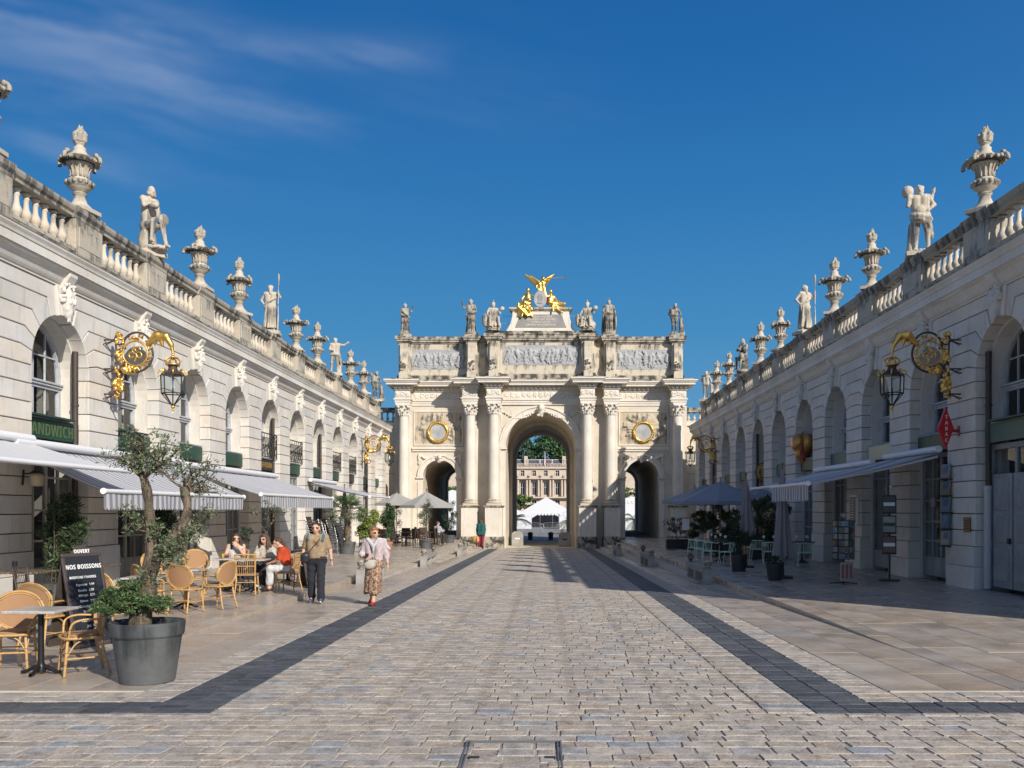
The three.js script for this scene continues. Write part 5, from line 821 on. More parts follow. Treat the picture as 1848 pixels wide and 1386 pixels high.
// ---------- gilded bracket lanterns ----------
function makeLantern() { // local: wall at x = 0, arm to +x, plane z = 0, origin on the wall at ring height
  const L = new THREE.Group();
  const iron = new G();
  for (const y of [0.32, -0.36, -0.95]) iron.bar([-0.02, y, 0], [0.28, y, 0], 0.02).bar([-0.02, y - 0.12, 0.06], [0.26, y, 0], 0.012).bar([-0.02, y - 0.12, -0.06], [0.26, y, 0], 0.012);
  iron.tube([[0.26, 0.40, 0], [0.28, -0.2, 0], [0.26, -0.6, 0], [0.24, -1.05, 0]], 0.022, 6, 14);
  const spiral = (cx, cy, r0, r1, a0, a1) => { const P = []; for (let i = 0; i <= 18; i++) { const t = i / 18, a = lerp(a0, a1, t), r = lerp(r0, r1, t); P.push([cx + r * Math.cos(a), cy + r * Math.sin(a), 0]); } return P; };
  iron.tube(spiral(0.36, 0.30, 0.14, 0.03, 2.2, 7.6), 0.02, 6, 26); iron.tube(spiral(0.72, 0.0, 0.46, 0.40, -2.8, 0.6), 0.026, 6, 26); iron.tube(spiral(0.74, 0.16, 0.36, 0.30, 0.2, 3.3), 0.026, 6, 20); iron.tube(spiral(0.42, -0.95, 0.13, 0.12, -2.4, 1.6), 0.02, 6, 16);
  iron.tube([[0.40, 0.22, 0], [0.50, 0.12, 0], [0.36, 0.10, 0], [0.28, 0.06, 0]], 0.02, 6); iron.tube([[0.30, -0.62, 0], [0.34, -0.40, 0], [0.5, -0.24, 0], [0.72, -0.34, 0]], 0.024, 6); iron.tube([[0.96, 0.30, 0], [1.06, 0.22, 0], [1.10, 0.28, 0], [1.22, 0.34, 0], [1.4, 0.40, 0]], 0.018, 6);
  part(L, 'iron_bracket', iron, M.ironBrown);
  const ring = new G().add(new THREE.TorusGeometry(0.29, 0.022, 8, 40), 0.72, 0, 0);
  part(L, 'ring', ring, M.goldOld);
  const cyph = new G(); cyph.tube([[0.72, 0.16, 0.02], [0.66, 0.05, 0.02], [0.76, -0.04, 0.02], [0.72, -0.18, 0.02]], 0.022, 6); cyph.tube(spiral(0.64, -0.05, 0.09, 0.03, 1, 6), 0.018, 6, 18); cyph.tube(spiral(0.80, -0.05, 0.09, 0.03, 2, -3), 0.018, 6, 18); cyph.tube(spiral(0.76, 0.09, 0.08, 0.03, 0, 4.5), 0.016, 6, 14);
  part(L, 'cipher', cyph, M.gold);
  seed(611); const lf = []; const puff = (cx, cy, rx, ry, n, sz) => { for (let i = 0; i < n; i++) lf.push(ell([cx + rr(-rx, rx), cy + rr(-ry, ry), rr(-0.05, 0.05)], [sz * rr(0.6, 1.2), sz * rr(0.6, 1.2), 0.05])); };
  puff(0.36, 0.36, 0.10, 0.12, 12, 0.045); puff(0.30, -0.25, 0.06, 0.35, 18, 0.045); puff(0.32, -0.72, 0.10, 0.14, 16, 0.06); puff(0.30, -0.98, 0.04, 0.10, 6, 0.035); puff(0.56, -0.40, 0.16, 0.07, 16, 0.05); puff(0.72, 0.36, 0.22, 0.05, 13, 0.036);
  for (let i = 0; i < 15; i++) { const a = 2.6 + i / 15 * 4.2, q = i % 2 ? 0.36 : 0.41; lf.push(cap([0.72 + 0.33 * Math.cos(a), 0.33 * Math.sin(a), 0.01], [0.72 + q * Math.cos(a + 0.12), q * Math.sin(a + 0.12), 0.02], 0.03, 0.018)); }
  part(L, 'gilt_foliage', smoothUV(blob(lf, 0.016, 0.015)), M.gold);
  const plume = [cap([1.02, 0.22, 0], [1.24, 0.42, 0], 0.06, 0.11), cap([1.24, 0.42, 0], [1.44, 0.40, 0], 0.11, 0.09), cap([1.44, 0.40, 0], [1.56, 0.20, 0], 0.09, 0.055), cap([1.56, 0.22, 0], [1.60, 0.02, 0], 0.05, 0.03), cap([1.30, 0.40, 0], [1.36, 0.18, 0], 0.08, 0.03), cap([1.2, 0.36, 0], [1.18, 0.2, 0], 0.06, 0.02)];
  part(L, 'gilt_plume', smoothUV(blob(plume, 0.018, 0.03)), M.gold);
  const lx = 1.60, ly = -0.62; // lantern body
  const hang = new G().bar([lx, 0.05, 0], [lx, -0.16, 0], 0.022); for (let i = 0; i < 4; i++) hang.ball(0.034, lx, 0.02 - i * 0.05, 0); part(L, 'hanger', hang, M.gold);
  const crown = new G().add(new THREE.TorusGeometry(0.135, 0.03, 8, 24), lx, ly + 0.36, 0, PI / 2); for (let i = 0; i < 8; i++) { const a = i * PI / 4; crown.tube([[lx + 0.13 * Math.cos(a), ly + 0.36, 0.13 * Math.sin(a)], [lx + 0.175 * Math.cos(a), ly + 0.44, 0.175 * Math.sin(a)], [lx + 0.10 * Math.cos(a), ly + 0.52, 0.10 * Math.sin(a)], [lx, ly + 0.49, 0]], 0.016, 5, 10); crown.ball(0.022, lx + 0.178 * Math.cos(a), ly + 0.45, 0.178 * Math.sin(a)); } part(L, 'crown', crown, M.gold);
  part(L, 'lantern_roof', new G().lathe([[0.12, 0.34], [0.10, 0.28], [0.13, 0.21], [0.21, 0.16], [0.27, 0.13], [0.275, 0.11], [0.05, 0.11]], 8, lx, ly, 0), M.ironBrown);
  const scr = new G(); for (let i = 0; i < 8; i++) { const a = (i + 0.5) * PI / 4; scr.tube([[lx + 0.2 * Math.cos(a), ly + 0.20, 0.2 * Math.sin(a)], [lx + 0.28 * Math.cos(a), ly + 0.22, 0.28 * Math.sin(a)], [lx + 0.31 * Math.cos(a), ly + 0.15, 0.31 * Math.sin(a)], [lx + 0.275 * Math.cos(a), ly + 0.11, 0.275 * Math.sin(a)]], 0.018, 5, 9); } part(L, 'gilt_scrolls', scr, M.gold);
  const fr = new G(); const Rr = 0.265, Rl = 0.25; for (let i = 0; i < 8; i++) { const a = (i + 0.5) * PI / 4, b = (i + 1.5) * PI / 4, A = [lx + Rr * Math.cos(a), ly + 0.11, Rr * Math.sin(a)], B = [lx + Rl * Math.cos(a), ly - 0.32, Rl * Math.sin(a)], C = [lx + Rl * Math.cos(b), ly - 0.32, Rl * Math.sin(b)]; fr.bar(A, B, 0.014).bar(B, C, 0.014).bar(B, [lx + 0.02 * Math.cos(a), ly - 0.60, 0.02 * Math.sin(a)], 0.012); } part(L, 'lantern_frame', fr, M.iron);
  for (let i = 0; i < 8; i++) { const a = (i + 0.5) * PI / 4, b = (i + 1.5) * PI / 4; const g = new THREE.BufferGeometry(); const q = [[lx + (Rr - 0.005) * Math.cos(a), ly + 0.11, (Rr - 0.005) * Math.sin(a)], [lx + (Rr - 0.005) * Math.cos(b), ly + 0.11, (Rr - 0.005) * Math.sin(b)], [lx + (Rl - 0.005) * Math.cos(b), ly - 0.32, (Rl - 0.005) * Math.sin(b)], [lx + (Rl - 0.005) * Math.cos(a), ly - 0.32, (Rl - 0.005) * Math.sin(a)]]; g.setAttribute('position', new THREE.Float32BufferAttribute([...q[0], ...q[2], ...q[1], ...q[0], ...q[3], ...q[2]], 3)); g.computeVertexNormals(); part(L, 'pane', boxUV(g), M.glass); }
  part(L, 'lamp_holder', new G().cyl(0.03, 0.03, 0.20, 8, lx, ly, 0).cyl(0.045, 0.03, 0.12, 8, lx, ly - 0.14, 0), M.white);
  part(L, 'finial', new G().ball(0.045, lx, ly - 0.63, 0).ball(0.028, lx, ly - 0.70, 0).cyl(0.015, 0.008, 0.06, 6, lx, ly - 0.75, 0), M.gold);
  return L;
}
{
  const src = makeLantern();
  for (const [s, j, label] of [[-1, 0, 'gilded wrought-iron bracket lantern on the sunlit arcade above the cafe awning'], [1, 0, 'gilded wrought-iron bracket lantern on the shaded arcade above the tobacco sign'], [-1, 8, 'gilded bracket lantern at the arch end of the sunlit arcade'], [1, 8, 'gilded bracket lantern at the arch end of the shaded arcade']]) {
    const o = src.clone(), d = bayC(j) + BAY / 2; o.name = numbered('bracket_lantern'); o.position.set(s * (WALL - 0.01), 5.42, -d); o.rotation.y = s < 0 ? 0 : PI; o.userData = { label, category: 'lantern' }; scene.add(o);
  }
}

// ---------- cafe furniture kit ----------
const onTerrace = (x, d) => yt(x, d) + 0.003;
function makeRattanChair() {
  const o = new THREE.Group(), r = 0.014;
  const seatG = new G(); { const p = []; for (let i = 0; i < 24; i++) { const a = i / 24 * 2 * PI; p.push([0.215 * Math.sign(Math.cos(a)) * Math.pow(Math.abs(Math.cos(a)), 0.75), 0.205 * Math.sign(Math.sin(a)) * Math.pow(Math.abs(Math.sin(a)), 0.75)]); } seatG.ext(shape(p), 0.035, 0.008, 0, 0.435, 0, -PI / 2); }
  part(o, 'seat', seatG, M.weave);
  part(o, 'seat_rim', new G().tube([[-0.2, 0.43, 0.19], [0, 0.43, 0.225], [0.2, 0.43, 0.19], [0.225, 0.43, 0], [0.19, 0.43, -0.19], [-0.19, 0.43, -0.19], [-0.225, 0.43, 0]], 0.017, 7, 40, true), M.cane);
  for (const s of [-1, 1]) { part(o, 'leg', new G().bar([s * 0.185, 0.43, 0.175], [s * 0.215, 0, 0.215], 0.016, 0.017, 8), M.cane); part(o, 'leg', new G().tube([[s * 0.185, 0.47, -0.17], [s * 0.19, 0.25, -0.20], [s * 0.215, 0, -0.265]], 0.017, 8, 10), M.cane); }
  const st = new G(); for (const s of [-1, 1]) st.bar([s * 0.2, 0.20, 0.195], [s * 0.2, 0.20, -0.21], 0.010).tube([[s * 0.20, 0.22, 0.19], [s * 0.196, 0.36, 0.1], [s * 0.19, 0.41, 0.0]], 0.009, 6, 8).tube([[s * 0.19, 0.24, 0.19], [s * 0.12, 0.36, 0.19], [s * 0.05, 0.41, 0.2]], 0.009, 6, 8); st.bar([-0.2, 0.22, 0.195], [0.2, 0.22, 0.195], 0.010).bar([-0.2, 0.24, -0.205], [0.2, 0.24, -0.205], 0.010).bar([-0.2, 0.2, 0], [0.2, 0.2, 0], 0.009); part(o, 'stretcher', st, M.cane);
  // oval backrest curved around the sitter
  const bx = (a) => 0.285 * Math.cos(a), by = (a) => 0.67 + 0.235 * Math.sin(a), bz = (x, y) => -0.20 - 0.14 * (y - 0.45) + 0.55 * x * x;
  const loop = (k) => { const P = []; for (let i = 0; i < 28; i++) { const a = i / 28 * 2 * PI; let x = bx(a) * k, y = 0.67 + (by(a) - 0.67) * k; if (y < 0.56) x *= lerp(1, 0.72, (0.56 - y) / 0.13); P.push([x, y, bz(x, y)]); } return P; };
  part(o, 'back_frame', new G().tube(loop(1), 0.016, 7, 60, true).tube(loop(0.90), 0.010, 6, 60, true).tube([[-0.2, 0.46, -0.16], [-0.17, 0.52, -0.195]], 0.014, 6, 5).tube([[0.2, 0.46, -0.16], [0.17, 0.52, -0.195]], 0.014, 6, 5), M.cane);
  const L = loop(0.93), pos = [], N = L.length; for (let i = 0; i < N; i++) { const A = L[i], B = L[(i + 1) % N], y0 = 0.67; for (let q = 0; q < 4; q++) { const t0 = q / 4, t1 = (q + 1) / 4; const pt = (P, t) => { const x = P[0] * t, y = y0 + (P[1] - y0) * t; return [x, y, bz(x, y)]; }; pos.push(...pt(A, t0), ...pt(A, t1), ...pt(B, t1), ...pt(A, t0), ...pt(B, t1), ...pt(B, t0)); } }
  const bg = new THREE.BufferGeometry(); bg.setAttribute('position', new THREE.Float32BufferAttribute(pos.filter((v) => Number.isFinite(v)), 3)); bg.computeVertexNormals(); part(o, 'backrest', boxUV(bg), M.weave);
  for (const s of [-1, 1]) part(o, 'armrest', new G().tube([[s * 0.265, 0.64, -0.14], [s * 0.285, 0.645, 0.02], [s * 0.265, 0.60, 0.14], [s * 0.205, 0.44, 0.17]], 0.014, 7, 16), M.cane);
  return o;
}
function makeSpindleChair(m, sm = M.weave) {
  const o = new THREE.Group();
  part(o, 'seat', new G().box(0.43, 0.035, 0.41, 0, 0.445, 0), sm);
  for (const s of [-1, 1]) { part(o, 'leg', new G().bar([s * 0.185, 0.44, 0.17], [s * 0.215, 0, 0.20], 0.015, 0.017, 8), m); part(o, 'leg', new G().tube([[s * 0.225, 0.90, -0.25], [s * 0.20, 0.45, -0.19], [s * 0.225, 0, -0.27]], 0.016, 8, 12), m); }
  const b = new G(); b.tube([[-0.225, 0.89, -0.25], [0, 0.905, -0.285], [0.225, 0.89, -0.25]], 0.016, 7, 10).tube([[-0.222, 0.80, -0.24], [0, 0.81, -0.27], [0.222, 0.80, -0.24]], 0.010, 6, 10).tube([[-0.212, 0.64, -0.215], [0, 0.64, -0.24], [0.212, 0.64, -0.215]], 0.012, 6, 10); part(o, 'back_rail', b, m);
  for (let i = 0; i < 9; i++) { const x = -0.18 + i * 0.045; part(o, 'spindle', new G().bar([x, 0.46, -0.19], [x * 1.08, 0.895, -0.275 + Math.abs(x) * 0.13], 0.006, 0.006, 5), m); }
  const st = new G(); for (const s of [-1, 1]) st.bar([s * 0.205, 0.22, 0.185], [s * 0.21, 0.22, -0.22], 0.010); st.bar([-0.2, 0.26, 0.185], [0.2, 0.26, 0.185], 0.010).bar([-0.205, 0.28, -0.22], [0.205, 0.28, -0.22], 0.010); part(o, 'stretcher', st, m);
  return o;
}
function makeWickerChair() { const o = new THREE.Group(); part(o, 'seat', new G().box(0.46, 0.06, 0.46, 0, 0.43, 0), M.wicker); part(o, 'backrest', new G().box(0.46, 0.46, 0.04, 0, 0.70, -0.23, -0.1), M.wicker); for (const s of [-1, 1]) { for (const z of [-0.2, 0.2]) part(o, 'leg', new G().bar([s * 0.2, 0.42, z], [s * 0.215, 0, z * 1.1], 0.017), M.darkWood); part(o, 'armrest', new G().tube([[s * 0.23, 0.66, -0.22], [s * 0.24, 0.66, 0.1], [s * 0.23, 0.42, 0.2]], 0.018, 6, 10), M.wicker); } return o; }
function makeMintChair() { const o = new THREE.Group(); part(o, 'seat', new G().box(0.43, 0.03, 0.42, 0, 0.45, 0), M.mint); for (const s of [-1, 1]) { part(o, 'leg', new G().bar([s * 0.18, 0.45, 0.17], [s * 0.22, 0, 0.24], 0.014), M.mint); part(o, 'leg', new G().bar([s * 0.20, 0.74, -0.20], [s * 0.23, 0, -0.25], 0.014), M.mint); } part(o, 'back_rail', new G().tube([[-0.27, 0.72, 0.02], [-0.25, 0.75, -0.14], [0, 0.77, -0.25], [0.25, 0.75, -0.14], [0.27, 0.72, 0.02]], 0.018, 7, 20), M.mint); for (let i = 0; i < 7; i++) { const a = (i - 3) * 0.27; part(o, 'spindle', new G().bar([0.2 * Math.sin(a), 0.46, -0.02 - 0.16 * Math.cos(a)], [0.25 * Math.sin(a), 0.76, -0.25 * Math.cos(a)], 0.008, 0.008, 5), M.mint); } return o; }
function makePedestalTable(w = 0.6, top = M.marble) { const o = new THREE.Group(); part(o, 'tabletop', new G().box(w, 0.032, w * 0.92, 0, 0.735, 0), top); part(o, 'pedestal', new G().lathe([[0.05, 0.02], [0.06, 0.05], [0.048, 0.10], [0.036, 0.14], [0.033, 0.70], [0.06, 0.718]], 14), M.castIron); for (let i = 0; i < 4; i++) { const a = i * PI / 2; part(o, 'foot', new G().tube([[0, 0.10, 0], [Math.cos(a) * 0.09, 0.07, Math.sin(a) * 0.09], [Math.cos(a) * 0.17, 0.03, Math.sin(a) * 0.17], [Math.cos(a) * 0.225, 0.022, Math.sin(a) * 0.225]], (t) => 0.028 - 0.008 * t, 6, 10), M.castIron); } return o; }
function set(src, name, label, category, x, d, turn = 0, group, y) { const o = src.clone(); o.name = numbered(name); o.position.set(x, y ?? onTerrace(x, d), -d); o.rotation.y = turn; o.userData = { label, category }; if (group) o.userData.group = group; scene.add(o); return o; }
const K = { rattan: makeRattanChair(), cane: makeSpindleChair(M.cane), darkCane: makeSpindleChair(M.darkWood, M.wicker), wicker: makeWickerChair(), mint: makeMintChair(), table: makePedestalTable(), woodTable: makePedestalTable(0.78, M.wood), darkTable: makePedestalTable(0.7, M.darkWood) };

// ---------- awnings ----------
function awning(name, label, s, d0, d1, xw, xf, yw, yf, o = {}) { // from the wall (xw) out to the front bar (xf)
  const t = thing(name, label, 'awning', [s * xw, yw, -(d0 + d1) / 2]), L = d1 - d0, n = 24, m = 8, pos = [], uv = [];
  const P = (i, j) => { const u = i / n, v = j / m, x = -s * (xw - xf) * v, sag = -0.10 * Math.sin(PI * v) * (0.4 + 0.6 * Math.sin(PI * u)) - 0.018 * Math.sin(u * PI * 9 + v * 2) * v - 0.008 * Math.sin(u * PI * 23 + 1); return [x, (yf - yw) * v + sag, L / 2 - u * L]; };
  for (let i = 0; i < n; i++) for (let j = 0; j < m; j++) for (const [a, b] of [[0, 0], [1, 0], [1, 1], [0, 0], [1, 1], [0, 1]]) { const p = P(i + a, j + b); pos.push(...p); uv.push(p[2], p[0]); }
  const g = new THREE.BufferGeometry(); g.setAttribute('position', new THREE.Float32BufferAttribute(pos, 3)); g.setAttribute('uv', new THREE.Float32BufferAttribute(uv, 2)); g.computeVertexNormals(); part(t, 'canopy', g, o.plain ? M.awningPlain : M.awning);
  const fx = -s * (xw - xf), fy = yf - yw;
  part(t, 'front_bar', new G().bar([fx, fy, -L / 2], [fx, fy, L / 2], 0.045, 0.045, 10), M.alu);
  for (const q of [-1, 1]) part(t, 'end_cap', new G().cyl(0.06, 0.06, 0.03, 12, fx, fy, q * (L / 2 + 0.01), PI / 2), M.white);
  part(t, 'cassette', new G().bar([-s * 0.12, 0.06, -L / 2], [-s * 0.12, 0.06, L / 2], 0.085, 0.085, 10), M.alu);
  for (const q of o.arms ?? [-0.46, 0.46]) part(t, 'arm', new G().bar([-s * 0.1, -0.12, q * L], [lerp(0, fx, 0.5), lerp(-0.12, fy - 0.03, 0.5) - 0.02, q * L * 0.98], 0.035, 0.03, 8).bar([lerp(0, fx, 0.5), lerp(-0.12, fy - 0.03, 0.5) - 0.02, q * L * 0.98], [fx, fy - 0.03, q * L], 0.03, 0.028, 8), M.alu);
  if (o.valance) { const vp = [], vu = [], sc = Math.round(L / 0.12), H = o.valance; for (let i = 0; i < sc; i++) for (let k = 0; k < 4; k++) { const a = (i + k / 4) / sc, b = (i + (k + 1) / 4) / sc, w = (q) => 0.02 * Math.sin(q * L * 5.2), h = (f) => H - 0.045 * (1 - Math.sin(PI * clamp(f))); const za = L / 2 - a * L, zb = L / 2 - b * L, ha = h(k / 4), hb = h((k + 1) / 4); const A = [fx + w(a) * 0.3, fy - 0.03, za], B = [fx + w(b) * 0.3, fy - 0.03, zb], C = [fx + w(b), fy - 0.03 - hb, zb], D = [fx + w(a), fy - 0.03 - ha, za]; for (const q of [A, B, C, A, C, D]) { vp.push(...q); vu.push(q[2], q[1]); } }
    const vg = new THREE.BufferGeometry(); vg.setAttribute('position', new THREE.Float32BufferAttribute(vp, 3)); vg.setAttribute('uv', new THREE.Float32BufferAttribute(vu, 2)); vg.computeVertexNormals(); part(t, 'valance', vg, M.awning); }
  return t;
}
awning('awning', 'plain pale awning without a valance over the sandwich bar', -1, 12.5, 18.1, 9.98, 7.9, 3.10, 2.52, { plain: true });
awning('awning', 'grey striped awning with scalloped valance behind the olive tree', -1, 17.5, 25.6, 9.98, 8.15, 3.02, 2.12, { valance: 0.34 });
awning('awning', 'grey striped awning with scalloped valance beside the railed windows', -1, 25.9, 34.6, 9.98, 7.75, 2.98, 2.20, { valance: 0.36 });
awning('awning', 'thin pale awning near the palm and the grey parasols', -1, 39.6, 44.4, 9.98, 7.3, 3.0, 2.35, {});
awning('awning', 'grey striped awning with valance over the tobacco shop', 1, 22.2, 25.7, 9.98, 6.68, 3.18, 2.40, { valance: 0.40 });
awning('awning', 'plain grey awning beyond the tobacco shop awning', 1, 26.7, 32.4, 9.98, 7.6, 3.1, 2.5, { plain: true });

// ---------- plants ----------
const OLIVE = [[0.085, 0.115, 0.06], [0.12, 0.15, 0.09], [0.06, 0.09, 0.045], [0.16, 0.18, 0.12]], GREEN = [[0.05, 0.13, 0.03], [0.08, 0.18, 0.045], [0.04, 0.09, 0.025]], LIME = [[0.20, 0.26, 0.04], [0.13, 0.20, 0.035], [0.28, 0.32, 0.06]], DARKG = [[0.025, 0.055, 0.02], [0.04, 0.08, 0.028], [0.02, 0.04, 0.018]], BAMB = [[0.04, 0.075, 0.02], [0.065, 0.10, 0.03], [0.03, 0.05, 0.02]], PALM = [[0.07, 0.15, 0.04], [0.05, 0.11, 0.03]];
function planter(o, r0, r1, h, m = M.pot, seg = 32, lip = true) { part(o, 'pot', new G().lathe(lip ? [[r0 * 0.98, 0], [r0, 0.01], [lerp(r0, r1, 0.74), h * 0.76], [r1 * 0.985, h * 0.77], [r1, h * 0.80], [r1 * 1.03, h], [r1 * 0.97, h], [r1 * 0.94, h * 0.88], [0, h * 0.87]] : [[r0, 0], [r1, h], [r1 * 0.93, h], [r1 * 0.92, h * 0.9], [0, h * 0.9]], seg), m); part(o, 'soil', new G().cyl(r1 * 0.92, r1 * 0.92, 0.02, 24, 0, h * 0.895, 0), M.soil); }
{ // the large olive in its grey tub
  const d = 10.1, x = wx(266, d), o = thing('potted_olive_tree', 'gnarled two-stemmed olive tree in a large dark grey tub', 'tree', [x, onTerrace(x, d), -d]);
  const q = (px, py, dz = 0) => [wx(px, d) - x, wy(py, d) - o.position.y, dz];
  planter(o, 0.29, 0.385, 0.66);
  part(o, 'trunk', new G().tube([q(252, 1128), q(258, 1090), q(264, 1060, 0.02), q(272, 1025, 0.03), q(272, 985), q(269, 940, -0.02), q(268, 905), q(264, 880), q(258, 858)], (t) => 0.075 * (1 - t) ** 2.2 + 0.048 + 0.006 * Math.sin(t * 37), 12, 60).tube([q(258, 1100), q(268, 1065, 0.03), q(276, 1030, 0.05), q(292, 1000, 0.07), q(318, 968, 0.08), q(336, 945, 0.08), q(342, 918, 0.06), q(336, 890, 0.04), q(333, 880, 0.04)], (t) => 0.06 * (1 - t) ** 2 + 0.046 + 0.007 * Math.sin(t * 41 + 1), 12, 60), M.bark);
  seed(1201); const br = new G(), ends = [];
  const limb = (a, b, r, n, ex, ey, nl = 20) => { br.tube([a, [lerp(a[0], b[0], 0.5) + rr(-0.05, 0.05), lerp(a[1], b[1], 0.5) + rr(-0.02, 0.05), lerp(a[2], b[2], 0.5) + rr(-0.06, 0.06)], b], (t) => r * (1 - 0.75 * t), 6, 10); for (let i = 0; i < n; i++) { const t = rr(0.3, 1), p = a.map((v, k) => lerp(v, b[k], t)), e = [p[0] + rr(-ex, ex), p[1] + rr(-0.04, ey), p[2] + rr(-ex, ex)]; br.tube([p, [lerp(p[0], e[0], 0.5) + rr(-0.02, 0.02), lerp(p[1], e[1], 0.5) + 0.02, lerp(p[2], e[2], 0.5)], e], (tt) => 0.009 * (1 - 0.7 * tt), 5, 6); e.push(Math.round(nl * rr(0.4, 1.5))); ends.push(e); } };
  for (const [px, py, dz, n] of [[228, 828, 0.1, 12], [240, 800, -0.12, 12], [268, 792, 0.12, 12], [296, 812, -0.05, 12], [300, 835, 0.15, 9], [322, 812, 0.0, 8], [238, 850, -0.2, 8]]) limb(q(258, 862), q(px, py, dz), 0.026, n + 3, 0.20, 0.17);
  for (const [px, py, dz, n] of [[305, 855, 0.1, 6], [318, 838, -0.12, 6], [352, 852, 0.12, 7], [385, 832, 0.05, 7], [372, 862, -0.15, 7], [368, 892, 0.1, 9], [392, 890, 0.0, 7]]) limb(q(335, 884), q(px, py, dz), 0.018, n + 2, 0.15, 0.14, 9);
  for (const [px, py, dz, n] of [[345, 985, 0.2, 16], [362, 955, 0.1, 12], [325, 1010, 0.2, 14], [382, 932, 0.05, 8]]) limb(q(300, 1010, 0.08), q(px, py, dz), 0.014, n, 0.14, 0.14, 22);
  for (const [px, py, dz, n] of [[232, 926, 0.1, 9], [250, 945, 0.15, 5], [300, 955, 0.15, 7]]) limb(q(268, 960), q(px, py, dz), 0.010, n, 0.07, 0.09);
  for (const [px, py, dz, n] of [[285, 1035, 0.15, 8], [262, 1048, 0.2, 7]]) limb(q(268, 1050), q(px, py, dz), 0.010, n, 0.08, 0.08);
  part(o, 'branches', br, M.bark);
  seed(1202); part(o, 'foliage', leaves(ends.map((e) => [e[0], e[1], e[2], 0.10, 0.10, 0.10, e[3]]), { len: 0.05, wid: 0.0085, cols: [[0.15, 0.19, 0.09], [0.11, 0.145, 0.065], [0.20, 0.24, 0.135], [0.085, 0.12, 0.05]], lumps: 5 }), M.leaf);
  seed(1203); const U = []; for (const [px, py, w, h, n] of [[215, 1085, 0.20, 0.15, 1300], [250, 1086, 0.20, 0.15, 1300], [192, 1098, 0.14, 0.11, 900], [288, 1090, 0.15, 0.12, 900], [228, 1066, 0.17, 0.14, 1100], [262, 1066, 0.12, 0.14, 600]]) { const p = q(px, py, 0.12); U.push([p[0], p[1], p[2], w, h, 0.17, n]); U.push([p[0], p[1] - 0.02, -0.1, w * 0.8, h, 0.16, n * 0.5]); }
  part(o, 'underplanting', leaves(U, { len: 0.042, wid: 0.008, cols: [[0.055, 0.12, 0.035], [0.035, 0.08, 0.025], [0.10, 0.18, 0.055], [0.13, 0.16, 0.05]], lumps: 16 }), M.leaf);
}
function potPlant(name, label, cat, x, d, o) {
  const t = thing(name, label, cat, [x, onTerrace(x, d), -d]); seed(o.seed);
  if (o.box) { part(t, 'pot', new G().box(o.box[0], o.box[1], o.box[2], 0, o.box[1] / 2, 0), o.pot ?? M.potBlack); part(t, 'soil', new G().raw(o.box[0] - 0.06, 0.02, o.box[2] - 0.06, 0, o.box[1] + 0.005, 0), M.soil); } else planter(t, o.r0, o.r1, o.h, o.pot ?? M.pot, 24, o.lip ?? true);
  const st = new G(), base = o.box ? o.box[1] : o.h * 0.9;
  for (const [a, b, r] of o.stems ?? []) st.tube([a, [lerp(a[0], b[0], 0.5) + rr(-0.05, 0.05), lerp(a[1], b[1], 0.5), lerp(a[2], b[2], 0.5) + rr(-0.05, 0.05)], b], (q) => r * (1 - 0.6 * q), 6, 8);
  for (const c of o.clumps) { const n = o.twigs ?? 4; for (let i = 0; i < n; i++) { const e = [c[0] + rr(-c[3], c[3]) * 0.7, c[1] + rr(-c[4], c[4]) * 0.7, c[2] + rr(-c[5], c[5]) * 0.7]; st.bar([c[0] * 0.5, Math.max(base, c[1] - c[4]), c[2] * 0.5], e, 0.008, 0.004, 5); } }
  part(t, 'stem', st, M.bark); part(t, 'foliage', leaves(o.clumps, { len: o.len, wid: o.wid, cols: o.cols, lumps: o.lumps, up: o.up }), M.leaf); return t;
}
function palmTree(x, d) {
  const t = thing('potted_palm', 'fan palm with shaggy trunk in a grey pot', 'palm', [x, onTerrace(x, d), -d]); planter(t, 0.30, 0.36, 0.50);
  part(t, 'trunk', new G().tube([[0, 0.45, 0], [0.02, 1.0, 0], [0, 1.75, 0]], (q) => 0.13 + 0.02 * Math.sin(q * 40), 10, 40), M.bark); seed(1301);
  for (let i = 0; i < 30; i++) { const a = i * 2.4, el = lerp(1.25, -0.55, i / 29), R = rr(0.45, 0.7), p = [Math.cos(a) * Math.cos(el) * R, 1.8 + Math.sin(el) * R * 0.85, Math.sin(a) * Math.cos(el) * R], pos = [], col = [], nor = []; const dir = V(...p).sub(V(0, 1.75, 0)).normalize(), side = V(-Math.sin(a), 0, Math.cos(a)), up = V().crossVectors(side, dir);
    for (let k = 0; k < 15; k++) { const b = (k - 7) / 7 * 1.5, q = dir.clone().multiplyScalar(Math.cos(b)).addScaledVector(side, Math.sin(b)), L = 0.50 * (0.75 + 0.25 * Math.cos(b)), w = q.clone().cross(up).normalize().multiplyScalar(0.022), m = V(...p).addScaledVector(q, L * 0.6), e = V(...p).addScaledVector(q, L).add(V(0, -0.10 - rr(0, 0.08), 0)), c = pick(PALM), v = rr(0.8, 1.2); const tri = [V(...p), m.clone().add(w), m.clone().sub(w), m.clone().add(w), e, m.clone().sub(w)]; for (const s2 of tri) { pos.push(s2.x, s2.y, s2.z); col.push(c[0] * v, c[1] * v, c[2] * v); nor.push(up.x, up.y, up.z); } }
    const g = new THREE.BufferGeometry(); g.setAttribute('position', new THREE.Float32BufferAttribute(pos, 3)); g.setAttribute('normal', new THREE.Float32BufferAttribute(nor, 3)); g.setAttribute('color', new THREE.Float32BufferAttribute(col, 3)); const f = part(t, 'frond', g, M.leaf); part(f, 'leaf_stalk', new G().bar([0, 1.72, 0], p, 0.012, 0.008, 5), M.bark); }
}
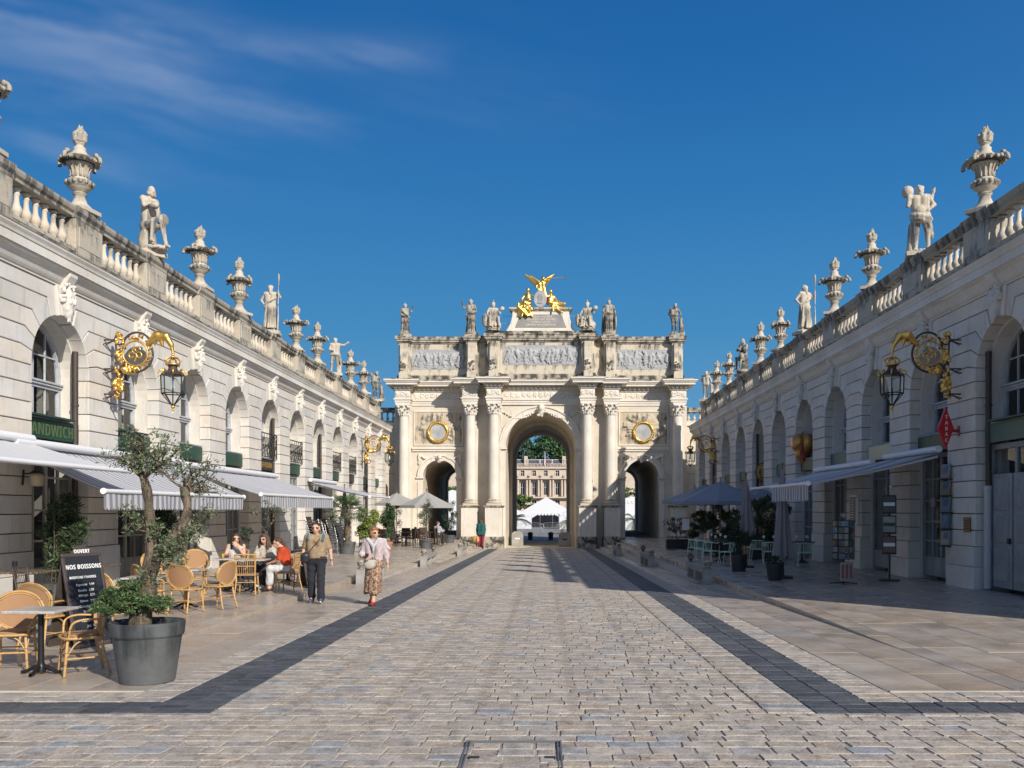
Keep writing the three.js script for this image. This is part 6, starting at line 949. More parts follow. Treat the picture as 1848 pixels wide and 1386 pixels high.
// ---------- parasols ----------
function parasol(label, x, d, R, yTop, yEdge, m, o = {}) {
  const y0 = onTerrace(x, d), t = thing('parasol', label, 'parasol', [x, y0, -d], o.turn ?? 0.3), n = 8, pos = [], hT = yTop - y0, hE = yEdge - y0;
  const P = (i, r) => { const a = (i + 0.5) / n * 2 * PI; return [Math.cos(a) * r * R, hT - (hT - hE) * Math.pow(r, 0.92), Math.sin(a) * r * R]; };
  for (let i = 0; i < n; i++) for (let k = 0; k < 4; k++) { const a = P(i, k / 4), b = P(i + 1, k / 4), c = P(i + 1, (k + 1) / 4), e = P(i, (k + 1) / 4), mid = (p, q) => { const s = p.map((v, j) => (v + q[j]) / 2); s[1] -= 0.02; return s; }, ab = mid(a, b), ce = mid(e, c); for (const [p, q, r, s] of [[a, ab, ce, e], [ab, b, c, ce]]) pos.push(...p, ...q, ...r, ...p, ...r, ...s); }
  for (let i = 0; i < n; i++) { const a = P(i, 1), b = P(i + 1, 1), h = 0.14; pos.push(...a, a[0], a[1] - h, a[2], b[0], b[1] - h, b[2], ...a, b[0], b[1] - h, b[2], ...b); }
  const g = new THREE.BufferGeometry(); g.setAttribute('position', new THREE.Float32BufferAttribute(pos, 3)); g.computeVertexNormals(); part(t, 'canopy', boxUV(g), m);
  part(t, 'pole', new G().bar([0, 0, 0], [0, hT + 0.1, 0], 0.024, 0.022, 8).ball(0.04, 0, hT + 0.12, 0), o.pole ?? M.wood);
  for (let i = 0; i < n; i++) { const e = P(i, 0.97); part(t, 'rib', new G().bar([0, hT - 0.06, 0], [e[0], e[1] - 0.02, e[2]], 0.010, 0.008, 5).bar([0, hE - 0.25, 0], [e[0] * 0.5, lerp(hT, e[1], 0.55) - 0.03, e[2] * 0.5], 0.008, 0.008, 5), M.darkWood); }
  part(t, 'base', new G().box(0.5, 0.07, 0.5, 0, 0.036, 0).cyl(0.04, 0.04, 0.3, 10, 0, 0.2, 0), M.iron); return t;
}
function closedParasol(label, x, d, yTop, yLow, R, m, poleM = M.wood) {
  const y0 = onTerrace(x, d), t = thing('closed_parasol', label, 'parasol', [x, y0, -d]), h0 = yLow - y0, h1 = yTop - y0, n = 40, k = 18, pos = []; seed(Math.round(x * 97));
  const ph = rr(0, 6), P = (i, j) => { const v = j / k, a = i / n * 2 * PI; const env = (v < 0.62 ? lerp(1.25, 0.62, v / 0.62) : v < 0.68 ? 0.62 : lerp(0.72, 0.10, (v - 0.68) / 0.32)); const fold = 1 + 0.26 * Math.sin(a * 8 + ph + v * 1.2) * (1 - v * 0.5) + 0.1 * Math.sin(a * 3 + v * 4); const low = v === 0 ? 0.10 * Math.sin(a * 8 + ph) : 0; return [Math.cos(a) * R * env * fold, lerp(h0, h1, v) + low, Math.sin(a) * R * env * fold]; };
  for (let i = 0; i < n; i++) for (let j = 0; j < k; j++) { const a = P(i, j), b = P(i + 1, j), c = P(i + 1, j + 1), e = P(i, j + 1); pos.push(...a, ...e, ...c, ...a, ...c, ...b); }
  const g = new THREE.BufferGeometry(); g.setAttribute('position', new THREE.Float32BufferAttribute(pos, 3)); g.computeVertexNormals(); part(t, 'canopy', boxUV(g), m);
  part(t, 'tie', new G().add(new THREE.TorusGeometry(R * 0.62, 0.015, 6, 20), 0, lerp(h0, h1, 0.65), 0, PI / 2), m);
  part(t, 'pole', new G().bar([0, 0, 0], [0, h1 + 0.12, 0], 0.028, 0.024, 8).ball(0.04, 0, h1 + 0.13, 0), poleM); part(t, 'base', new G().box(0.46, 0.06, 0.46, 0, 0.031, 0).cyl(0.045, 0.045, 0.4, 10, 0, 0.25, 0), M.iron); return t;
}
// ---------- stone benches with balls where each step begins ----------
function stepBench(s, x, d, len, label) {
  const y = yr(d), t = thing('stone_bench', label, 'bench', [s * x, y, -d]), m = M.concrete; t.scale.set(0.74, 0.72, 0.95);
  part(t, 'pier', new G().box(0.34, 0.62, 0.34, 0, 0.31, len / 2 - 0.17), m); part(t, 'pier', new G().box(0.28, 0.44, 0.26, 0, 0.22, -len * 0.05), m); part(t, 'pier', new G().box(0.28, 0.44, 0.26, 0, 0.22, -len / 2 + 0.17), m);
  part(t, 'seat_slab', new G().box(0.36, 0.22, len - 0.36, 0, 0.552, -0.18), m);
  for (const z of [len / 2 - 0.17, -len / 2 + 0.2]) part(t, 'ball', new G().lathe([[0.10, 0.0], [0.11, 0.03], [0.06, 0.06], [0.07, 0.09], [0.135, 0.15], [0.155, 0.22], [0.135, 0.29], [0.07, 0.345], [0, 0.36]], 18, 0, z > 0 ? 0.622 : 0.664, z), M.statueDark);
}
for (const s of [-1, 1]) for (const [x, d, l, w] of [[4.90, 27.4, 3.6, 'the first step'], [4.46, 37.4, 3.6, 'the second step'], [4.06, 48.0, 3.2, 'the lowest step']]) stepBench(s, x, d, l, `grey stone bench with carved balls at ${w} of the ${s < 0 ? 'sunlit' : 'shaded'} terrace`);

// ---------- sunlit terrace ----------
const rattanG = 'rattan chairs on the cafe terrace', caneG = 'cane spindle chairs at the women\'s tables';
set(K.table, 'cafe_table', 'square marble-topped cafe table beside the olive tub', 'table', wx(74, 10.55), 10.55, 0);
set(K.rattan, 'rattan_chair', 'round-backed rattan chair behind the marble table by the blackboard', 'chair', -6.02, 10.85, 0.25, rattanG);
set(K.rattan, 'rattan_chair', 'round-backed rattan chair between the marble table and the olive tub', 'chair', -5.08, 10.62, -0.95, rattanG);
set(K.rattan, 'rattan_chair', 'shaded rattan chair behind the chair at the marble table', 'chair', -6.65, 12.7, 2.9, rattanG);
set(K.table, 'cafe_table', 'marble-topped cafe table between the blackboard and the olive trunk', 'table', -6.55, 15.6, 0.1);
set(K.rattan, 'rattan_chair', 'round-backed rattan chair beside the blackboard', 'chair', -6.78, 14.9, 2.7, rattanG);
set(K.rattan, 'rattan_chair', 'rattan chair behind the olive trunk', 'chair', -6.85, 16.5, 2.4, rattanG);
set(K.table, 'cafe_table', 'marble-topped cafe table beside two rattan chairs behind the olive tub', 'table', -6.62, 17.6, 0.1);
set(K.rattan, 'rattan_chair', 'rattan chair seen from behind at the table past the olive tub', 'chair', -6.33, 16.9, 2.85, rattanG);
set(K.rattan, 'rattan_chair', 'rattan chair turned sideways at the table past the olive tub', 'chair', -6.02, 17.7, -1.9, rattanG);
set(K.rattan, 'rattan_chair', 'empty rattan chair under the striped awning behind the women', 'chair', -8.35, 20.4, 0.9, rattanG);
set(K.rattan, 'rattan_chair', 'empty rattan chair beside the woman in the white top', 'chair', -7.95, 21.6, 0.5, rattanG);
set(K.woodTable, 'cafe_table', 'wooden cafe table under the plain awning', 'table', -9.0, 16.4, 0);
set(K.woodTable, 'cafe_table', 'wooden cafe table beside the bamboo', 'table', -8.7, 18.2, 0);
set(K.darkCane, 'spindle_chair', 'dark spindle chair under the plain awning', 'chair', -8.3, 15.4, 1.6);
set(K.table, 'cafe_table', 'marble table with orange juice before the woman in the white top', 'table', -7.06, 21.15, 0);
set(K.table, 'cafe_table', 'marble table with orange juice before the long-haired woman', 'table', -6.42, 21.15, 0);
set(K.cane, 'spindle_chair', 'empty cane spindle chair with its back to the street', 'chair', -6.36, 20.45, PI + 0.12, caneG);
set(K.cane, 'spindle_chair', 'cane spindle chair under the woman in orange', 'chair', -5.72, 21.35, -PI / 2 - 0.15, caneG);
set(K.cane, 'spindle_chair', 'cane spindle chair under the woman in the white top', 'chair', -7.12, 21.95, 0, caneG);
set(K.cane, 'spindle_chair', 'cane spindle chair under the long-haired woman', 'chair', -6.42, 22.05, 0, caneG);
set(K.darkCane, 'spindle_chair', 'dark spindle chair beyond the woman in orange', 'chair', -5.95, 23.3, -2.6);
set(K.table, 'cafe_table', 'marble table beyond the woman in orange', 'table', -6.35, 23.6, 0);
for (const [x, d, label] of [[-7.10, 20.98, 'glass of orange juice before the woman in the white top'], [-6.38, 20.98, 'glass of orange juice before the long-haired woman']]) { const y = onTerrace(-7, d) + 0.755, t = thing('juice_glass', label, 'glass', [x, y, -d]); part(t, 'glass', new G().lathe([[0, 0], [0.030, 0], [0.038, 0.13], [0.036, 0.13], [0.028, 0.008], [0, 0.008]], 14), M.glass); part(t, 'juice', new G().lathe([[0, 0.01], [0.0265, 0.01], [0.034, 0.115], [0, 0.115]], 14), mat(0.85, 0.42, 0.02, { rough: 0.3 })); }
{ // chalk menu board
  const d = 12.9, x = -6.25, t = thing('menu_board', 'black chalk menu board headed NOS BOISSONS with an OUVERT tab', 'board', [x, onTerrace(x, d), -d], 1.22), H = 1.30, W = 0.64, tilt = 0.20;
  const face = (z, s) => { const g = new G(); g.box(W, H, 0.025); return place(g.build(), 0, H / 2 * Math.cos(tilt), z, -s * tilt); };
  for (const s of [1, -1]) { const g = face(s * H / 2 * Math.sin(tilt), s); const p = part(t, 'panel', g, s > 0 ? M.slate : M.darkWood); if (s > 0) { const fr = new G(); fr.box(W + 0.04, 0.05, 0.035, 0, H / 2, 0).box(W + 0.04, 0.05, 0.035, 0, -H / 2 + 0.03, 0).box(0.05, H - 0.06, 0.034, W / 2, 0, 0).box(0.05, H - 0.06, 0.034, -W / 2, 0, 0); part(p, 'frame', place(fr.build(), 0, H / 2 * Math.cos(tilt), H / 2 * Math.sin(tilt), -tilt), M.darkWood);
    const chalk = mat(0.72, 0.72, 0.70, { rough: 1 }), line = (s2, size, lx, ly) => part(p, 'lettering', place(boxUV(text(s2, size, 0.003)).translate(lx, ly, 0.014), 0, H / 2 * Math.cos(tilt), H / 2 * Math.sin(tilt), -tilt), chalk);
    line('NOS BOISSONS', 0.062, 0, 0.48); line('BOISSONS CHAUDES', 0.034, -0.04, 0.33); ['Espresso   1.90', 'Double   3.20', 'Allonge   2.10', 'Creme   2.90', 'Chocolat   3.50', 'The   3.20'].forEach((q, i) => line(q, 0.032, -0.02, 0.22 - i * 0.075)); line('FROID', 0.034, -0.1, -0.28); ['Jus   3.50', 'Soda   3.20'].forEach((q, i) => line(q, 0.032, 0, -0.36 - i * 0.075)); } }
  const tab = part(t, 'tab', place(new G().ext((() => { const sh = new THREE.Shape(); sh.moveTo(-0.17, 0); sh.lineTo(0.17, 0); sh.lineTo(0.12, 0.10); sh.quadraticCurveTo(0, 0.20, -0.12, 0.10); sh.closePath(); return sh; })(), 0.03, 0.004).build(), 0, H * Math.cos(tilt) - 0.015, -0.01, -tilt), M.darkWood);
  part(tab, 'lettering', place(boxUV(text('OUVERT', 0.052, 0.004)), 0, H * Math.cos(tilt) + 0.05, 0.012, -tilt), M.white);
}
{ const d = 22.6, x = -5.55, t = thing('menu_board', 'small brown folding board beside the dark spindle chair', 'board', [x, onTerrace(x, d), -d], 1.0); for (const s of [1, -1]) part(t, 'panel', place(new G().box(0.46, 0.80, 0.025).build(), 0, 0.40, s * 0.12, -s * 0.24), M.darkWood); }
{ for (const [x, d, lab] of [[-8.75, 15.6, 'black belt barrier post beside the dark spindle chair under the awning'], [-8.9, 17.4, 'black belt barrier post between the two wooden cafe tables']]) { const t = thing('barrier_post', lab, 'post', [x, onTerrace(x, d), -d], 0, 'belt barrier posts under the plain awning'); part(t, 'post', new G().cyl(0.03, 0.03, 0.95, 12, 0, 0.48, 0).cyl(0.04, 0.04, 0.10, 12, 0, 0.93, 0), M.castIron); part(t, 'base', new G().cyl(0.16, 0.15, 0.03, 20, 0, 0.016, 0), M.castIron); } }
const bambooC = (w) => [[0, 0.9, 0, w * 1.25, 0.5, 0.34, 1500], [0, 1.4, 0, w * 1.4, 0.5, 0.4, 2000], [0, 1.85, 0, w * 1.1, 0.3, 0.34, 900]], canes = (w) => Array.from({ length: 9 }, (_, i) => [[-w + i * w / 4, 0.3, rr(-0.1, 0.1)], [-w + i * w / 4 + rr(-0.1, 0.1), 1.9, rr(-0.1, 0.1)], 0.010]);
seed(1400);
potPlant('bamboo_planter', 'bamboo in a grey box against the sandwich bar window', 'bamboo', -9.2, 18.0, { box: [0.35, 0.42, 1.2], pot: M.pot, stems: canes(0.45).map(([a, b, r]) => [[a[2], a[1], a[0]], [b[2], b[1], b[0]], r]), clumps: bambooC(0.5).map((c) => [c[0], c[1], c[2], c[5], c[4], c[3], c[6]]), len: 0.13, wid: 0.014, cols: BAMB, lumps: 22, seed: 1401, twigs: 0 });
potPlant('bamboo_planter', 'bamboo in a grey box behind the olive trunk', 'bamboo', -9.25, 22.6, { box: [0.35, 0.42, 1.2], pot: M.pot, stems: canes(0.45).map(([a, b, r]) => [[a[2], a[1], a[0]], [b[2], b[1], b[0]], r]), clumps: bambooC(0.5).map((c) => [c[0], c[1], c[2], c[5], c[4], c[3], c[6]]), len: 0.13, wid: 0.014, cols: BAMB, lumps: 22, seed: 1402, twigs: 0 });
potPlant('potted_shrub', 'dark planter with a small shrub behind the seated women', 'shrub', -7.75, 24.6, { box: [1.3, 0.55, 0.42], stems: [[[0, 0.5, 0], [0.02, 0.95, 0], 0.02]], clumps: [[0, 1.2, 0, 0.28, 0.26, 0.26, 320]], len: 0.07, wid: 0.018, cols: DARKG, seed: 1403, twigs: 9 });
potPlant('potted_tree', 'slim dark-stemmed tree in a black pot behind the seated women', 'tree', -7.45, 25.4, { r0: 0.2, r1: 0.26, h: 0.42, pot: M.potBlack, stems: [[[0, 0.3, 0], [0.03, 1.5, 0], 0.035], [[0.02, 1.2, 0], [-0.45, 2.0, 0.1], 0.018], [[0.02, 1.3, 0], [0.5, 1.9, 0], 0.018], [[0.03, 1.4, 0], [0.05, 2.1, 0], 0.015]], clumps: [[-0.4, 1.9, 0.05, 0.2, 0.2, 0.2, 70], [0.35, 1.85, 0, 0.28, 0.2, 0.2, 120], [0.05, 1.95, 0, 0.25, 0.25, 0.2, 90], [0.1, 1.5, 0.05, 0.2, 0.2, 0.2, 60]], len: 0.06, wid: 0.018, cols: OLIVE, seed: 1404, twigs: 7 });
palmTree(-8.15, 39);
potPlant('potted_shrub', 'yellow-green variegated bush beside the fan palm', 'shrub', -7.55, 40.2, { r0: 0.28, r1: 0.33, h: 0.45, clumps: [[0, 1.0, 0, 0.62, 0.55, 0.5, 2200], [0.1, 1.6, 0, 0.55, 0.45, 0.45, 1700]], len: 0.085, wid: 0.028, cols: LIME, seed: 1405, twigs: 6 });
potPlant('potted_shrub', 'dark green shrub in a terracotta pot behind the yellow-green bush', 'shrub', -7.1, 42.5, { r0: 0.24, r1: 0.32, h: 0.42, pot: M.terra, clumps: [[0, 1.2, 0, 0.5, 0.7, 0.45, 1800], [0.2, 1.8, 0, 0.4, 0.5, 0.4, 1000]], len: 0.08, wid: 0.022, cols: DARKG.concat(GREEN), seed: 1406, twigs: 6 });
potPlant('potted_tree', 'small silvery olive tree in front of the open grey parasol', 'tree', -5.75, 46.2, { r0: 0.25, r1: 0.32, h: 0.45, stems: [[[0, 0.4, 0], [0, 1.2, 0], 0.03]], clumps: [[0, 1.65, 0, 0.52, 0.55, 0.45, 1500], [0.1, 2.1, 0, 0.35, 0.35, 0.3, 600]], len: 0.07, wid: 0.012, cols: OLIVE, seed: 1407, twigs: 10 });
potPlant('potted_tree', 'feathery dark tree beside the arch pedestal on the sunlit terrace', 'tree', -8.6, 54, { r0: 0.25, r1: 0.32, h: 0.45, stems: [[[0, 0.4, 0], [0, 1.2, 0], 0.03]], clumps: [[0, 1.5, 0, 0.6, 0.9, 0.5, 1600], [0.1, 2.4, 0, 0.4, 0.5, 0.4, 700]], len: 0.09, wid: 0.014, cols: OLIVE, seed: 1408, twigs: 10 });
potPlant('potted_shrub', 'dark shrub beside the side passage behind the grey parasol', 'shrub', -5.4, 54.5, { r0: 0.25, r1: 0.32, h: 0.45, clumps: [[0, 1.5, 0, 0.5, 0.8, 0.5, 1700], [0, 2.3, 0, 0.4, 0.5, 0.4, 800]], len: 0.08, wid: 0.02, cols: DARKG, seed: 1409, twigs: 6 });
parasol('open grey parasol in front of the small silvery olive', wx(770, 48), 48, 1.48, wy(887, 48), wy(912, 48), M.canvasGrey, { turn: 0.1 });
parasol('open grey parasol next to the arcade wall', wx(716, 52.5), 52.5, 1.35, wy(889, 52.5), wy(908, 52.5), M.canvasGrey, { turn: 0.2 });
closedParasol('closed dark grey parasol by the stacked chairs', -8.75, 41.2, 2.75, 0.9, 0.17, M.canvasMauve);
// stacked aluminium chairs
{ const src = new THREE.Group(); for (const s of [-1, 1]) { part(src, 'leg', new G().tube([[s * 0.24, 0.0, 0.25], [s * 0.24, 0.62, 0.18], [s * 0.25, 0.64, -0.2]], 0.013, 6, 10), M.steel); part(src, 'leg', new G().tube([[s * 0.22, 0, -0.26], [s * 0.21, 0.45, -0.2], [s * 0.21, 0.84, -0.3]], 0.013, 6, 10), M.steel); } part(src, 'seat', new G().box(0.44, 0.02, 0.42, 0, 0.44, 0), M.wicker); part(src, 'backrest', new G().box(0.42, 0.22, 0.02, 0, 0.72, -0.27, -0.2), M.wicker);
  for (const [x, d, n, turn] of [[-9.0, 37.6, 8, 1.2], [-8.55, 39.9, 8, 1.4], [-8.85, 38.8, 7, 0.9]]) for (let i = 0; i < n; i++) { const o = src.clone(); o.name = numbered('metal_chair'); const y = onTerrace(x, d) + i * 0.105; o.position.set(x + Math.sin(turn) * -0.035 * i, y, -d - Math.cos(turn) * 0.035 * i); o.rotation.set(0, turn, 0); o.userData = { label: 'aluminium chair with dark seat in a leaning stack beside the palm', category: 'chair', group: 'stacked aluminium chairs' }; scene.add(o); } }
// dark wicker tables and chairs under the grey parasols
{ seed(1500); const cs = [[-8.7, 45.5, 0.4], [-7.9, 45.2, -0.6], [-8.3, 47.2, 2.8], [-7.3, 46.6, 1.0], [-6.7, 47.4, -1.2], [-6.55, 49.0, 2.9], [-7.2, 49.3, 0.2], [-6.2, 48.4, 1.4], [-5.95, 50.4, -2.6], [-5.6, 49.6, 2.2], [-5.55, 51.6, 0.5], [-6.6, 51.8, 0.2], [-8.0, 51.0, 1.2], [-7.4, 52.5, -1.2]];
  for (const [x, d, t] of cs) set(K.wicker, 'wicker_chair', 'dark brown wicker armchair on the terrace under the grey parasols', 'chair', x, d, t, 'dark wicker armchairs near the arch');
  for (const [x, d] of [[-8.3, 46.2], [-7.0, 47.9], [-6.1, 49.4], [-5.9, 51.1], [-7.6, 51.8]]) set(K.darkTable, 'dark_table', 'dark pedestal table under the grey parasols', 'table', x, d, 0, 'dark tables near the arch'); }

{ const d = bayC(-0.5) + 0.35, t = thing('wall_lamp', 'cream glass wall lamp under the plain awning', 'lamp', [-WALL + 0.02, 2.35, -d]); part(t, 'bracket', new G().bar([0, 0.12, 0], [0.28, 0.14, 0], 0.014).bar([0, -0.1, 0], [0.02, 0.2, 0], 0.02), M.iron); part(t, 'shade', new G().lathe([[0.0, 0.14], [0.10, 0.13], [0.13, 0.05], [0.11, -0.12], [0.0, -0.13]], 18, 0.28, 0, 0), M.cream); part(t, 'shade_cap', new G().lathe([[0.0, 0.20], [0.06, 0.19], [0.14, 0.135], [0.12, 0.13]], 18, 0.28, 0, 0), M.ironBrown); }

// ---------- shaded terrace ----------
parasol('open blue-grey parasol over the mint chairs, joined to the closed one', wx(1300, 38), 38, 2.0, wy(868, 38), wy(905, 38), M.canvasBlue, { turn: 0.15, pole: M.terra });
parasol('open blue-grey parasol next to the arch', wx(1274, 44), 44, 2.1, wy(873, 44), wy(904, 44), M.canvasBlue, { turn: 0.3, pole: M.terra });
parasol('open blue-grey parasol behind the closed parasol by the awning', wx(1372, 40), 40, 1.7, wy(880, 40), wy(903, 40), M.canvasBlue, { turn: 0.0, pole: M.terra });
closedParasol('closed mauve-grey parasol behind the pot of tall grass', wx(1346, 30), 30, wy(862, 30), wy(962, 30), 0.20, M.canvasMauve);
closedParasol('closed mauve-grey parasol in front of the tobacco awning', wx(1412, 25.2), 25.2, wy(846, 25.2), wy(1008, 25.2), 0.20, M.canvasMauve);
{ seed(1600); const mg = 'mint chairs on the shaded terrace';
  for (const [px, d, t, lab] of [[1284, 32.5, 2.2, 'mint chair with its back to the end bench of the shaded terrace'], [1268, 34.0, 2.3, 'mint chair second from the bench beside the tall grass'], [1256, 35.4, 2.3, 'mint chair third from the bench beside the tall grass'], [1312, 31.6, -2.2, 'mint chair beside the pot of tall grass'], [1390, 31.0, 2.95, 'mint chair beside the closed parasol in front of the awning'], [1366, 33.0, 2.8, 'mint chair between the two closed parasols'], [1452, 29.8, 3.0, 'mint chair beside the pier with the menu case'], [1425, 33.5, 0.3, 'mint chair facing the pier with the menu case']]) set(K.mint, 'mint_chair', lab, 'chair', wx(px, d), d, t, mg);
  for (const [px, d, lab] of [[1300, 33.6, 'dark table with wine glasses among the mint chairs by the bench'], [1292, 36.2, 'dark table with wine glasses under the blue-grey parasol'], [1388, 32.2, 'dark table with wine glasses behind the closed parasol'], [1447, 31.4, 'dark table with wine glasses beside the pier with the menu case']]) { const x = wx(px, d), y = onTerrace(x, d); set(K.darkTable, 'dark_table', lab, 'table', x, d, 0.1); for (const [a, b] of [[-0.2, 0.12], [0.18, 0.1], [-0.15, -0.15], [0.2, -0.15]]) { const t = thing('wine_glass', 'wine glass standing on a dark table of the shaded terrace', 'glass', [x + a, y + 0.752, -d + b], 0, 'wine glasses on the shaded terrace'); part(t, 'bowl', new G().lathe([[0.004, 0.10], [0.03, 0.115], [0.04, 0.15], [0.036, 0.20], [0.034, 0.20], [0.036, 0.15], [0.0, 0.112]], 12), M.white); part(t, 'stem', new G().lathe([[0.034, 0], [0.034, 0.004], [0.005, 0.012], [0.004, 0.105]], 10), M.glass); } } }
potPlant('potted_grass', 'dark pot of tall feathery grass beside the mint chairs', 'plant', wx(1333, 28.3), 28.3, { r0: 0.21, r1: 0.24, h: 0.52, pot: M.potBlack, lip: false, clumps: [[0, 0.95, 0, 0.38, 0.5, 0.36, 1700], [0, 1.4, 0, 0.3, 0.35, 0.3, 700]], len: 0.13, wid: 0.010, cols: DARKG, seed: 1601, twigs: 6, up: 0.8 });
potPlant('potted_grass', 'tapered black pot with a low plant before the tobacco awning', 'plant', wx(1398, 24.6), 24.6, { r0: 0.17, r1: 0.25, h: 0.46, pot: M.potBlack, lip: false, clumps: [[0, 0.52, 0, 0.2, 0.14, 0.2, 300]], len: 0.07, wid: 0.016, cols: DARKG, seed: 1602, twigs: 2 });
potPlant('planter_shrub', 'open-branched shrub in a black box planter next to the menu stand', 'shrub', wx(1222, 45), 45, { box: [1.1, 0.45, 0.45], stems: [[[0, 0.4, 0], [-0.1, 1.1, 0], 0.03], [[0, 0.4, 0], [0.3, 1.0, 0], 0.02]], clumps: [[-0.15, 1.15, 0, 0.5, 0.42, 0.4, 620], [0.3, 1.0, 0, 0.35, 0.3, 0.3, 300]], len: 0.075, wid: 0.024, cols: OLIVE, seed: 1603, twigs: 16 });
for (const [px, d, h, sd, lab] of [[1262, 43.5, 1.5, 1604, 'dark hedge plant between the menu stand and the blue-grey parasol'], [1288, 40.5, 1.7, 1605, 'dark hedge plant under the blue-grey parasol'], [1318, 38.0, 1.5, 1606, 'dark hedge plant behind the tall grass'], [1372, 34.5, 1.9, 1607, 'tall dark hedge plant between the closed parasols'], [1400, 35.5, 1.7, 1608, 'dark hedge plant beside the pier with the menu case']]) potPlant('hedge_plant', lab, 'hedge', wx(px, d), d, { box: [0.9, 0.4, 0.4], clumps: [[0, h * 0.6, 0, 0.62, h * 0.38, 0.42, 2300], [0.05, h * 1.05, 0, 0.5, h * 0.28, 0.38, 1300]], len: 0.085, wid: 0.026, cols: [...DARKG, [0.10, 0.12, 0.03], [0.07, 0.12, 0.035]], seed: sd, twigs: 4 });
{ const d = 44.3, x = wx(1238, d), t = thing('menu_stand', 'menu stand with red-brown frame beside the box planter', 'sign', [x, onTerrace(x, d), -d], -0.35); part(t, 'post', new G().bar([0, 0, 0], [0, 1.0, 0], 0.025), M.darkWood); part(t, 'frame', place(new G().box(0.44, 0.66, 0.04).build(), 0, 1.20, 0, -0.15), M.terra); part(t, 'sheet', place(new G().box(0.36, 0.56, 0.01).build(), 0, 1.205, 0.026, -0.15), M.white); part(t, 'base', new G().box(0.4, 0.04, 0.4, 0, 0.02, 0), M.iron); }
{ // tobacco sign
  const d = 21.5, y = wy(773, d), t = thing('tobacco_sign', 'red diamond TABAC sign on a bracket above the tobacco shop', 'sign', [WALL, y, -d]), cx = -(WALL - wx(1706, d));
  const bd = part(t, 'diamond', new G().ext(shape([[0, -0.48], [0.185, 0], [0, 0.48], [-0.185, 0]]), 0.12, 0.012, cx, 0, -0.06), mat(0.42, 0.012, 0.015, { rough: 0.4 }));
  [...'TABAC'].forEach((c, i) => part(bd, 'lettering', boxUV(text(c, 0.085, 0.008)), mat(0.75, 0.5, 0.45, { rough: 0.6 }), { pos: [cx, 0.26 - i * 0.135, 0.061] }));
  part(t, 'bracket', new G().box(-cx - 0.1, 0.07, 0.05, cx / 2 + 0.07, -0.06, 0).box(0.02, 0.24, 0.12, -0.012, -0.06, 0), mat(0.20, 0.03, 0.03, { rough: 0.5 }));
}
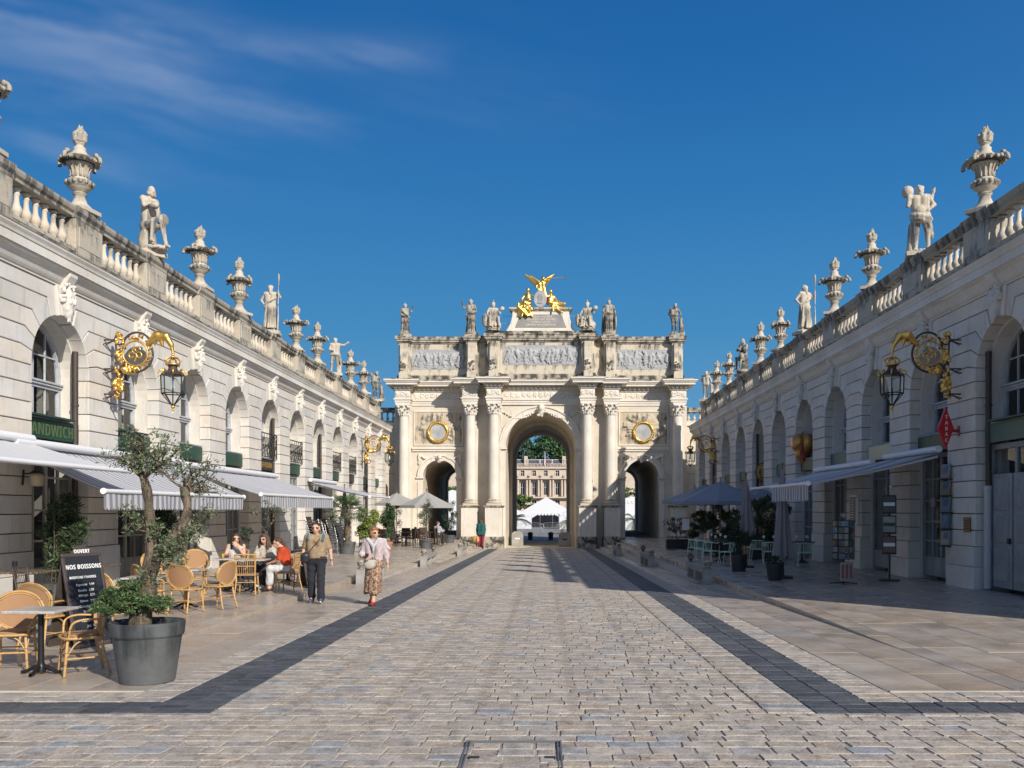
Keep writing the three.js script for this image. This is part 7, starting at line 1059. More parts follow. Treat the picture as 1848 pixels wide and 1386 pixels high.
{ // postcard racks, leaflet stand, menu case, plates
  const card = [[0.12, 0.20, 0.32], [0.34, 0.29, 0.20], [0.14, 0.17, 0.11], [0.42, 0.40, 0.37], [0.22, 0.13, 0.09], [0.09, 0.09, 0.10], [0.20, 0.30, 0.40]].map((c) => mat(...c, { rough: 0.4, map: T.mottle }));
  { const d = 22.7, x = wx(1522, d), t = thing('postcard_rack', 'revolving wire postcard rack on the shaded terrace', 'rack', [x, onTerrace(x, d), -d], 0.2); seed(1701); part(t, 'post', new G().cyl(0.02, 0.02, 1.6, 10, 0, 0.82, 0), M.iron); for (let i = 0; i < 4; i++) { const a = i * PI / 2 + 0.4; part(t, 'foot', new G().bar([0, 0.06, 0], [Math.cos(a) * 0.34, 0.03, Math.sin(a) * 0.34], 0.014), M.iron); }
    const w = new G(); for (let i = 0; i < 6; i++) { const a = i * PI / 3; for (const q of [-0.5, 0.5]) w.bar([Math.cos(a + q) * 0.26, 0.62, Math.sin(a + q) * 0.26], [Math.cos(a + q) * 0.26, 1.62, Math.sin(a + q) * 0.26], 0.006, 0.006, 5); } for (let r = 0; r < 7; r++) w.add(new THREE.TorusGeometry(0.25, 0.006, 5, 24), 0, 0.64 + r * 0.16, 0, PI / 2); part(t, 'wire_frame', w, M.iron);
    for (let i = 0; i < 6; i++) for (let r = 0; r < 6; r++) for (const q of [-0.26, 0, 0.26]) { const a = i * PI / 3 + q * 1.1; part(t, 'postcard', new G().raw(0.085, 0.13, 0.004), pick(card), { pos: [Math.cos(a) * 0.25, 0.72 + r * 0.16, Math.sin(a) * 0.25], rot: [0, PI / 2 - a, 0] }); }
    part(t, 'poster', new G().box(0.36, 0.46, 0.01, 0, 0.34, 0.16), mat(0.5, 0.42, 0.40, { rough: 0.6, map: T.mottle })); for (let i = 0; i < 3; i++) part(t, 'poster_figure', new G().box(0.07, 0.34, 0.008, -0.11 + i * 0.11, 0.34, 0.17), mat(0.26, 0.09, 0.08, { rough: 0.6 })); part(t, 'topper', new G().cyl(0.06, 0.06, 0.01, 16, 0, 1.72, 0, PI / 2 - 0.3, 0.5), M.steel); }
  { const d = 23.5, x = wx(1605, d), t = thing('leaflet_stand', 'black leaflet stand with postcards beside the tobacco shop window', 'rack', [x, onTerrace(x, d), -d], -0.5); part(t, 'post', new G().box(0.05, 1.9, 0.04, 0, 0.96, -0.03), M.iron); part(t, 'base', new G().box(0.46, 0.03, 0.40, 0, 0.016, 0), M.iron); for (let i = 0; i < 3; i++) { const h = part(t, 'holder', new G().box(0.34, 0.48, 0.03, 0, 0.92 + i * 0.52, 0), M.iron); part(h, 'leaflet', new G().box(0.30, 0.40, 0.012, 0, 0.93 + i * 0.52, 0.022), [card[4], card[3], card[5]][i]); part(h, 'leaflet_band', new G().box(0.28, 0.09, 0.008, 0, 0.93 + i * 0.52, 0.030), i === 1 ? M.green : M.white); } }
  { const d = bayC(0) + BAY / 2, t = thing('postcard_holder', 'column of postcard holders hung on the pier by the tobacco shop door', 'rack', [WALL - 0.06, 0.92, -(bayC(0.5) + 0.55)], -PI / 2 + 0.3); for (let i = 0; i < 5; i++) { const h = part(t, 'holder', new G().box(0.30, 0.03, 0.14, 0, -0.03 + i * 0.40, 0.05), M.iron); part(h, 'card_stack', place(new G().box(0.26, 0.34, 0.06).build(), 0, 0.16 + i * 0.40, 0.06, -0.12), card[[3, 0, 6, 1, 3][i]]); part(h, 'card_picture', place(new G().box(0.14, 0.16, 0.012).build(), 0.03, 0.22 + i * 0.40, 0.095, -0.12), card[[0, 6, 0, 0, 6][i]]); } }
  { const d = bayC(2) + BAY / 2, t = thing('menu_case', 'white-framed menu case on a pier of the shaded arcade', 'sign', [WALL - 0.02, 1.75, -(d - 0.2)], -PI / 2); part(t, 'case', new G().box(0.62, 0.95, 0.08, 0, 0, 0.03), M.white); part(t, 'menu', new G().box(0.50, 0.82, 0.01, 0, 0, 0.078), M.plaque); for (let i = 0; i < 9; i++) part(t, 'menu_line', new G().box(0.36 - (i % 3) * 0.06, 0.018, 0.004, -0.02, 0.33 - i * 0.08, 0.086), M.white); }
  { const t = thing('brass_plate', 'small brass plate beside the grey double door', 'sign', [WALL - 0.02, 1.42, -(bayC(0) + R0 + 0.35)], -PI / 2); part(t, 'plate', new G().box(0.34, 0.34, 0.02), mat(0.16, 0.11, 0.06, { rough: 0.4, metal: 0.6 })); for (let i = 0; i < 4; i++) part(t, 'engraved_line', new G().box(0.22, 0.02, 0.004, 0, 0.09 - i * 0.06, 0.012), M.iron); }
  { const d = bayC(4), x = wx(1448, 35.2), P = [ell([-0.17, 0.20, 0], [0.27, 0.36, 0.34]), ell([0.17, 0.20, 0.05], [0.27, 0.36, 0.34]), ell([0, -0.1, 0], [0.30, 0.42, 0.30]), cap([0, -0.3, 0], [0.05, -0.62, 0], 0.22, 0.08)]; const t = thing('golden_heart', 'large golden heart-shaped ornament hanging over a green window panel', 'ornament', [x, wy(808, 35.2), -35.2]); part(t, 'body', smoothUV(blob(P, 0.03, 0.05)), new THREE.MeshPhysicalMaterial({ color: RGB(0.50, 0.24, 0.05), roughness: 0.28, metalness: 0.35, clearcoat: 0.6 })); const P2 = [ell([-0.10, -0.02, 0.24], [0.10, 0.26, 0.08]), ell([0.02, -0.25, 0.22], [0.14, 0.25, 0.08])]; part(t, 'red_patch', smoothUV(blob(P2, 0.025, 0.04)), mat(0.26, 0.05, 0.03, { rough: 0.3 })); part(t, 'bracket', new G().bar([0, 0.5, 0], [WALL + 0.2 - x, 0.62, 0], 0.02), M.iron); }
  { const d = 42.3, x = wx(1381, d), t = thing('round_sign', 'round golden hanging sign on the shaded arcade beyond the parasols', 'sign', [x, wy(852, d), -d]); part(t, 'disc', new G().cyl(0.42, 0.42, 0.14, 32, 0, 0, 0, PI / 2), M.goldOld); part(t, 'rim', new G().add(new THREE.TorusGeometry(0.42, 0.05, 8, 32)), mat(0.16, 0.06, 0.04)); part(t, 'lettering', boxUV(text('GLACES', 0.13, 0.02)), M.darkWood, { pos: [0, 0, 0.072] }); part(t, 'bracket', new G().bar([0.4, 0, 0], [WALL + 0.1 - x, 0, 0], 0.025), M.iron); }
}

// ---------- people ----------
const mix3 = (a, b, t = 0.5) => a.map((v, i) => lerp(v, b[i], t));
const torsoPrims = (J, e = 0, waist = 1) => { const z = Math.abs(J.shR[0] - J.shL[0]) < 0.35 ? -0.012 : 0; e += z; const q = [cap(J.shL, J.shR, 0.060 + e)]; for (const s of ['L', 'R']) { const a = mix3(J['sh' + s], J.chest, 0.42), b = mix3(J['hip' + s], J.pelvis, 0.15), m = mix3(a, b, 0.55); q.push(cap(a, m, 0.103 + e, 0.093 * waist + e), cap(m, b, 0.093 * waist + e, 0.112 + e)); } return q; };
const armPrims = (J, s, t, e = 0) => { const S = J['sh' + s], E = J['el' + s], W = J['wr' + s], q = []; if (t <= 1) q.push(cap(S, mix3(S, E, t), 0.052 + e, lerp(0.052, 0.041, t) + e)); else { q.push(cap(S, E, 0.052 + e, 0.041 + e), cap(E, mix3(E, W, t - 1), 0.041 + e, lerp(0.041, 0.028, t - 1) + e)); } return q; };
const legPrims = (J, s, t, e = 0, flare = 0) => { const H = J['hip' + s], N = J['kn' + s], A = J['an' + s]; return t <= 1 ? [cap(H, mix3(H, N, t), 0.09 + e, 0.062 + e)] : [cap(H, N, 0.09 + e, 0.060 + e), cap(N, mix3(N, A, t - 1), 0.058 + e, lerp(0.058, 0.040, t - 1) + e + flare)]; };
function headFrame(h, yaw, pitch) { const e = new THREE.Matrix4().makeRotationFromEuler(new THREE.Euler(pitch, yaw, 0, 'YXZ')).setPosition(...h); return (x, y, z) => { const v = V(x, y, z).applyMatrix4(e); return [v.x, v.y, v.z]; }; }
function handPrims(wr, el, curl = 0.5, thumb = 1, palmN = [0, 0, 1]) { // five separate fingers
  const d = V(...wr).sub(V(...el)).normalize(), n = V(...palmN).addScaledVector(d, -V(...palmN).dot(d)).normalize(), sd = V().crossVectors(d, n).multiplyScalar(thumb), at = (a, b, c) => V(...wr).addScaledVector(d, a).addScaledVector(sd, b).addScaledVector(n, c).toArray(), q = [];
  for (let i = 0; i < 4; i++) { const b = (1.5 - i) * 0.019; q.push(cap(at(0.0, b * 0.75, 0), at(0.085, b, 0), 0.015, 0.0125)); const L = [0.072, 0.08, 0.074, 0.058][i], c1 = curl * 0.9, c2 = curl * 1.9, k1 = [0.085 + Math.cos(c1) * L * 0.5, Math.sin(c1) * L * 0.5], k2 = [k1[0] + Math.cos(c2) * L * 0.5, k1[1] + Math.sin(c2) * L * 0.5]; q.push(cap(at(0.085, b, 0), at(k1[0], b * 1.08, k1[1]), 0.0098, 0.0092), cap(at(k1[0], b * 1.08, k1[1]), at(k2[0], b * 1.1, k2[1]), 0.0092, 0.0078)); }
  q.push(cap(at(0.02, 0.03, 0.004), at(0.055, 0.050, 0.014), 0.013, 0.0105), cap(at(0.055, 0.050, 0.014), at(0.085, 0.053, 0.03), 0.0105, 0.0085)); return q;
}
function person(label, pos, turn, J, o) {
  const t = thing('person', label, 'person', pos, turn), hf = headFrame(J.head, o.yaw ?? 0, o.pitch ?? 0), e = (x, y, z, r) => ell(hf(x, y, z), r), c = (a, b, r, r2) => cap(hf(...a), hf(...b), r, r2), sk = o.skin ?? M.skin, cell = o.cell ?? 0.014;
  // body: one continuous surface with face and hands
  const B = [...torsoPrims(J), cap(mix3(J.chest, J.neck, 0.6), J.neck, 0.055, 0.050), cap(J.neck, hf(0, -0.07, -0.01), 0.05, 0.05), ell(hf(0, 0.025, -0.012), [0.076, 0.098, 0.092]), c([0, -0.075, 0.045], [0, -0.03, 0.05], 0.036, 0.048), c([0, 0.012, 0.085], [0, -0.028, 0.105], 0.010, 0.015), c([-0.045, 0.022, 0.068], [0.045, 0.022, 0.068], 0.016), c([-0.02, -0.058, 0.076], [0.02, -0.058, 0.076], 0.010), e(-0.078, -0.01, -0.01, [0.014, 0.03, 0.02]), e(0.078, -0.01, -0.01, [0.014, 0.03, 0.02])];
  for (const s of ['L', 'R']) { B.push(...armPrims(J, s, 2), ...legPrims(J, s, 2)); B.push(cap(J['an' + s], J['to' + s], 0.040, 0.028)); }
  const gs = [blob(B, cell, 0.035)];
  for (const s of ['L', 'R']) gs.push(blob(handPrims(J['wr' + s], J['el' + s], o['curl' + s] ?? 0.45, s === 'L' ? (o.thumbL ?? -1) : (o.thumbR ?? 1), o['palm' + s] ?? [0, 0, 1]), 0.0055, 0.008));
  part(t, 'body', boxUV(mergeGeometries(gs.map((g) => g.toNonIndexed()))), sk);
  for (const [name, m, prims, k, warp, label2] of o.wear) part(t, name, smoothUV(blob(prims, cell, k ?? 0.03, warp)), m, label2 ? { label: label2 } : {});
  if (o.hair) part(t, 'hair', smoothUV(blob(o.hair(e, c, hf), 0.011, 0.018, (dd, x, y, z) => dd + 0.004 * Math.sin(x * 160 + y * 40) * Math.sin(z * 150 - y * 60))), o.hairM);
  if (o.glasses) part(t, 'sunglasses', smoothUV(blob([e(-0.035, 0.012, 0.088, [0.030, 0.023, 0.014]), e(0.035, 0.012, 0.088, [0.030, 0.023, 0.014]), c([-0.03, 0.02, 0.09], [0.03, 0.02, 0.09], 0.006), c([-0.062, 0.018, 0.08], [-0.082, 0.01, -0.01], 0.006), c([0.062, 0.018, 0.08], [0.082, 0.01, -0.01], 0.006)], 0.006, 0.005)), M.lens);
  else part(t, 'eyes', smoothUV(blob([e(-0.032, 0.008, 0.083, [0.012, 0.007, 0.006]), e(0.032, 0.008, 0.083, [0.012, 0.007, 0.006])], 0.004, 0.002)), M.lens);
  part(t, 'lips', smoothUV(blob([c([-0.020, -0.055, 0.086], [0.020, -0.055, 0.086], 0.006)], 0.004, 0.004)), mat(0.42, 0.15, 0.12, { rough: 0.5 }));
  for (const [name, g, m] of o.extra ?? []) part(t, name, g, m);
  return t;
}
const cloth = (r, g, b) => mat(r, g, b, { rough: 0.9, bump: T.pit, bs: 0.004, map: T.mottle });
const fold = (amp, fx = 30, fy = 14) => (d, x, y, z) => d + amp * Math.sin(x * fx + y * fy + Math.sin(z * 22) * 1.4) * Math.sin(z * 26 - y * 9);
const dropY = (prims, lowY) => prims;
const clip = (f) => (d, x, y, z) => Math.max(d, f(x, y, z));
{
  // man walking in a tan polo
  const J = stand({ pelvis: [0, 0.95, 0], hipL: [-0.095, 0.93, 0], hipR: [0.095, 0.93, 0], knL: [-0.115, 0.50, -0.02], knR: [0.115, 0.51, 0.10], anL: [-0.13, 0.11, -0.17], anR: [0.12, 0.085, 0.12], toL: [-0.14, 0.035, -0.02], toR: [0.14, 0.075, 0.27], shL: [-0.185, 1.42, -0.01], shR: [0.185, 1.42, -0.01], chest: [0, 1.31, 0.01], neck: [0, 1.475, 0.0], head: [-0.01, 1.615, 0.03], elL: [-0.275, 1.16, -0.06], elR: [0.285, 1.15, -0.05], wrL: [-0.315, 0.93, 0.04], wrR: [0.325, 0.91, -0.01] });
  const belly = ell([0, 1.06, 0.05], [0.15, 0.17, 0.13]);
  person('man in a tan polo shirt and dark jeans walking with a crossbody bag', [wx(571, 19.8), yr(19.8) + 0.004, -19.8], 0.06, J, { glasses: true, yaw: 0.05, palmL: [0.9, 0, 0.3], palmR: [-0.9, 0, 0.3], curlL: 0.7, curlR: 0.5, thumbL: 1, thumbR: -1, hairM: mat(0.035, 0.025, 0.02, { rough: 0.8 }),
    hair: (e, c) => [e(0, 0.065, -0.03, [0.083, 0.075, 0.088]), e(0, 0.0, -0.06, [0.076, 0.08, 0.06]), c([-0.05, 0.10, 0.03], [0.05, 0.10, 0.03], 0.022)],
    wear: [['polo_shirt', cloth(0.44, 0.315, 0.19), [...torsoPrims(J, 0.020, 1.0), belly, cap([0, 1.36, 0.06], [0, 1.44, 0.03], 0.07, 0.05), ...armPrims(J, 'L', 0.78, 0.024), ...armPrims(J, 'R', 0.78, 0.024), cap([0, 1.46, -0.01], [0, 1.485, 0.0], 0.068)], 0.03, (d, x, y, z) => Math.max(fold(0.005)(d, x, y, z), 0.93 - y, y - 1.505)], ['jeans', cloth(0.022, 0.025, 0.036), [...legPrims(J, 'L', 1.93, 0.022, 0.018), ...legPrims(J, 'R', 1.93, 0.022, 0.018), cap(J.hipL, J.hipR, 0.135), cap([-0.07, 1.0, 0.02], [0.07, 1.0, 0.02], 0.125)], 0.03, (d, x, y, z) => Math.max(fold(0.006, 14, 40)(d, x, y, z), y - 1.02)], ['shoes', mat(0.06, 0.07, 0.12, { rough: 0.7 }), [cap([-0.13, 0.055, -0.2], [-0.14, 0.04, 0.0], 0.052, 0.042), cap([0.12, 0.055, 0.09], [0.14, 0.085, 0.28], 0.052, 0.044)], 0.02], ['shoe_soles', mat(0.55, 0.53, 0.5), [cap([-0.13, 0.018, -0.2], [-0.14, 0.016, 0.0], 0.030, 0.026), cap([0.12, 0.018, 0.10], [0.142, 0.055, 0.30], 0.032, 0.026)], 0.02], ['belt', mat(0.04, 0.025, 0.02), [cap([-0.1, 0.965, 0.03], [0.1, 0.965, 0.03], 0.135)], 0.01, clip((x, y) => Math.abs(y - 0.965) - 0.02)]],
    extra: [['backpack_strap', new G().tube([[-0.15, 1.36, 0.125], [-0.165, 1.45, 0.07], [-0.16, 1.48, -0.03], [-0.15, 1.40, -0.12]], 0.028, 8, 16).tube([[0.15, 1.34, 0.125], [0.165, 1.44, 0.08], [0.16, 1.48, -0.03], [0.15, 1.40, -0.12]], 0.028, 8, 16), mat(0.03, 0.12, 0.20, { rough: 0.8 })], ['backpack', smoothUV(blob([ell([0, 1.2, -0.22], [0.17, 0.24, 0.10])], 0.02, 0.02)), mat(0.03, 0.12, 0.20, { rough: 0.8 })], ['bag_strap', new G().tube([[0.12, 1.47, 0.05], [0.07, 1.35, 0.135], [-0.06, 1.2, 0.17], [-0.17, 1.02, 0.15]], 0.012, 6, 20), mat(0.05, 0.03, 0.025)], ['shoulder_bag', smoothUV(blob([ell([-0.215, 0.99, 0.12], [0.10, 0.12, 0.07]), ell([-0.215, 1.03, 0.16], [0.085, 0.06, 0.05])], 0.014, 0.03)), mat(0.022, 0.024, 0.032, { rough: 0.45 })], ['wristband', new G().add(new THREE.TorusGeometry(0.034, 0.009, 6, 16), 0.322, 0.935, -0.012, PI / 2), M.darkWood]] });
  // woman walking in a pink blouse
  const W = stand({ pelvis: [0, 0.90, 0], hipL: [-0.085, 0.88, 0], hipR: [0.085, 0.88, 0], knL: [-0.08, 0.47, -0.06], knR: [0.05, 0.49, 0.12], anL: [-0.10, 0.13, -0.24], anR: [0.02, 0.085, 0.15], toL: [-0.12, 0.04, -0.12], toR: [0.03, 0.04, 0.29], chest: [0, 1.24, 0], shL: [-0.17, 1.33, 0], shR: [0.17, 1.33, 0], neck: [0, 1.385, 0], head: [0.015, 1.515, 0.02], elL: [-0.26, 1.06, 0.02], elR: [0.26, 1.07, -0.04], wrL: [-0.13, 0.99, 0.19], wrR: [0.30, 0.86, 0.03] });
  const skirtP = [cap([-0.05, 0.93, 0], [0.05, 0.93, 0], 0.125)]; for (let i = 0; i < 12; i++) { const a = i / 12 * 2 * PI; skirtP.push(cap([Math.cos(a) * 0.08, 0.86, Math.sin(a) * 0.06], [Math.cos(a) * 0.155 - 0.03, 0.30, Math.sin(a) * 0.19 - 0.02], 0.06, 0.045)); } skirtP.push(cap(W.hipR, W.knR, 0.105, 0.10), cap(W.knR, mix3(W.knR, W.anR, 0.5), 0.10, 0.10), cap(W.hipL, W.knL, 0.105, 0.10), cap(W.knL, mix3(W.knL, W.anL, 0.5), 0.10, 0.09)); skirtP.push(cap([-0.12, 0.5, -0.1], [-0.22, 0.24, -0.2], 0.05, 0.05));
  person('woman in a pink blouse, patterned long skirt and red shoes walking', [wx(675, 19.45), yr(19.45) + 0.004, -19.45], -0.05, W, { glasses: true, yaw: 0.75, palmL: [0, 0.6, 0.6], palmR: [-0.9, 0, 0.3], curlL: 0.8, curlR: 0.35, thumbR: -1, hairM: mat(0.24, 0.12, 0.05, { rough: 0.8 }),
    hair: (e, c) => [e(0, 0.055, -0.035, [0.092, 0.085, 0.098]), e(0, -0.02, -0.07, [0.085, 0.10, 0.06]), c([-0.06, 0.09, 0.05], [0.04, 0.10, 0.05], 0.03), e(-0.075, 0.0, 0.0, [0.03, 0.07, 0.05]), e(0.075, 0.02, -0.02, [0.03, 0.06, 0.05])],
    wear: [['blouse', cloth(0.68, 0.55, 0.55), [...torsoPrims(W, 0.02), ...armPrims(W, 'L', 1.35, 0.018), ...armPrims(W, 'R', 1.35, 0.018)], 0.03, (d, x, y, z) => Math.max(fold(0.006)(d, x, y, z), 0.84 - y - 0.04 * x, y - 1.40)], ['long_skirt', mat(0.75, 0.7, 0.65, { rough: 0.9, map: T.skirt }), skirtP, 0.05, fold(0.012, 50, 4)], ['tied_sweater', cloth(0.70, 0.71, 0.76), [cap([-0.20, 1.35, -0.05], [-0.11, 1.39, 0.06], 0.055, 0.04), cap([0.20, 1.35, -0.05], [0.11, 1.39, 0.06], 0.055, 0.04), cap([-0.11, 1.38, 0.07], [0.01, 1.24, 0.13], 0.04, 0.032), cap([0.11, 1.38, 0.07], [0.01, 1.24, 0.13], 0.04, 0.032), cap([0.01, 1.24, 0.13], [0.02, 1.14, 0.14], 0.032, 0.02), cap([-0.2, 1.33, -0.03], [-0.31, 1.18, -0.02], 0.05, 0.025), cap([0.2, 1.33, -0.03], [0.32, 1.18, -0.06], 0.05, 0.025), cap([-0.2, 1.35, -0.08], [0.2, 1.35, -0.08], 0.06)], 0.02], ['shoes', mat(0.34, 0.02, 0.02, { rough: 0.5 }), [cap([-0.10, 0.085, -0.26], [-0.12, 0.035, -0.12], 0.045, 0.036), cap([0.02, 0.05, 0.12], [0.032, 0.036, 0.30], 0.048, 0.038)], 0.02]],
    extra: [['handbag', smoothUV(blob([ell([-0.06, 0.86, 0.17], [0.12, 0.10, 0.045]), cap([-0.16, 0.92, 0.15], [0.05, 0.93, 0.16], 0.03)], 0.014, 0.03)), mat(0.40, 0.38, 0.32, { rough: 0.6 })], ['bag_strap', new G().tube([[0.03, 0.93, 0.165], [0.03, 1.1, 0.15], [0.06, 1.28, 0.12]], 0.008, 6, 12), mat(0.3, 0.28, 0.24)], ['phone', new G().box(0.075, 0.13, 0.012, -0.10, 1.04, 0.245, -0.6, 0.3), M.castIron], ['bracelet', new G().add(new THREE.TorusGeometry(0.032, 0.008, 6, 16), 0.298, 0.885, 0.022, PI / 2), mat(0.12, 0.2, 0.25)]] });
  // seated women
  const seat = (o = {}) => ({ pelvis: [0, 0.545, -0.05], hipL: [-0.09, 0.545, -0.03], hipR: [0.09, 0.545, -0.03], knL: [-0.10, 0.54, 0.38], knR: [0.10, 0.54, 0.38], anL: [-0.08, 0.10, 0.36], anR: [0.08, 0.10, 0.40], toL: [-0.09, 0.04, 0.50], toR: [0.09, 0.04, 0.54], chest: [0, 0.90, -0.03], shL: [-0.165, 1.0, -0.02], shR: [0.165, 1.0, -0.02], neck: [0, 1.055, -0.01], head: [0, 1.185, 0.03], elL: [-0.22, 0.78, 0.10], elR: [0.22, 0.78, 0.10], wrL: [-0.10, 0.79, 0.32], wrR: [0.10, 0.79, 0.32], ...o });
  const jeansM = cloth(0.035, 0.06, 0.12), brown = mat(0.045, 0.025, 0.016, { rough: 0.7 });
  const S1 = seat({ elR: [0.22, 0.80, 0.14], wrR: [0.07, 1.02, 0.20], head: [0.02, 1.185, 0.04], wrL: [-0.05, 0.80, 0.33], anR: [0.22, 0.16, 0.34], toR: [0.30, 0.10, 0.46] });
  person('dark-haired woman in a white tank top raising a hand to her mouth', [-7.12, onTerrace(-7.1, 21.95), -21.93], 0.1, S1, { glasses: true, pitch: 0.1, yaw: 0.25, curlL: 0.5, curlR: 0.9, palmR: [-0.6, 0.2, -0.6], palmL: [0, -1, 0], hairM: brown, hair: (e, c) => [e(0, 0.05, -0.03, [0.09, 0.085, 0.1]), e(0, -0.05, -0.07, [0.085, 0.12, 0.06]), c([-0.075, 0.02, 0.0], [-0.11, -0.24, 0.02], 0.035, 0.03), c([0.075, 0.02, 0.0], [0.13, -0.22, 0.05], 0.04, 0.03), c([0, -0.1, -0.09], [0, -0.26, -0.1], 0.07, 0.05)],
    wear: [['tank_top', cloth(0.72, 0.72, 0.74), torsoPrims(S1, 0.016), 0.03, (d, x, y, z) => Math.max(fold(0.004)(d, x, y, z), y - 0.985 + 0.9 * Math.max(0, 0.11 - Math.abs(Math.abs(x) - 0.10)) * -0.5, 0.56 - y)], ['jeans', jeansM, [...legPrims(S1, 'L', 1.9, 0.022, 0.01), ...legPrims(S1, 'R', 1.9, 0.022, 0.01), cap(S1.hipL, S1.hipR, 0.125)], 0.03, fold(0.005)], ['shoes', M.castIron, [cap(S1.anL, S1.toL, 0.05, 0.04), cap(S1.anR, S1.toR, 0.05, 0.04)], 0.02]] });
  const S2 = seat({ head: [-0.02, 1.19, 0.08], neck: [-0.01, 1.06, 0.03], chest: [0, 0.90, 0.0] });
  person('woman with long curly brown hair in a cream blouse at the cafe table', [-6.42, onTerrace(-6.4, 22.05), -22.03], -0.1, S2, { glasses: true, pitch: 0.2, yaw: -0.2, palmL: [0, -1, 0], palmR: [0, -1, 0], hairM: mat(0.075, 0.04, 0.025, { rough: 0.7 }), hair: (e, c) => { seed(1901); const q = [e(0, 0.05, -0.03, [0.098, 0.09, 0.105]), e(0, -0.05, -0.08, [0.10, 0.14, 0.07])]; for (let i = 0; i < 18; i++) { const s = i % 2 ? 1 : -1; q.push(c([s * rr(0.06, 0.09), rr(-0.02, 0.05), rr(-0.06, 0.02)], [s * rr(0.08, 0.17), rr(-0.30, -0.14), rr(-0.06, 0.07)], 0.034, 0.022)); } return q; },
    wear: [['blouse', cloth(0.62, 0.57, 0.47), [...torsoPrims(S2, 0.024), ...armPrims(S2, 'L', 1.5, 0.026), ...armPrims(S2, 'R', 1.5, 0.026)], 0.03, (d, x, y, z) => Math.max(fold(0.006)(d, x, y, z), y - 1.06)], ['trousers', cloth(0.06, 0.05, 0.055), [...legPrims(S2, 'L', 1.9, 0.022, 0.01), ...legPrims(S2, 'R', 1.9, 0.022, 0.01), cap(S2.hipL, S2.hipR, 0.125)], 0.03], ['shoes', M.white, [cap(S2.anL, S2.toL, 0.05, 0.04), cap(S2.anR, S2.toR, 0.05, 0.04)], 0.02]] });
  const S3 = seat({ chest: [0, 0.89, 0.06], shL: [-0.165, 0.985, 0.10], shR: [0.165, 0.985, 0.10], neck: [0, 1.03, 0.14], head: [0, 1.13, 0.23], elL: [-0.20, 0.74, 0.16], elR: [0.20, 0.74, 0.16], wrL: [-0.04, 0.66, 0.34], wrR: [0.06, 0.68, 0.36] });
  person('woman in an orange top and white trousers leaning forward in profile', [-5.72, onTerrace(-5.7, 21.35), -21.35], -PI / 2 + 0.12, S3, { glasses: true, pitch: 0.15, yaw: 0.15, palmL: [0, -1, 0], palmR: [0, -1, 0], hairM: mat(0.06, 0.032, 0.02, { rough: 0.7 }), hair: (e, c) => [e(0, 0.045, -0.035, [0.088, 0.085, 0.098]), e(0, -0.02, -0.10, [0.035, 0.04, 0.035]), c([0, -0.02, -0.12], [0.01, -0.16, -0.19], 0.045, 0.025)],
    wear: [['orange_top', cloth(0.62, 0.075, 0.02), [...torsoPrims(S3, 0.028), ...armPrims(S3, 'L', 0.85, 0.03), ...armPrims(S3, 'R', 0.85, 0.03)], 0.03, (d, x, y, z) => Math.max(fold(0.007)(d, x, y, z), y - 1.05)], ['white_trousers', cloth(0.74, 0.73, 0.72), [...legPrims(S3, 'L', 1.72, 0.024, 0.02), ...legPrims(S3, 'R', 1.72, 0.024, 0.02), cap(S3.hipL, S3.hipR, 0.125)], 0.03, fold(0.006)], ['shoes', mat(0.05, 0.02, 0.018), [cap(S3.anL, S3.toL, 0.046, 0.036), cap(S3.anR, S3.toR, 0.046, 0.036)], 0.02]] });
  // woman in a teal coat near the arch, seen from behind
  const T1 = stand({ wrL: [-0.24, 0.88, 0.0], wrR: [0.27, 0.90, 0.04] });
  person('person in a teal coat and red trousers carrying bags towards the arch', [wx(868, 57.6), yr(57.6) + 0.16, -57.6], PI - 0.15, T1, { cell: 0.02, hairM: mat(0.10, 0.06, 0.04), hair: (e) => [e(0, 0.05, -0.03, [0.09, 0.085, 0.1]), e(0, -0.03, -0.06, [0.08, 0.09, 0.06])], wear: [['teal_coat', cloth(0.012, 0.13, 0.12), [...torsoPrims(T1, 0.05, 1.2), ...armPrims(T1, 'L', 1.9, 0.03), ...armPrims(T1, 'R', 1.9, 0.03), cap([-0.1, 0.85, 0], [0.1, 0.85, 0], 0.17)], 0.04, (d, x, y, z) => Math.max(fold(0.008)(d, x, y, z), y - 1.5, 0.78 - y)], ['red_trousers', cloth(0.30, 0.015, 0.04), [...legPrims(T1, 'L', 1.95, 0.025), ...legPrims(T1, 'R', 1.95, 0.025)], 0.03], ['shoes', mat(0.2, 0.02, 0.03), [cap(T1.anL, T1.toL, 0.046, 0.036), cap(T1.anR, T1.toR, 0.046, 0.036)], 0.02]], extra: [['shopping_bag', smoothUV(blob([ell([0.36, 0.52, 0.0], [0.20, 0.22, 0.12])], 0.03, 0.03)), mat(0.45, 0.28, 0.04)], ['pink_bag', smoothUV(blob([ell([0.18, 0.5, -0.12], [0.10, 0.2, 0.07])], 0.03, 0.03)), mat(0.6, 0.28, 0.2)]] });
  // guest at the dark tables
  const G1 = seat(); person('guest in a pale blue shirt seated at the dark tables by the side passage', [wx(790, 50.5), onTerrace(-5.7, 50.5), -50.5], PI - 0.7, G1, { cell: 0.022, hairM: mat(0.12, 0.08, 0.06), hair: (e) => [e(0, 0.05, -0.03, [0.088, 0.08, 0.098])], wear: [['shirt', cloth(0.55, 0.58, 0.66), [...torsoPrims(G1, 0.028), ...armPrims(G1, 'L', 1.4, 0.028), ...armPrims(G1, 'R', 1.4, 0.028)], 0.03, (d, x, y) => Math.max(d, y - 1.05)], ['trousers', cloth(0.05, 0.05, 0.06), [...legPrims(G1, 'L', 1.95, 0.025), ...legPrims(G1, 'R', 1.95, 0.025), cap(G1.hipL, G1.hipR, 0.125)], 0.03]] });
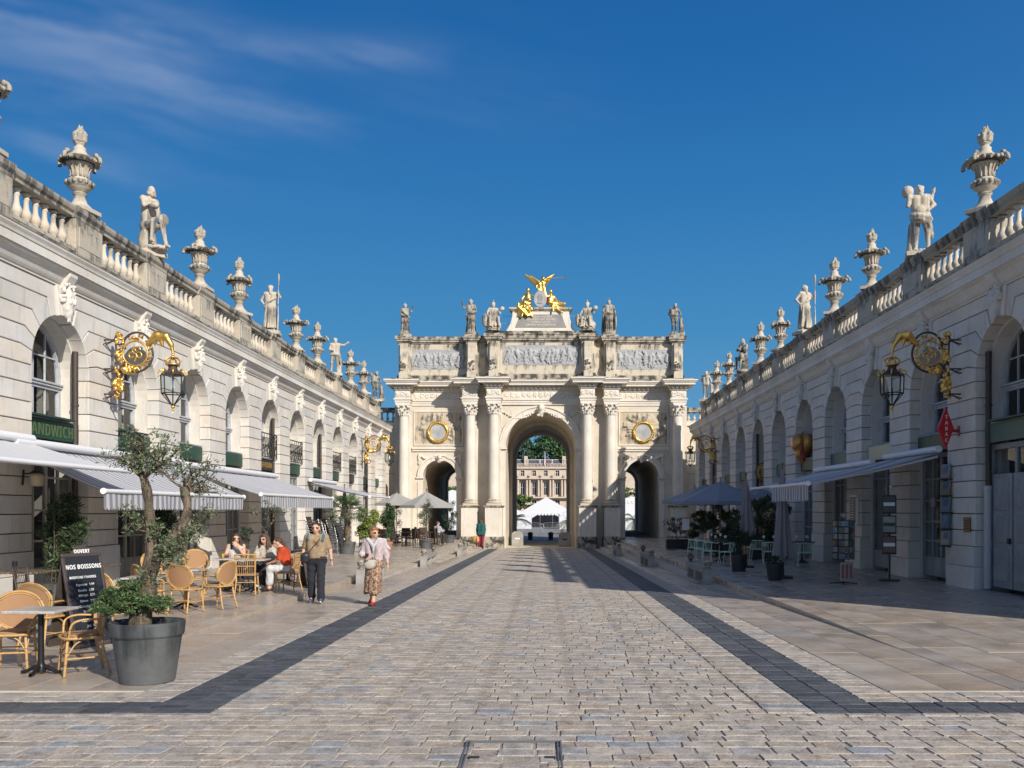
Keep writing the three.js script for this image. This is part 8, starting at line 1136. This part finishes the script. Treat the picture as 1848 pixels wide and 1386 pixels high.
  set(K.wicker, 'wicker_chair', 'dark brown wicker armchair on the terrace under the grey parasols', 'chair', wx(790, 50.5), 50.5, PI - 0.7, 'dark wicker armchairs near the arch');
}

// ---------- beyond the arch ----------
{ // concrete blocks in the middle passage
  for (const [px, d, label, slot] of [[934, 66, 'grey rounded concrete block with a pale slot in the middle passage', M.white], [1019, 64, 'paler rounded concrete block with a dark slot in the middle passage', M.iron]]) { const x = wx(px, d), t = thing('concrete_block', label, 'barrier', [x, -0.825, -d]); const sh = new THREE.Shape(); sh.moveTo(-0.42, 0); sh.lineTo(0.42, 0); sh.lineTo(0.42, 0.75); sh.quadraticCurveTo(0.40, 1.02, 0.16, 1.02); sh.lineTo(-0.16, 1.02); sh.quadraticCurveTo(-0.40, 1.02, -0.42, 0.75); sh.closePath(); part(t, 'block', new G().ext(sh, 0.7, 0.02, 0, 0, -0.35), M.concrete); part(t, 'slot', new G().box(0.34, 0.09, 0.02, 0, 0.52, 0.352), slot); }
  for (const px of [957, 994]) { const d = 79, x = wx(px, d), t = thing('bollard', 'short dark bollard behind the concrete blocks', 'bollard', [x, -0.9, -d], 0, 'dark bollards beyond the passage'); part(t, 'post', new G().lathe([[0.2, 0], [0.22, 0.5], [0.24, 0.52], [0.24, 0.66], [0.1, 0.74], [0, 0.75]], 14), M.castIron); part(t, 'foot', new G().cyl(0.28, 0.26, 0.08, 14, 0, 0.04, 0), M.castIron); }
  for (let i = -6; i < 6; i++) { const t = thing('crowd_barrier', 'galvanised crowd barrier standing before the white tents', 'barrier', [i * 2.3 + 1.1, -0.9, -104], 0, 'crowd barriers before the tents'); part(t, 'frame', new G().tube([[-1.1, 0.15, 0], [-1.1, 1.08, 0], [1.1, 1.08, 0], [1.1, 0.15, 0], [-1.1, 0.15, 0]], 0.022, 6, 30), M.steel); for (let k = 0; k < 14; k++) part(t, 'bar', new G().bar([-1.02 + k * 0.157, 0.15, 0], [-1.02 + k * 0.157, 1.08, 0], 0.012, 0.012, 5), M.steel); for (const s of [-1, 1]) part(t, 'foot', new G().bar([s * 0.8, 0.02, -0.3], [s * 0.8, 0.02, 0.3], 0.02), M.steel); }
}
function tent(label, px, d, w, eaveY, ridgeY, depth, o = {}) {
  const x = wx(px, d), gy = -0.9, t = thing('white_tent', label, 'tent', [x, gy, -d]), e = eaveY - gy, r = ridgeY - gy, rf = new G(), pos = [];
  const A = [-w / 2, e, 0], B = [w / 2, e, 0], C = [0, r, 0], z = -depth; const q = (p, zz) => [p[0], p[1], zz];
  const quad = (a, b, c, dd) => pos.push(...a, ...b, ...c, ...a, ...c, ...dd); quad(A, C, q(C, z), q(A, z)); quad(C, B, q(B, z), q(C, z)); pos.push(...A, ...B, ...C);
  const g = new THREE.BufferGeometry(); g.setAttribute('position', new THREE.Float32BufferAttribute(pos, 3)); g.computeVertexNormals(); part(t, 'roof', boxUV(g), M.tent);
  for (const s of [-1, 1]) part(t, 'side_wall', new G().raw(0.04, e, depth, s * w / 2, e / 2, z / 2), M.tent); part(t, 'back_wall', new G().raw(w, e, 0.04, 0, e / 2, z), M.tent);
  if (o.open) { for (const s of [-1, 1]) { part(t, 'curtain', new G().ext(shape([[0, e], [w * 0.20, e], [w * 0.03, e * 0.55], [w * 0.02, 0], [0, 0]]), 0.05, 0, s < 0 ? -w * 0.33 : w * 0.33, 0, 0.02, 0, s < 0 ? 0 : PI, 0), M.tent); part(t, 'front_wall', new G().raw(w * 0.17, e, 0.05, s * w * 0.415, e / 2, 0), M.tent); part(t, 'pole', new G().bar([s * w * 0.11, 0, 0], [s * w * 0.11, e, 0], 0.03), M.steel); } part(t, 'floor', new G().raw(w * 0.9, 0.06, depth * 0.9, 0, 0.03, z / 2), M.darkWood); }
  else part(t, 'front_wall', new G().raw(w, e, 0.05, 0, e / 2, 0), M.tent);
  part(t, 'scalloped_edge', (() => { const gg = new G(); for (let i = 0; i < Math.round(w / 0.5); i++) gg.cyl(0.22, 0.22, 0.03, 12, -w / 2 + 0.25 + i * 0.5, e - 0.05, 0.06, PI / 2); return gg; })(), M.tent);
}
tent('large white marquee with tied-back entrance curtains', 986, 138, 8.6, wy(927, 138), wy(897, 138), 12, { open: true });
tent('white box tent beside the marquee next to the pale palm', 926, 128, 5, wy(929, 128), wy(918, 128), 6);
tent('white box tent in shade beside the marquee', 1042, 126, 5, wy(928, 126), wy(917, 126), 6);
tent('tall white tent seen through the passage by the sunlit terrace', 816, 112, 8, wy(905, 112), wy(884, 112), 8);
tent('white tent seen through the passage by the shaded terrace', 1146, 116, 8, wy(905, 116), wy(896, 116), 8);
function treeThing(name, label, x, y, d, th, rx, ry, n, cols, sd, o = {}) { const t = thing(name, label, 'tree', [x, y, -d], 0, o.group); seed(sd); const br = new G(); br.tube([[0, 0, 0], [0.1, th * 0.5, 0], [0, th, 0]], (q) => (o.r ?? 0.35) * (1 - 0.5 * q), 8, 10); const cl = []; const k = o.k ?? 16; for (let i = 0; i < k; i++) { const u = rr(-0.8, 1), a = rr(0, 2 * PI), q = Math.sqrt(1 - u * u * 0.8) * rr(0.45, 0.85), c = [Math.cos(a) * q * rx, th + ry * (0.55 + 0.75 * u * 0.8), Math.sin(a) * q * rx]; cl.push([...c, rx * 0.38, ry * 0.34, rx * 0.38, Math.round(n / k)]); br.bar([0, th * 0.85, 0], c, (o.r ?? 0.35) * 0.35, 0.03, 5); } part(t, 'trunk', br, M.bark); part(t, 'crown', leaves(cl, { len: o.len ?? 0.6, wid: o.wid ?? 0.26, cols, lumps: 7 }), M.leaf); }
for (const [px, d, top, rx, sd, cols, lab] of [[938, 395, 822, 9, 1801, DARKG, 'dark tree low behind the palace roof beside a patch of sky'], [962, 392, 798, 11, 1802, [[0.03, 0.075, 0.03], [0.05, 0.10, 0.04]], 'broad dark green tree above the palace roof'], [992, 398, 780, 12, 1803, GREEN, 'tallest bright green tree behind the flagpole'], [1020, 392, 790, 12, 1804, [[0.05, 0.10, 0.035], [0.07, 0.13, 0.045]], 'bushy mid-green tree behind the palace chimney'], [1042, 396, 806, 11, 1805, DARKG, 'dark tree behind the end of the palace roof']]) { const yt2 = wy(top, d), h = yt2 + 0.9; treeThing('park_tree', lab, wx(px, d), -0.9, d, h * 0.42, rx, h * 0.46, 6500, cols, sd, { len: 1.0, wid: 0.5, r: 0.6, k: 22 }); }
for (const [px, d, top, w, lab] of [[934, 185, 889, 4.2, 'clipped green tree behind the pale palm'], [820, 190, 872, 5.5, 'clipped green tree seen through the passage by the sunlit terrace'], [1146, 190, 874, 5.5, 'clipped green tree seen through the passage by the shaded terrace']]) { const h = wy(top, d) + 0.9; treeThing('clipped_tree', lab, wx(px, d), -0.9, d, h * 0.35, w, h * 0.40, 5000, [[0.10, 0.16, 0.03], [0.07, 0.13, 0.025], [0.13, 0.17, 0.04]], 1810 + px, { len: 0.45, wid: 0.2, k: 26 }); }
for (const [px, d, sd, lab] of [[928, 100, 1821, 'pale drooping palm beside the white box tent'], [1034, 100, 1822, 'yellowing palm before the shaded box tent'], [1146, 96, 1823, 'bushy palm seen through the passage by the shaded terrace']]) { const t = thing('palm', lab, 'palm', [wx(px, d), -0.9, -d]); seed(sd); part(t, 'trunk', new G().bar([0, 0, 0], [0, 1.6, 0], 0.2, 0.16, 8), M.bark); for (let i = 0; i < 22; i++) { const a = i * 2.4, el = rr(-0.2, 1.1), P = [], pos = [], nor = [], col = []; const L = 2.0; for (let k = 0; k <= 6; k++) { const q = k / 6; P.push(V(Math.cos(a) * Math.cos(el) * L * q, 1.6 + Math.sin(el) * L * q - 1.1 * q * q, Math.sin(a) * Math.cos(el) * L * q)); } const sd2 = V(-Math.sin(a), 0, Math.cos(a)); for (let k = 0; k < 6; k++) for (const s of [-1, 1]) for (let m = 0; m < 3; m++) { const p = P[k].clone().lerp(P[k + 1], m / 3), e = p.clone().addScaledVector(sd2, s * 0.42).add(V(0, -0.2, 0)).addScaledVector(P[k + 1].clone().sub(P[k]), 0.8), p2 = P[k].clone().lerp(P[k + 1], (m + 0.7) / 3), c = sd === 1823 ? [0.10, 0.19, 0.04] : sd === 1822 ? [0.30, 0.26, 0.08] : [0.36, 0.33, 0.22]; for (const q of [p, p2, e]) { pos.push(q.x, q.y, q.z); nor.push(0, 1, 0); col.push(...c); } } const g = new THREE.BufferGeometry(); g.setAttribute('position', new THREE.Float32BufferAttribute(pos, 3)); g.setAttribute('normal', new THREE.Float32BufferAttribute(nor, 3)); g.setAttribute('color', new THREE.Float32BufferAttribute(col, 3)); part(t, 'frond', g, M.leaf); } }
{ // palace
  const d = 330, gy = -0.9, sc = d / F, Y = (py) => wy(py, d) - gy, t = thing('palace', 'long pale palace with colonnade, dark slate roof and balustrade beyond the square', 'building', [wx(985, d), gy, -d]), hw = 34;
  const win = [], bay = 21 * sc;
  const sh = shape([[-hw, 0], [hw, 0], [hw, Y(843)], [-hw, Y(843)]]);
  const wl = []; for (let i = -7; i <= 7; i++) { wl.push([i * bay, Y(859), Y(849), 1.35]); wl.push([i * bay, Y(893), Y(871), 1.5]); wl.push([i * bay, Y(918), Y(903), 1.7]); }
  for (const [x, y0, y1, w] of wl) sh.holes.push(hole([[x - w / 2, y0], [x + w / 2, y0], [x + w / 2, y1], [x - w / 2, y1]]));
  part(t, 'wall', new G().ext(sh, 0.8, 0, 0, 0, -0.8), M.palace); part(t, 'inner_wall', new G().span(-hw, hw, 0, Y(843), -3, -2.6), M.room);
  for (const [x, y0, y1, w] of wl) { const f = part(t, 'window', new G().raw(0.16, y1 - y0, 0.1, x, (y0 + y1) / 2, -0.45).raw(w, 0.14, 0.1, x, lerp(y0, y1, 0.62), -0.46).raw(0.12, y1 - y0, 0.1, x - w / 2 + 0.06, (y0 + y1) / 2, -0.45).raw(0.12, y1 - y0, 0.1, x + w / 2 - 0.06, (y0 + y1) / 2, -0.45), M.frameWhite); part(f, 'pane', new G().raw(w, y1 - y0, 0.02, x, (y0 + y1) / 2, -0.55), M.lens); part(f, 'surround', new G().span(x - w / 2 - 0.25, x - w / 2, y0, y1 + 0.3, 0.001, 0.12).span(x + w / 2, x + w / 2 + 0.25, y0, y1 + 0.3, 0.001, 0.12).span(x - w / 2, x + w / 2, y1, y1 + 0.3, 0.001, 0.12), M.palace); }
  part(t, 'cornice', new G().span(-hw - 0.4, hw + 0.4, Y(846), Y(843.2), 0, 0.7).span(-hw, hw, Y(865), Y(862.5), 0.001, 1.9).span(-hw, hw, Y(899), Y(896.5), 0.001, 1.7), M.palace);
  for (let i = -3; i <= 3; i++) for (const q of [-0.22, 0.22]) part(t, 'column', new G().cyl(0.42, 0.34, Y(866) - Y(896), 12, (i + 0.5) * bay + q * 2.4, (Y(866) + Y(896)) / 2, 1.1), M.palace);
  const bl = new G(); for (let i = 0; i < 130; i++) bl.raw(0.22, 0.9, 0.22, -hw + 0.3 + i * 0.52, Y(843) + 0.55, 0.3); bl.span(-hw, hw, Y(843) + 1.0, Y(843) + 1.25, 0.05, 0.55).span(-hw, hw, Y(843), Y(843) + 0.12, 0.05, 0.55); part(t, 'balustrade', bl, M.palace);
  for (let i = -6; i <= 6; i++) part(t, 'roof_urn', new G().lathe([[0.3, 0], [0.4, 0.3], [0.25, 0.6], [0.5, 1.0], [0.3, 1.3], [0.1, 1.6]], 10, (i + 0.5) * bay * 1.05, Y(843) + 1.25, 0.3), M.statue);
  part(t, 'roof', new G().ext(shape([[-1, Y(843)], [-4, Y(829)], [-12, Y(829)], [-15, Y(843)]]), 2 * hw, 0, hw, 0, 0, 0, -PI / 2, 0), M.slateRoof); part(t, 'ridge', new G().span(-hw, hw, Y(829), Y(827.8), -5, -4), M.pipePale);
  for (const px of [949, 1018]) part(t, 'chimney', new G().box(1.3, 4.0, 1.2, (px - 985) * sc, Y(832.5), -2.4), M.palace);
  for (let i = -2; i <= 3; i++) { const p = V((i - 0.5) * bay, Y(861), 1.2); part(t, 'trophy', new G().add(new THREE.ConeGeometry(0.9, 1.5, 7), p.x, p.y, p.z).ball(0.5, p.x, p.y + 0.1, p.z + 0.4), M.statueDark); }
  const f = thing('flagpole', 'white flagpole with a hanging tricolour flag on the palace roof', 'flagpole', [wx(983.5, d), wy(843, d), -d + 0.6]); part(f, 'pole', new G().bar([0, 0, 0], [0, 5.6, 0], 0.13, 0.08, 8), M.white); [[0.02, 0.05, 0.25], [0.8, 0.8, 0.8], [0.5, 0.02, 0.03]].forEach((c, i) => part(f, 'flag_stripe', new G().ext(shape([[i * 0.35, 2.8], [i * 0.35 + 0.35, 2.6], [i * 0.35 + 0.30, 0.7], [i * 0.35 - 0.1, 0.9]]), 0.06, 0, -0.5, 0, 0.15), mat(...c)));
}
for (const [px, d, w, h, lab] of [[812, 240, 40, 15, 'pale town house with grey roof seen through the passage by the sunlit terrace'], [1150, 240, 40, 15, 'pale town house with grey roof seen through the passage by the shaded terrace']]) { const x = wx(px, d) + (px < 984 ? -9 : 9), t = thing('town_house', lab, 'building', [x, -0.9, -d]); part(t, 'wall', new G().raw(w, h, 10, 0, h / 2, -5), M.palace); part(t, 'roof', new G().ext(shape([[0.3, h], [-3, h + 4], [-7, h + 4], [-10.3, h]]), w, 0, w / 2, 0, 0, 0, -PI / 2, 0), M.slateRoof); for (let i = 0; i < 9; i++) for (const y of [1.8, 6, 10.5]) { const wn = part(t, 'window', new G().box(1.5, 2.4, 0.08, -w / 2 + 2.6 + i * 4.3, y + 1.2, 0.05), M.frameWhite); part(wn, 'pane', new G().box(1.25, 2.15, 0.04, -w / 2 + 2.6 + i * 4.3, y + 1.2, 0.085), M.lens); } }

scene.traverse((o) => { if (o.isMesh) { o.castShadow = true; o.receiveShadow = true; } });
renderer.render(scene, camera);
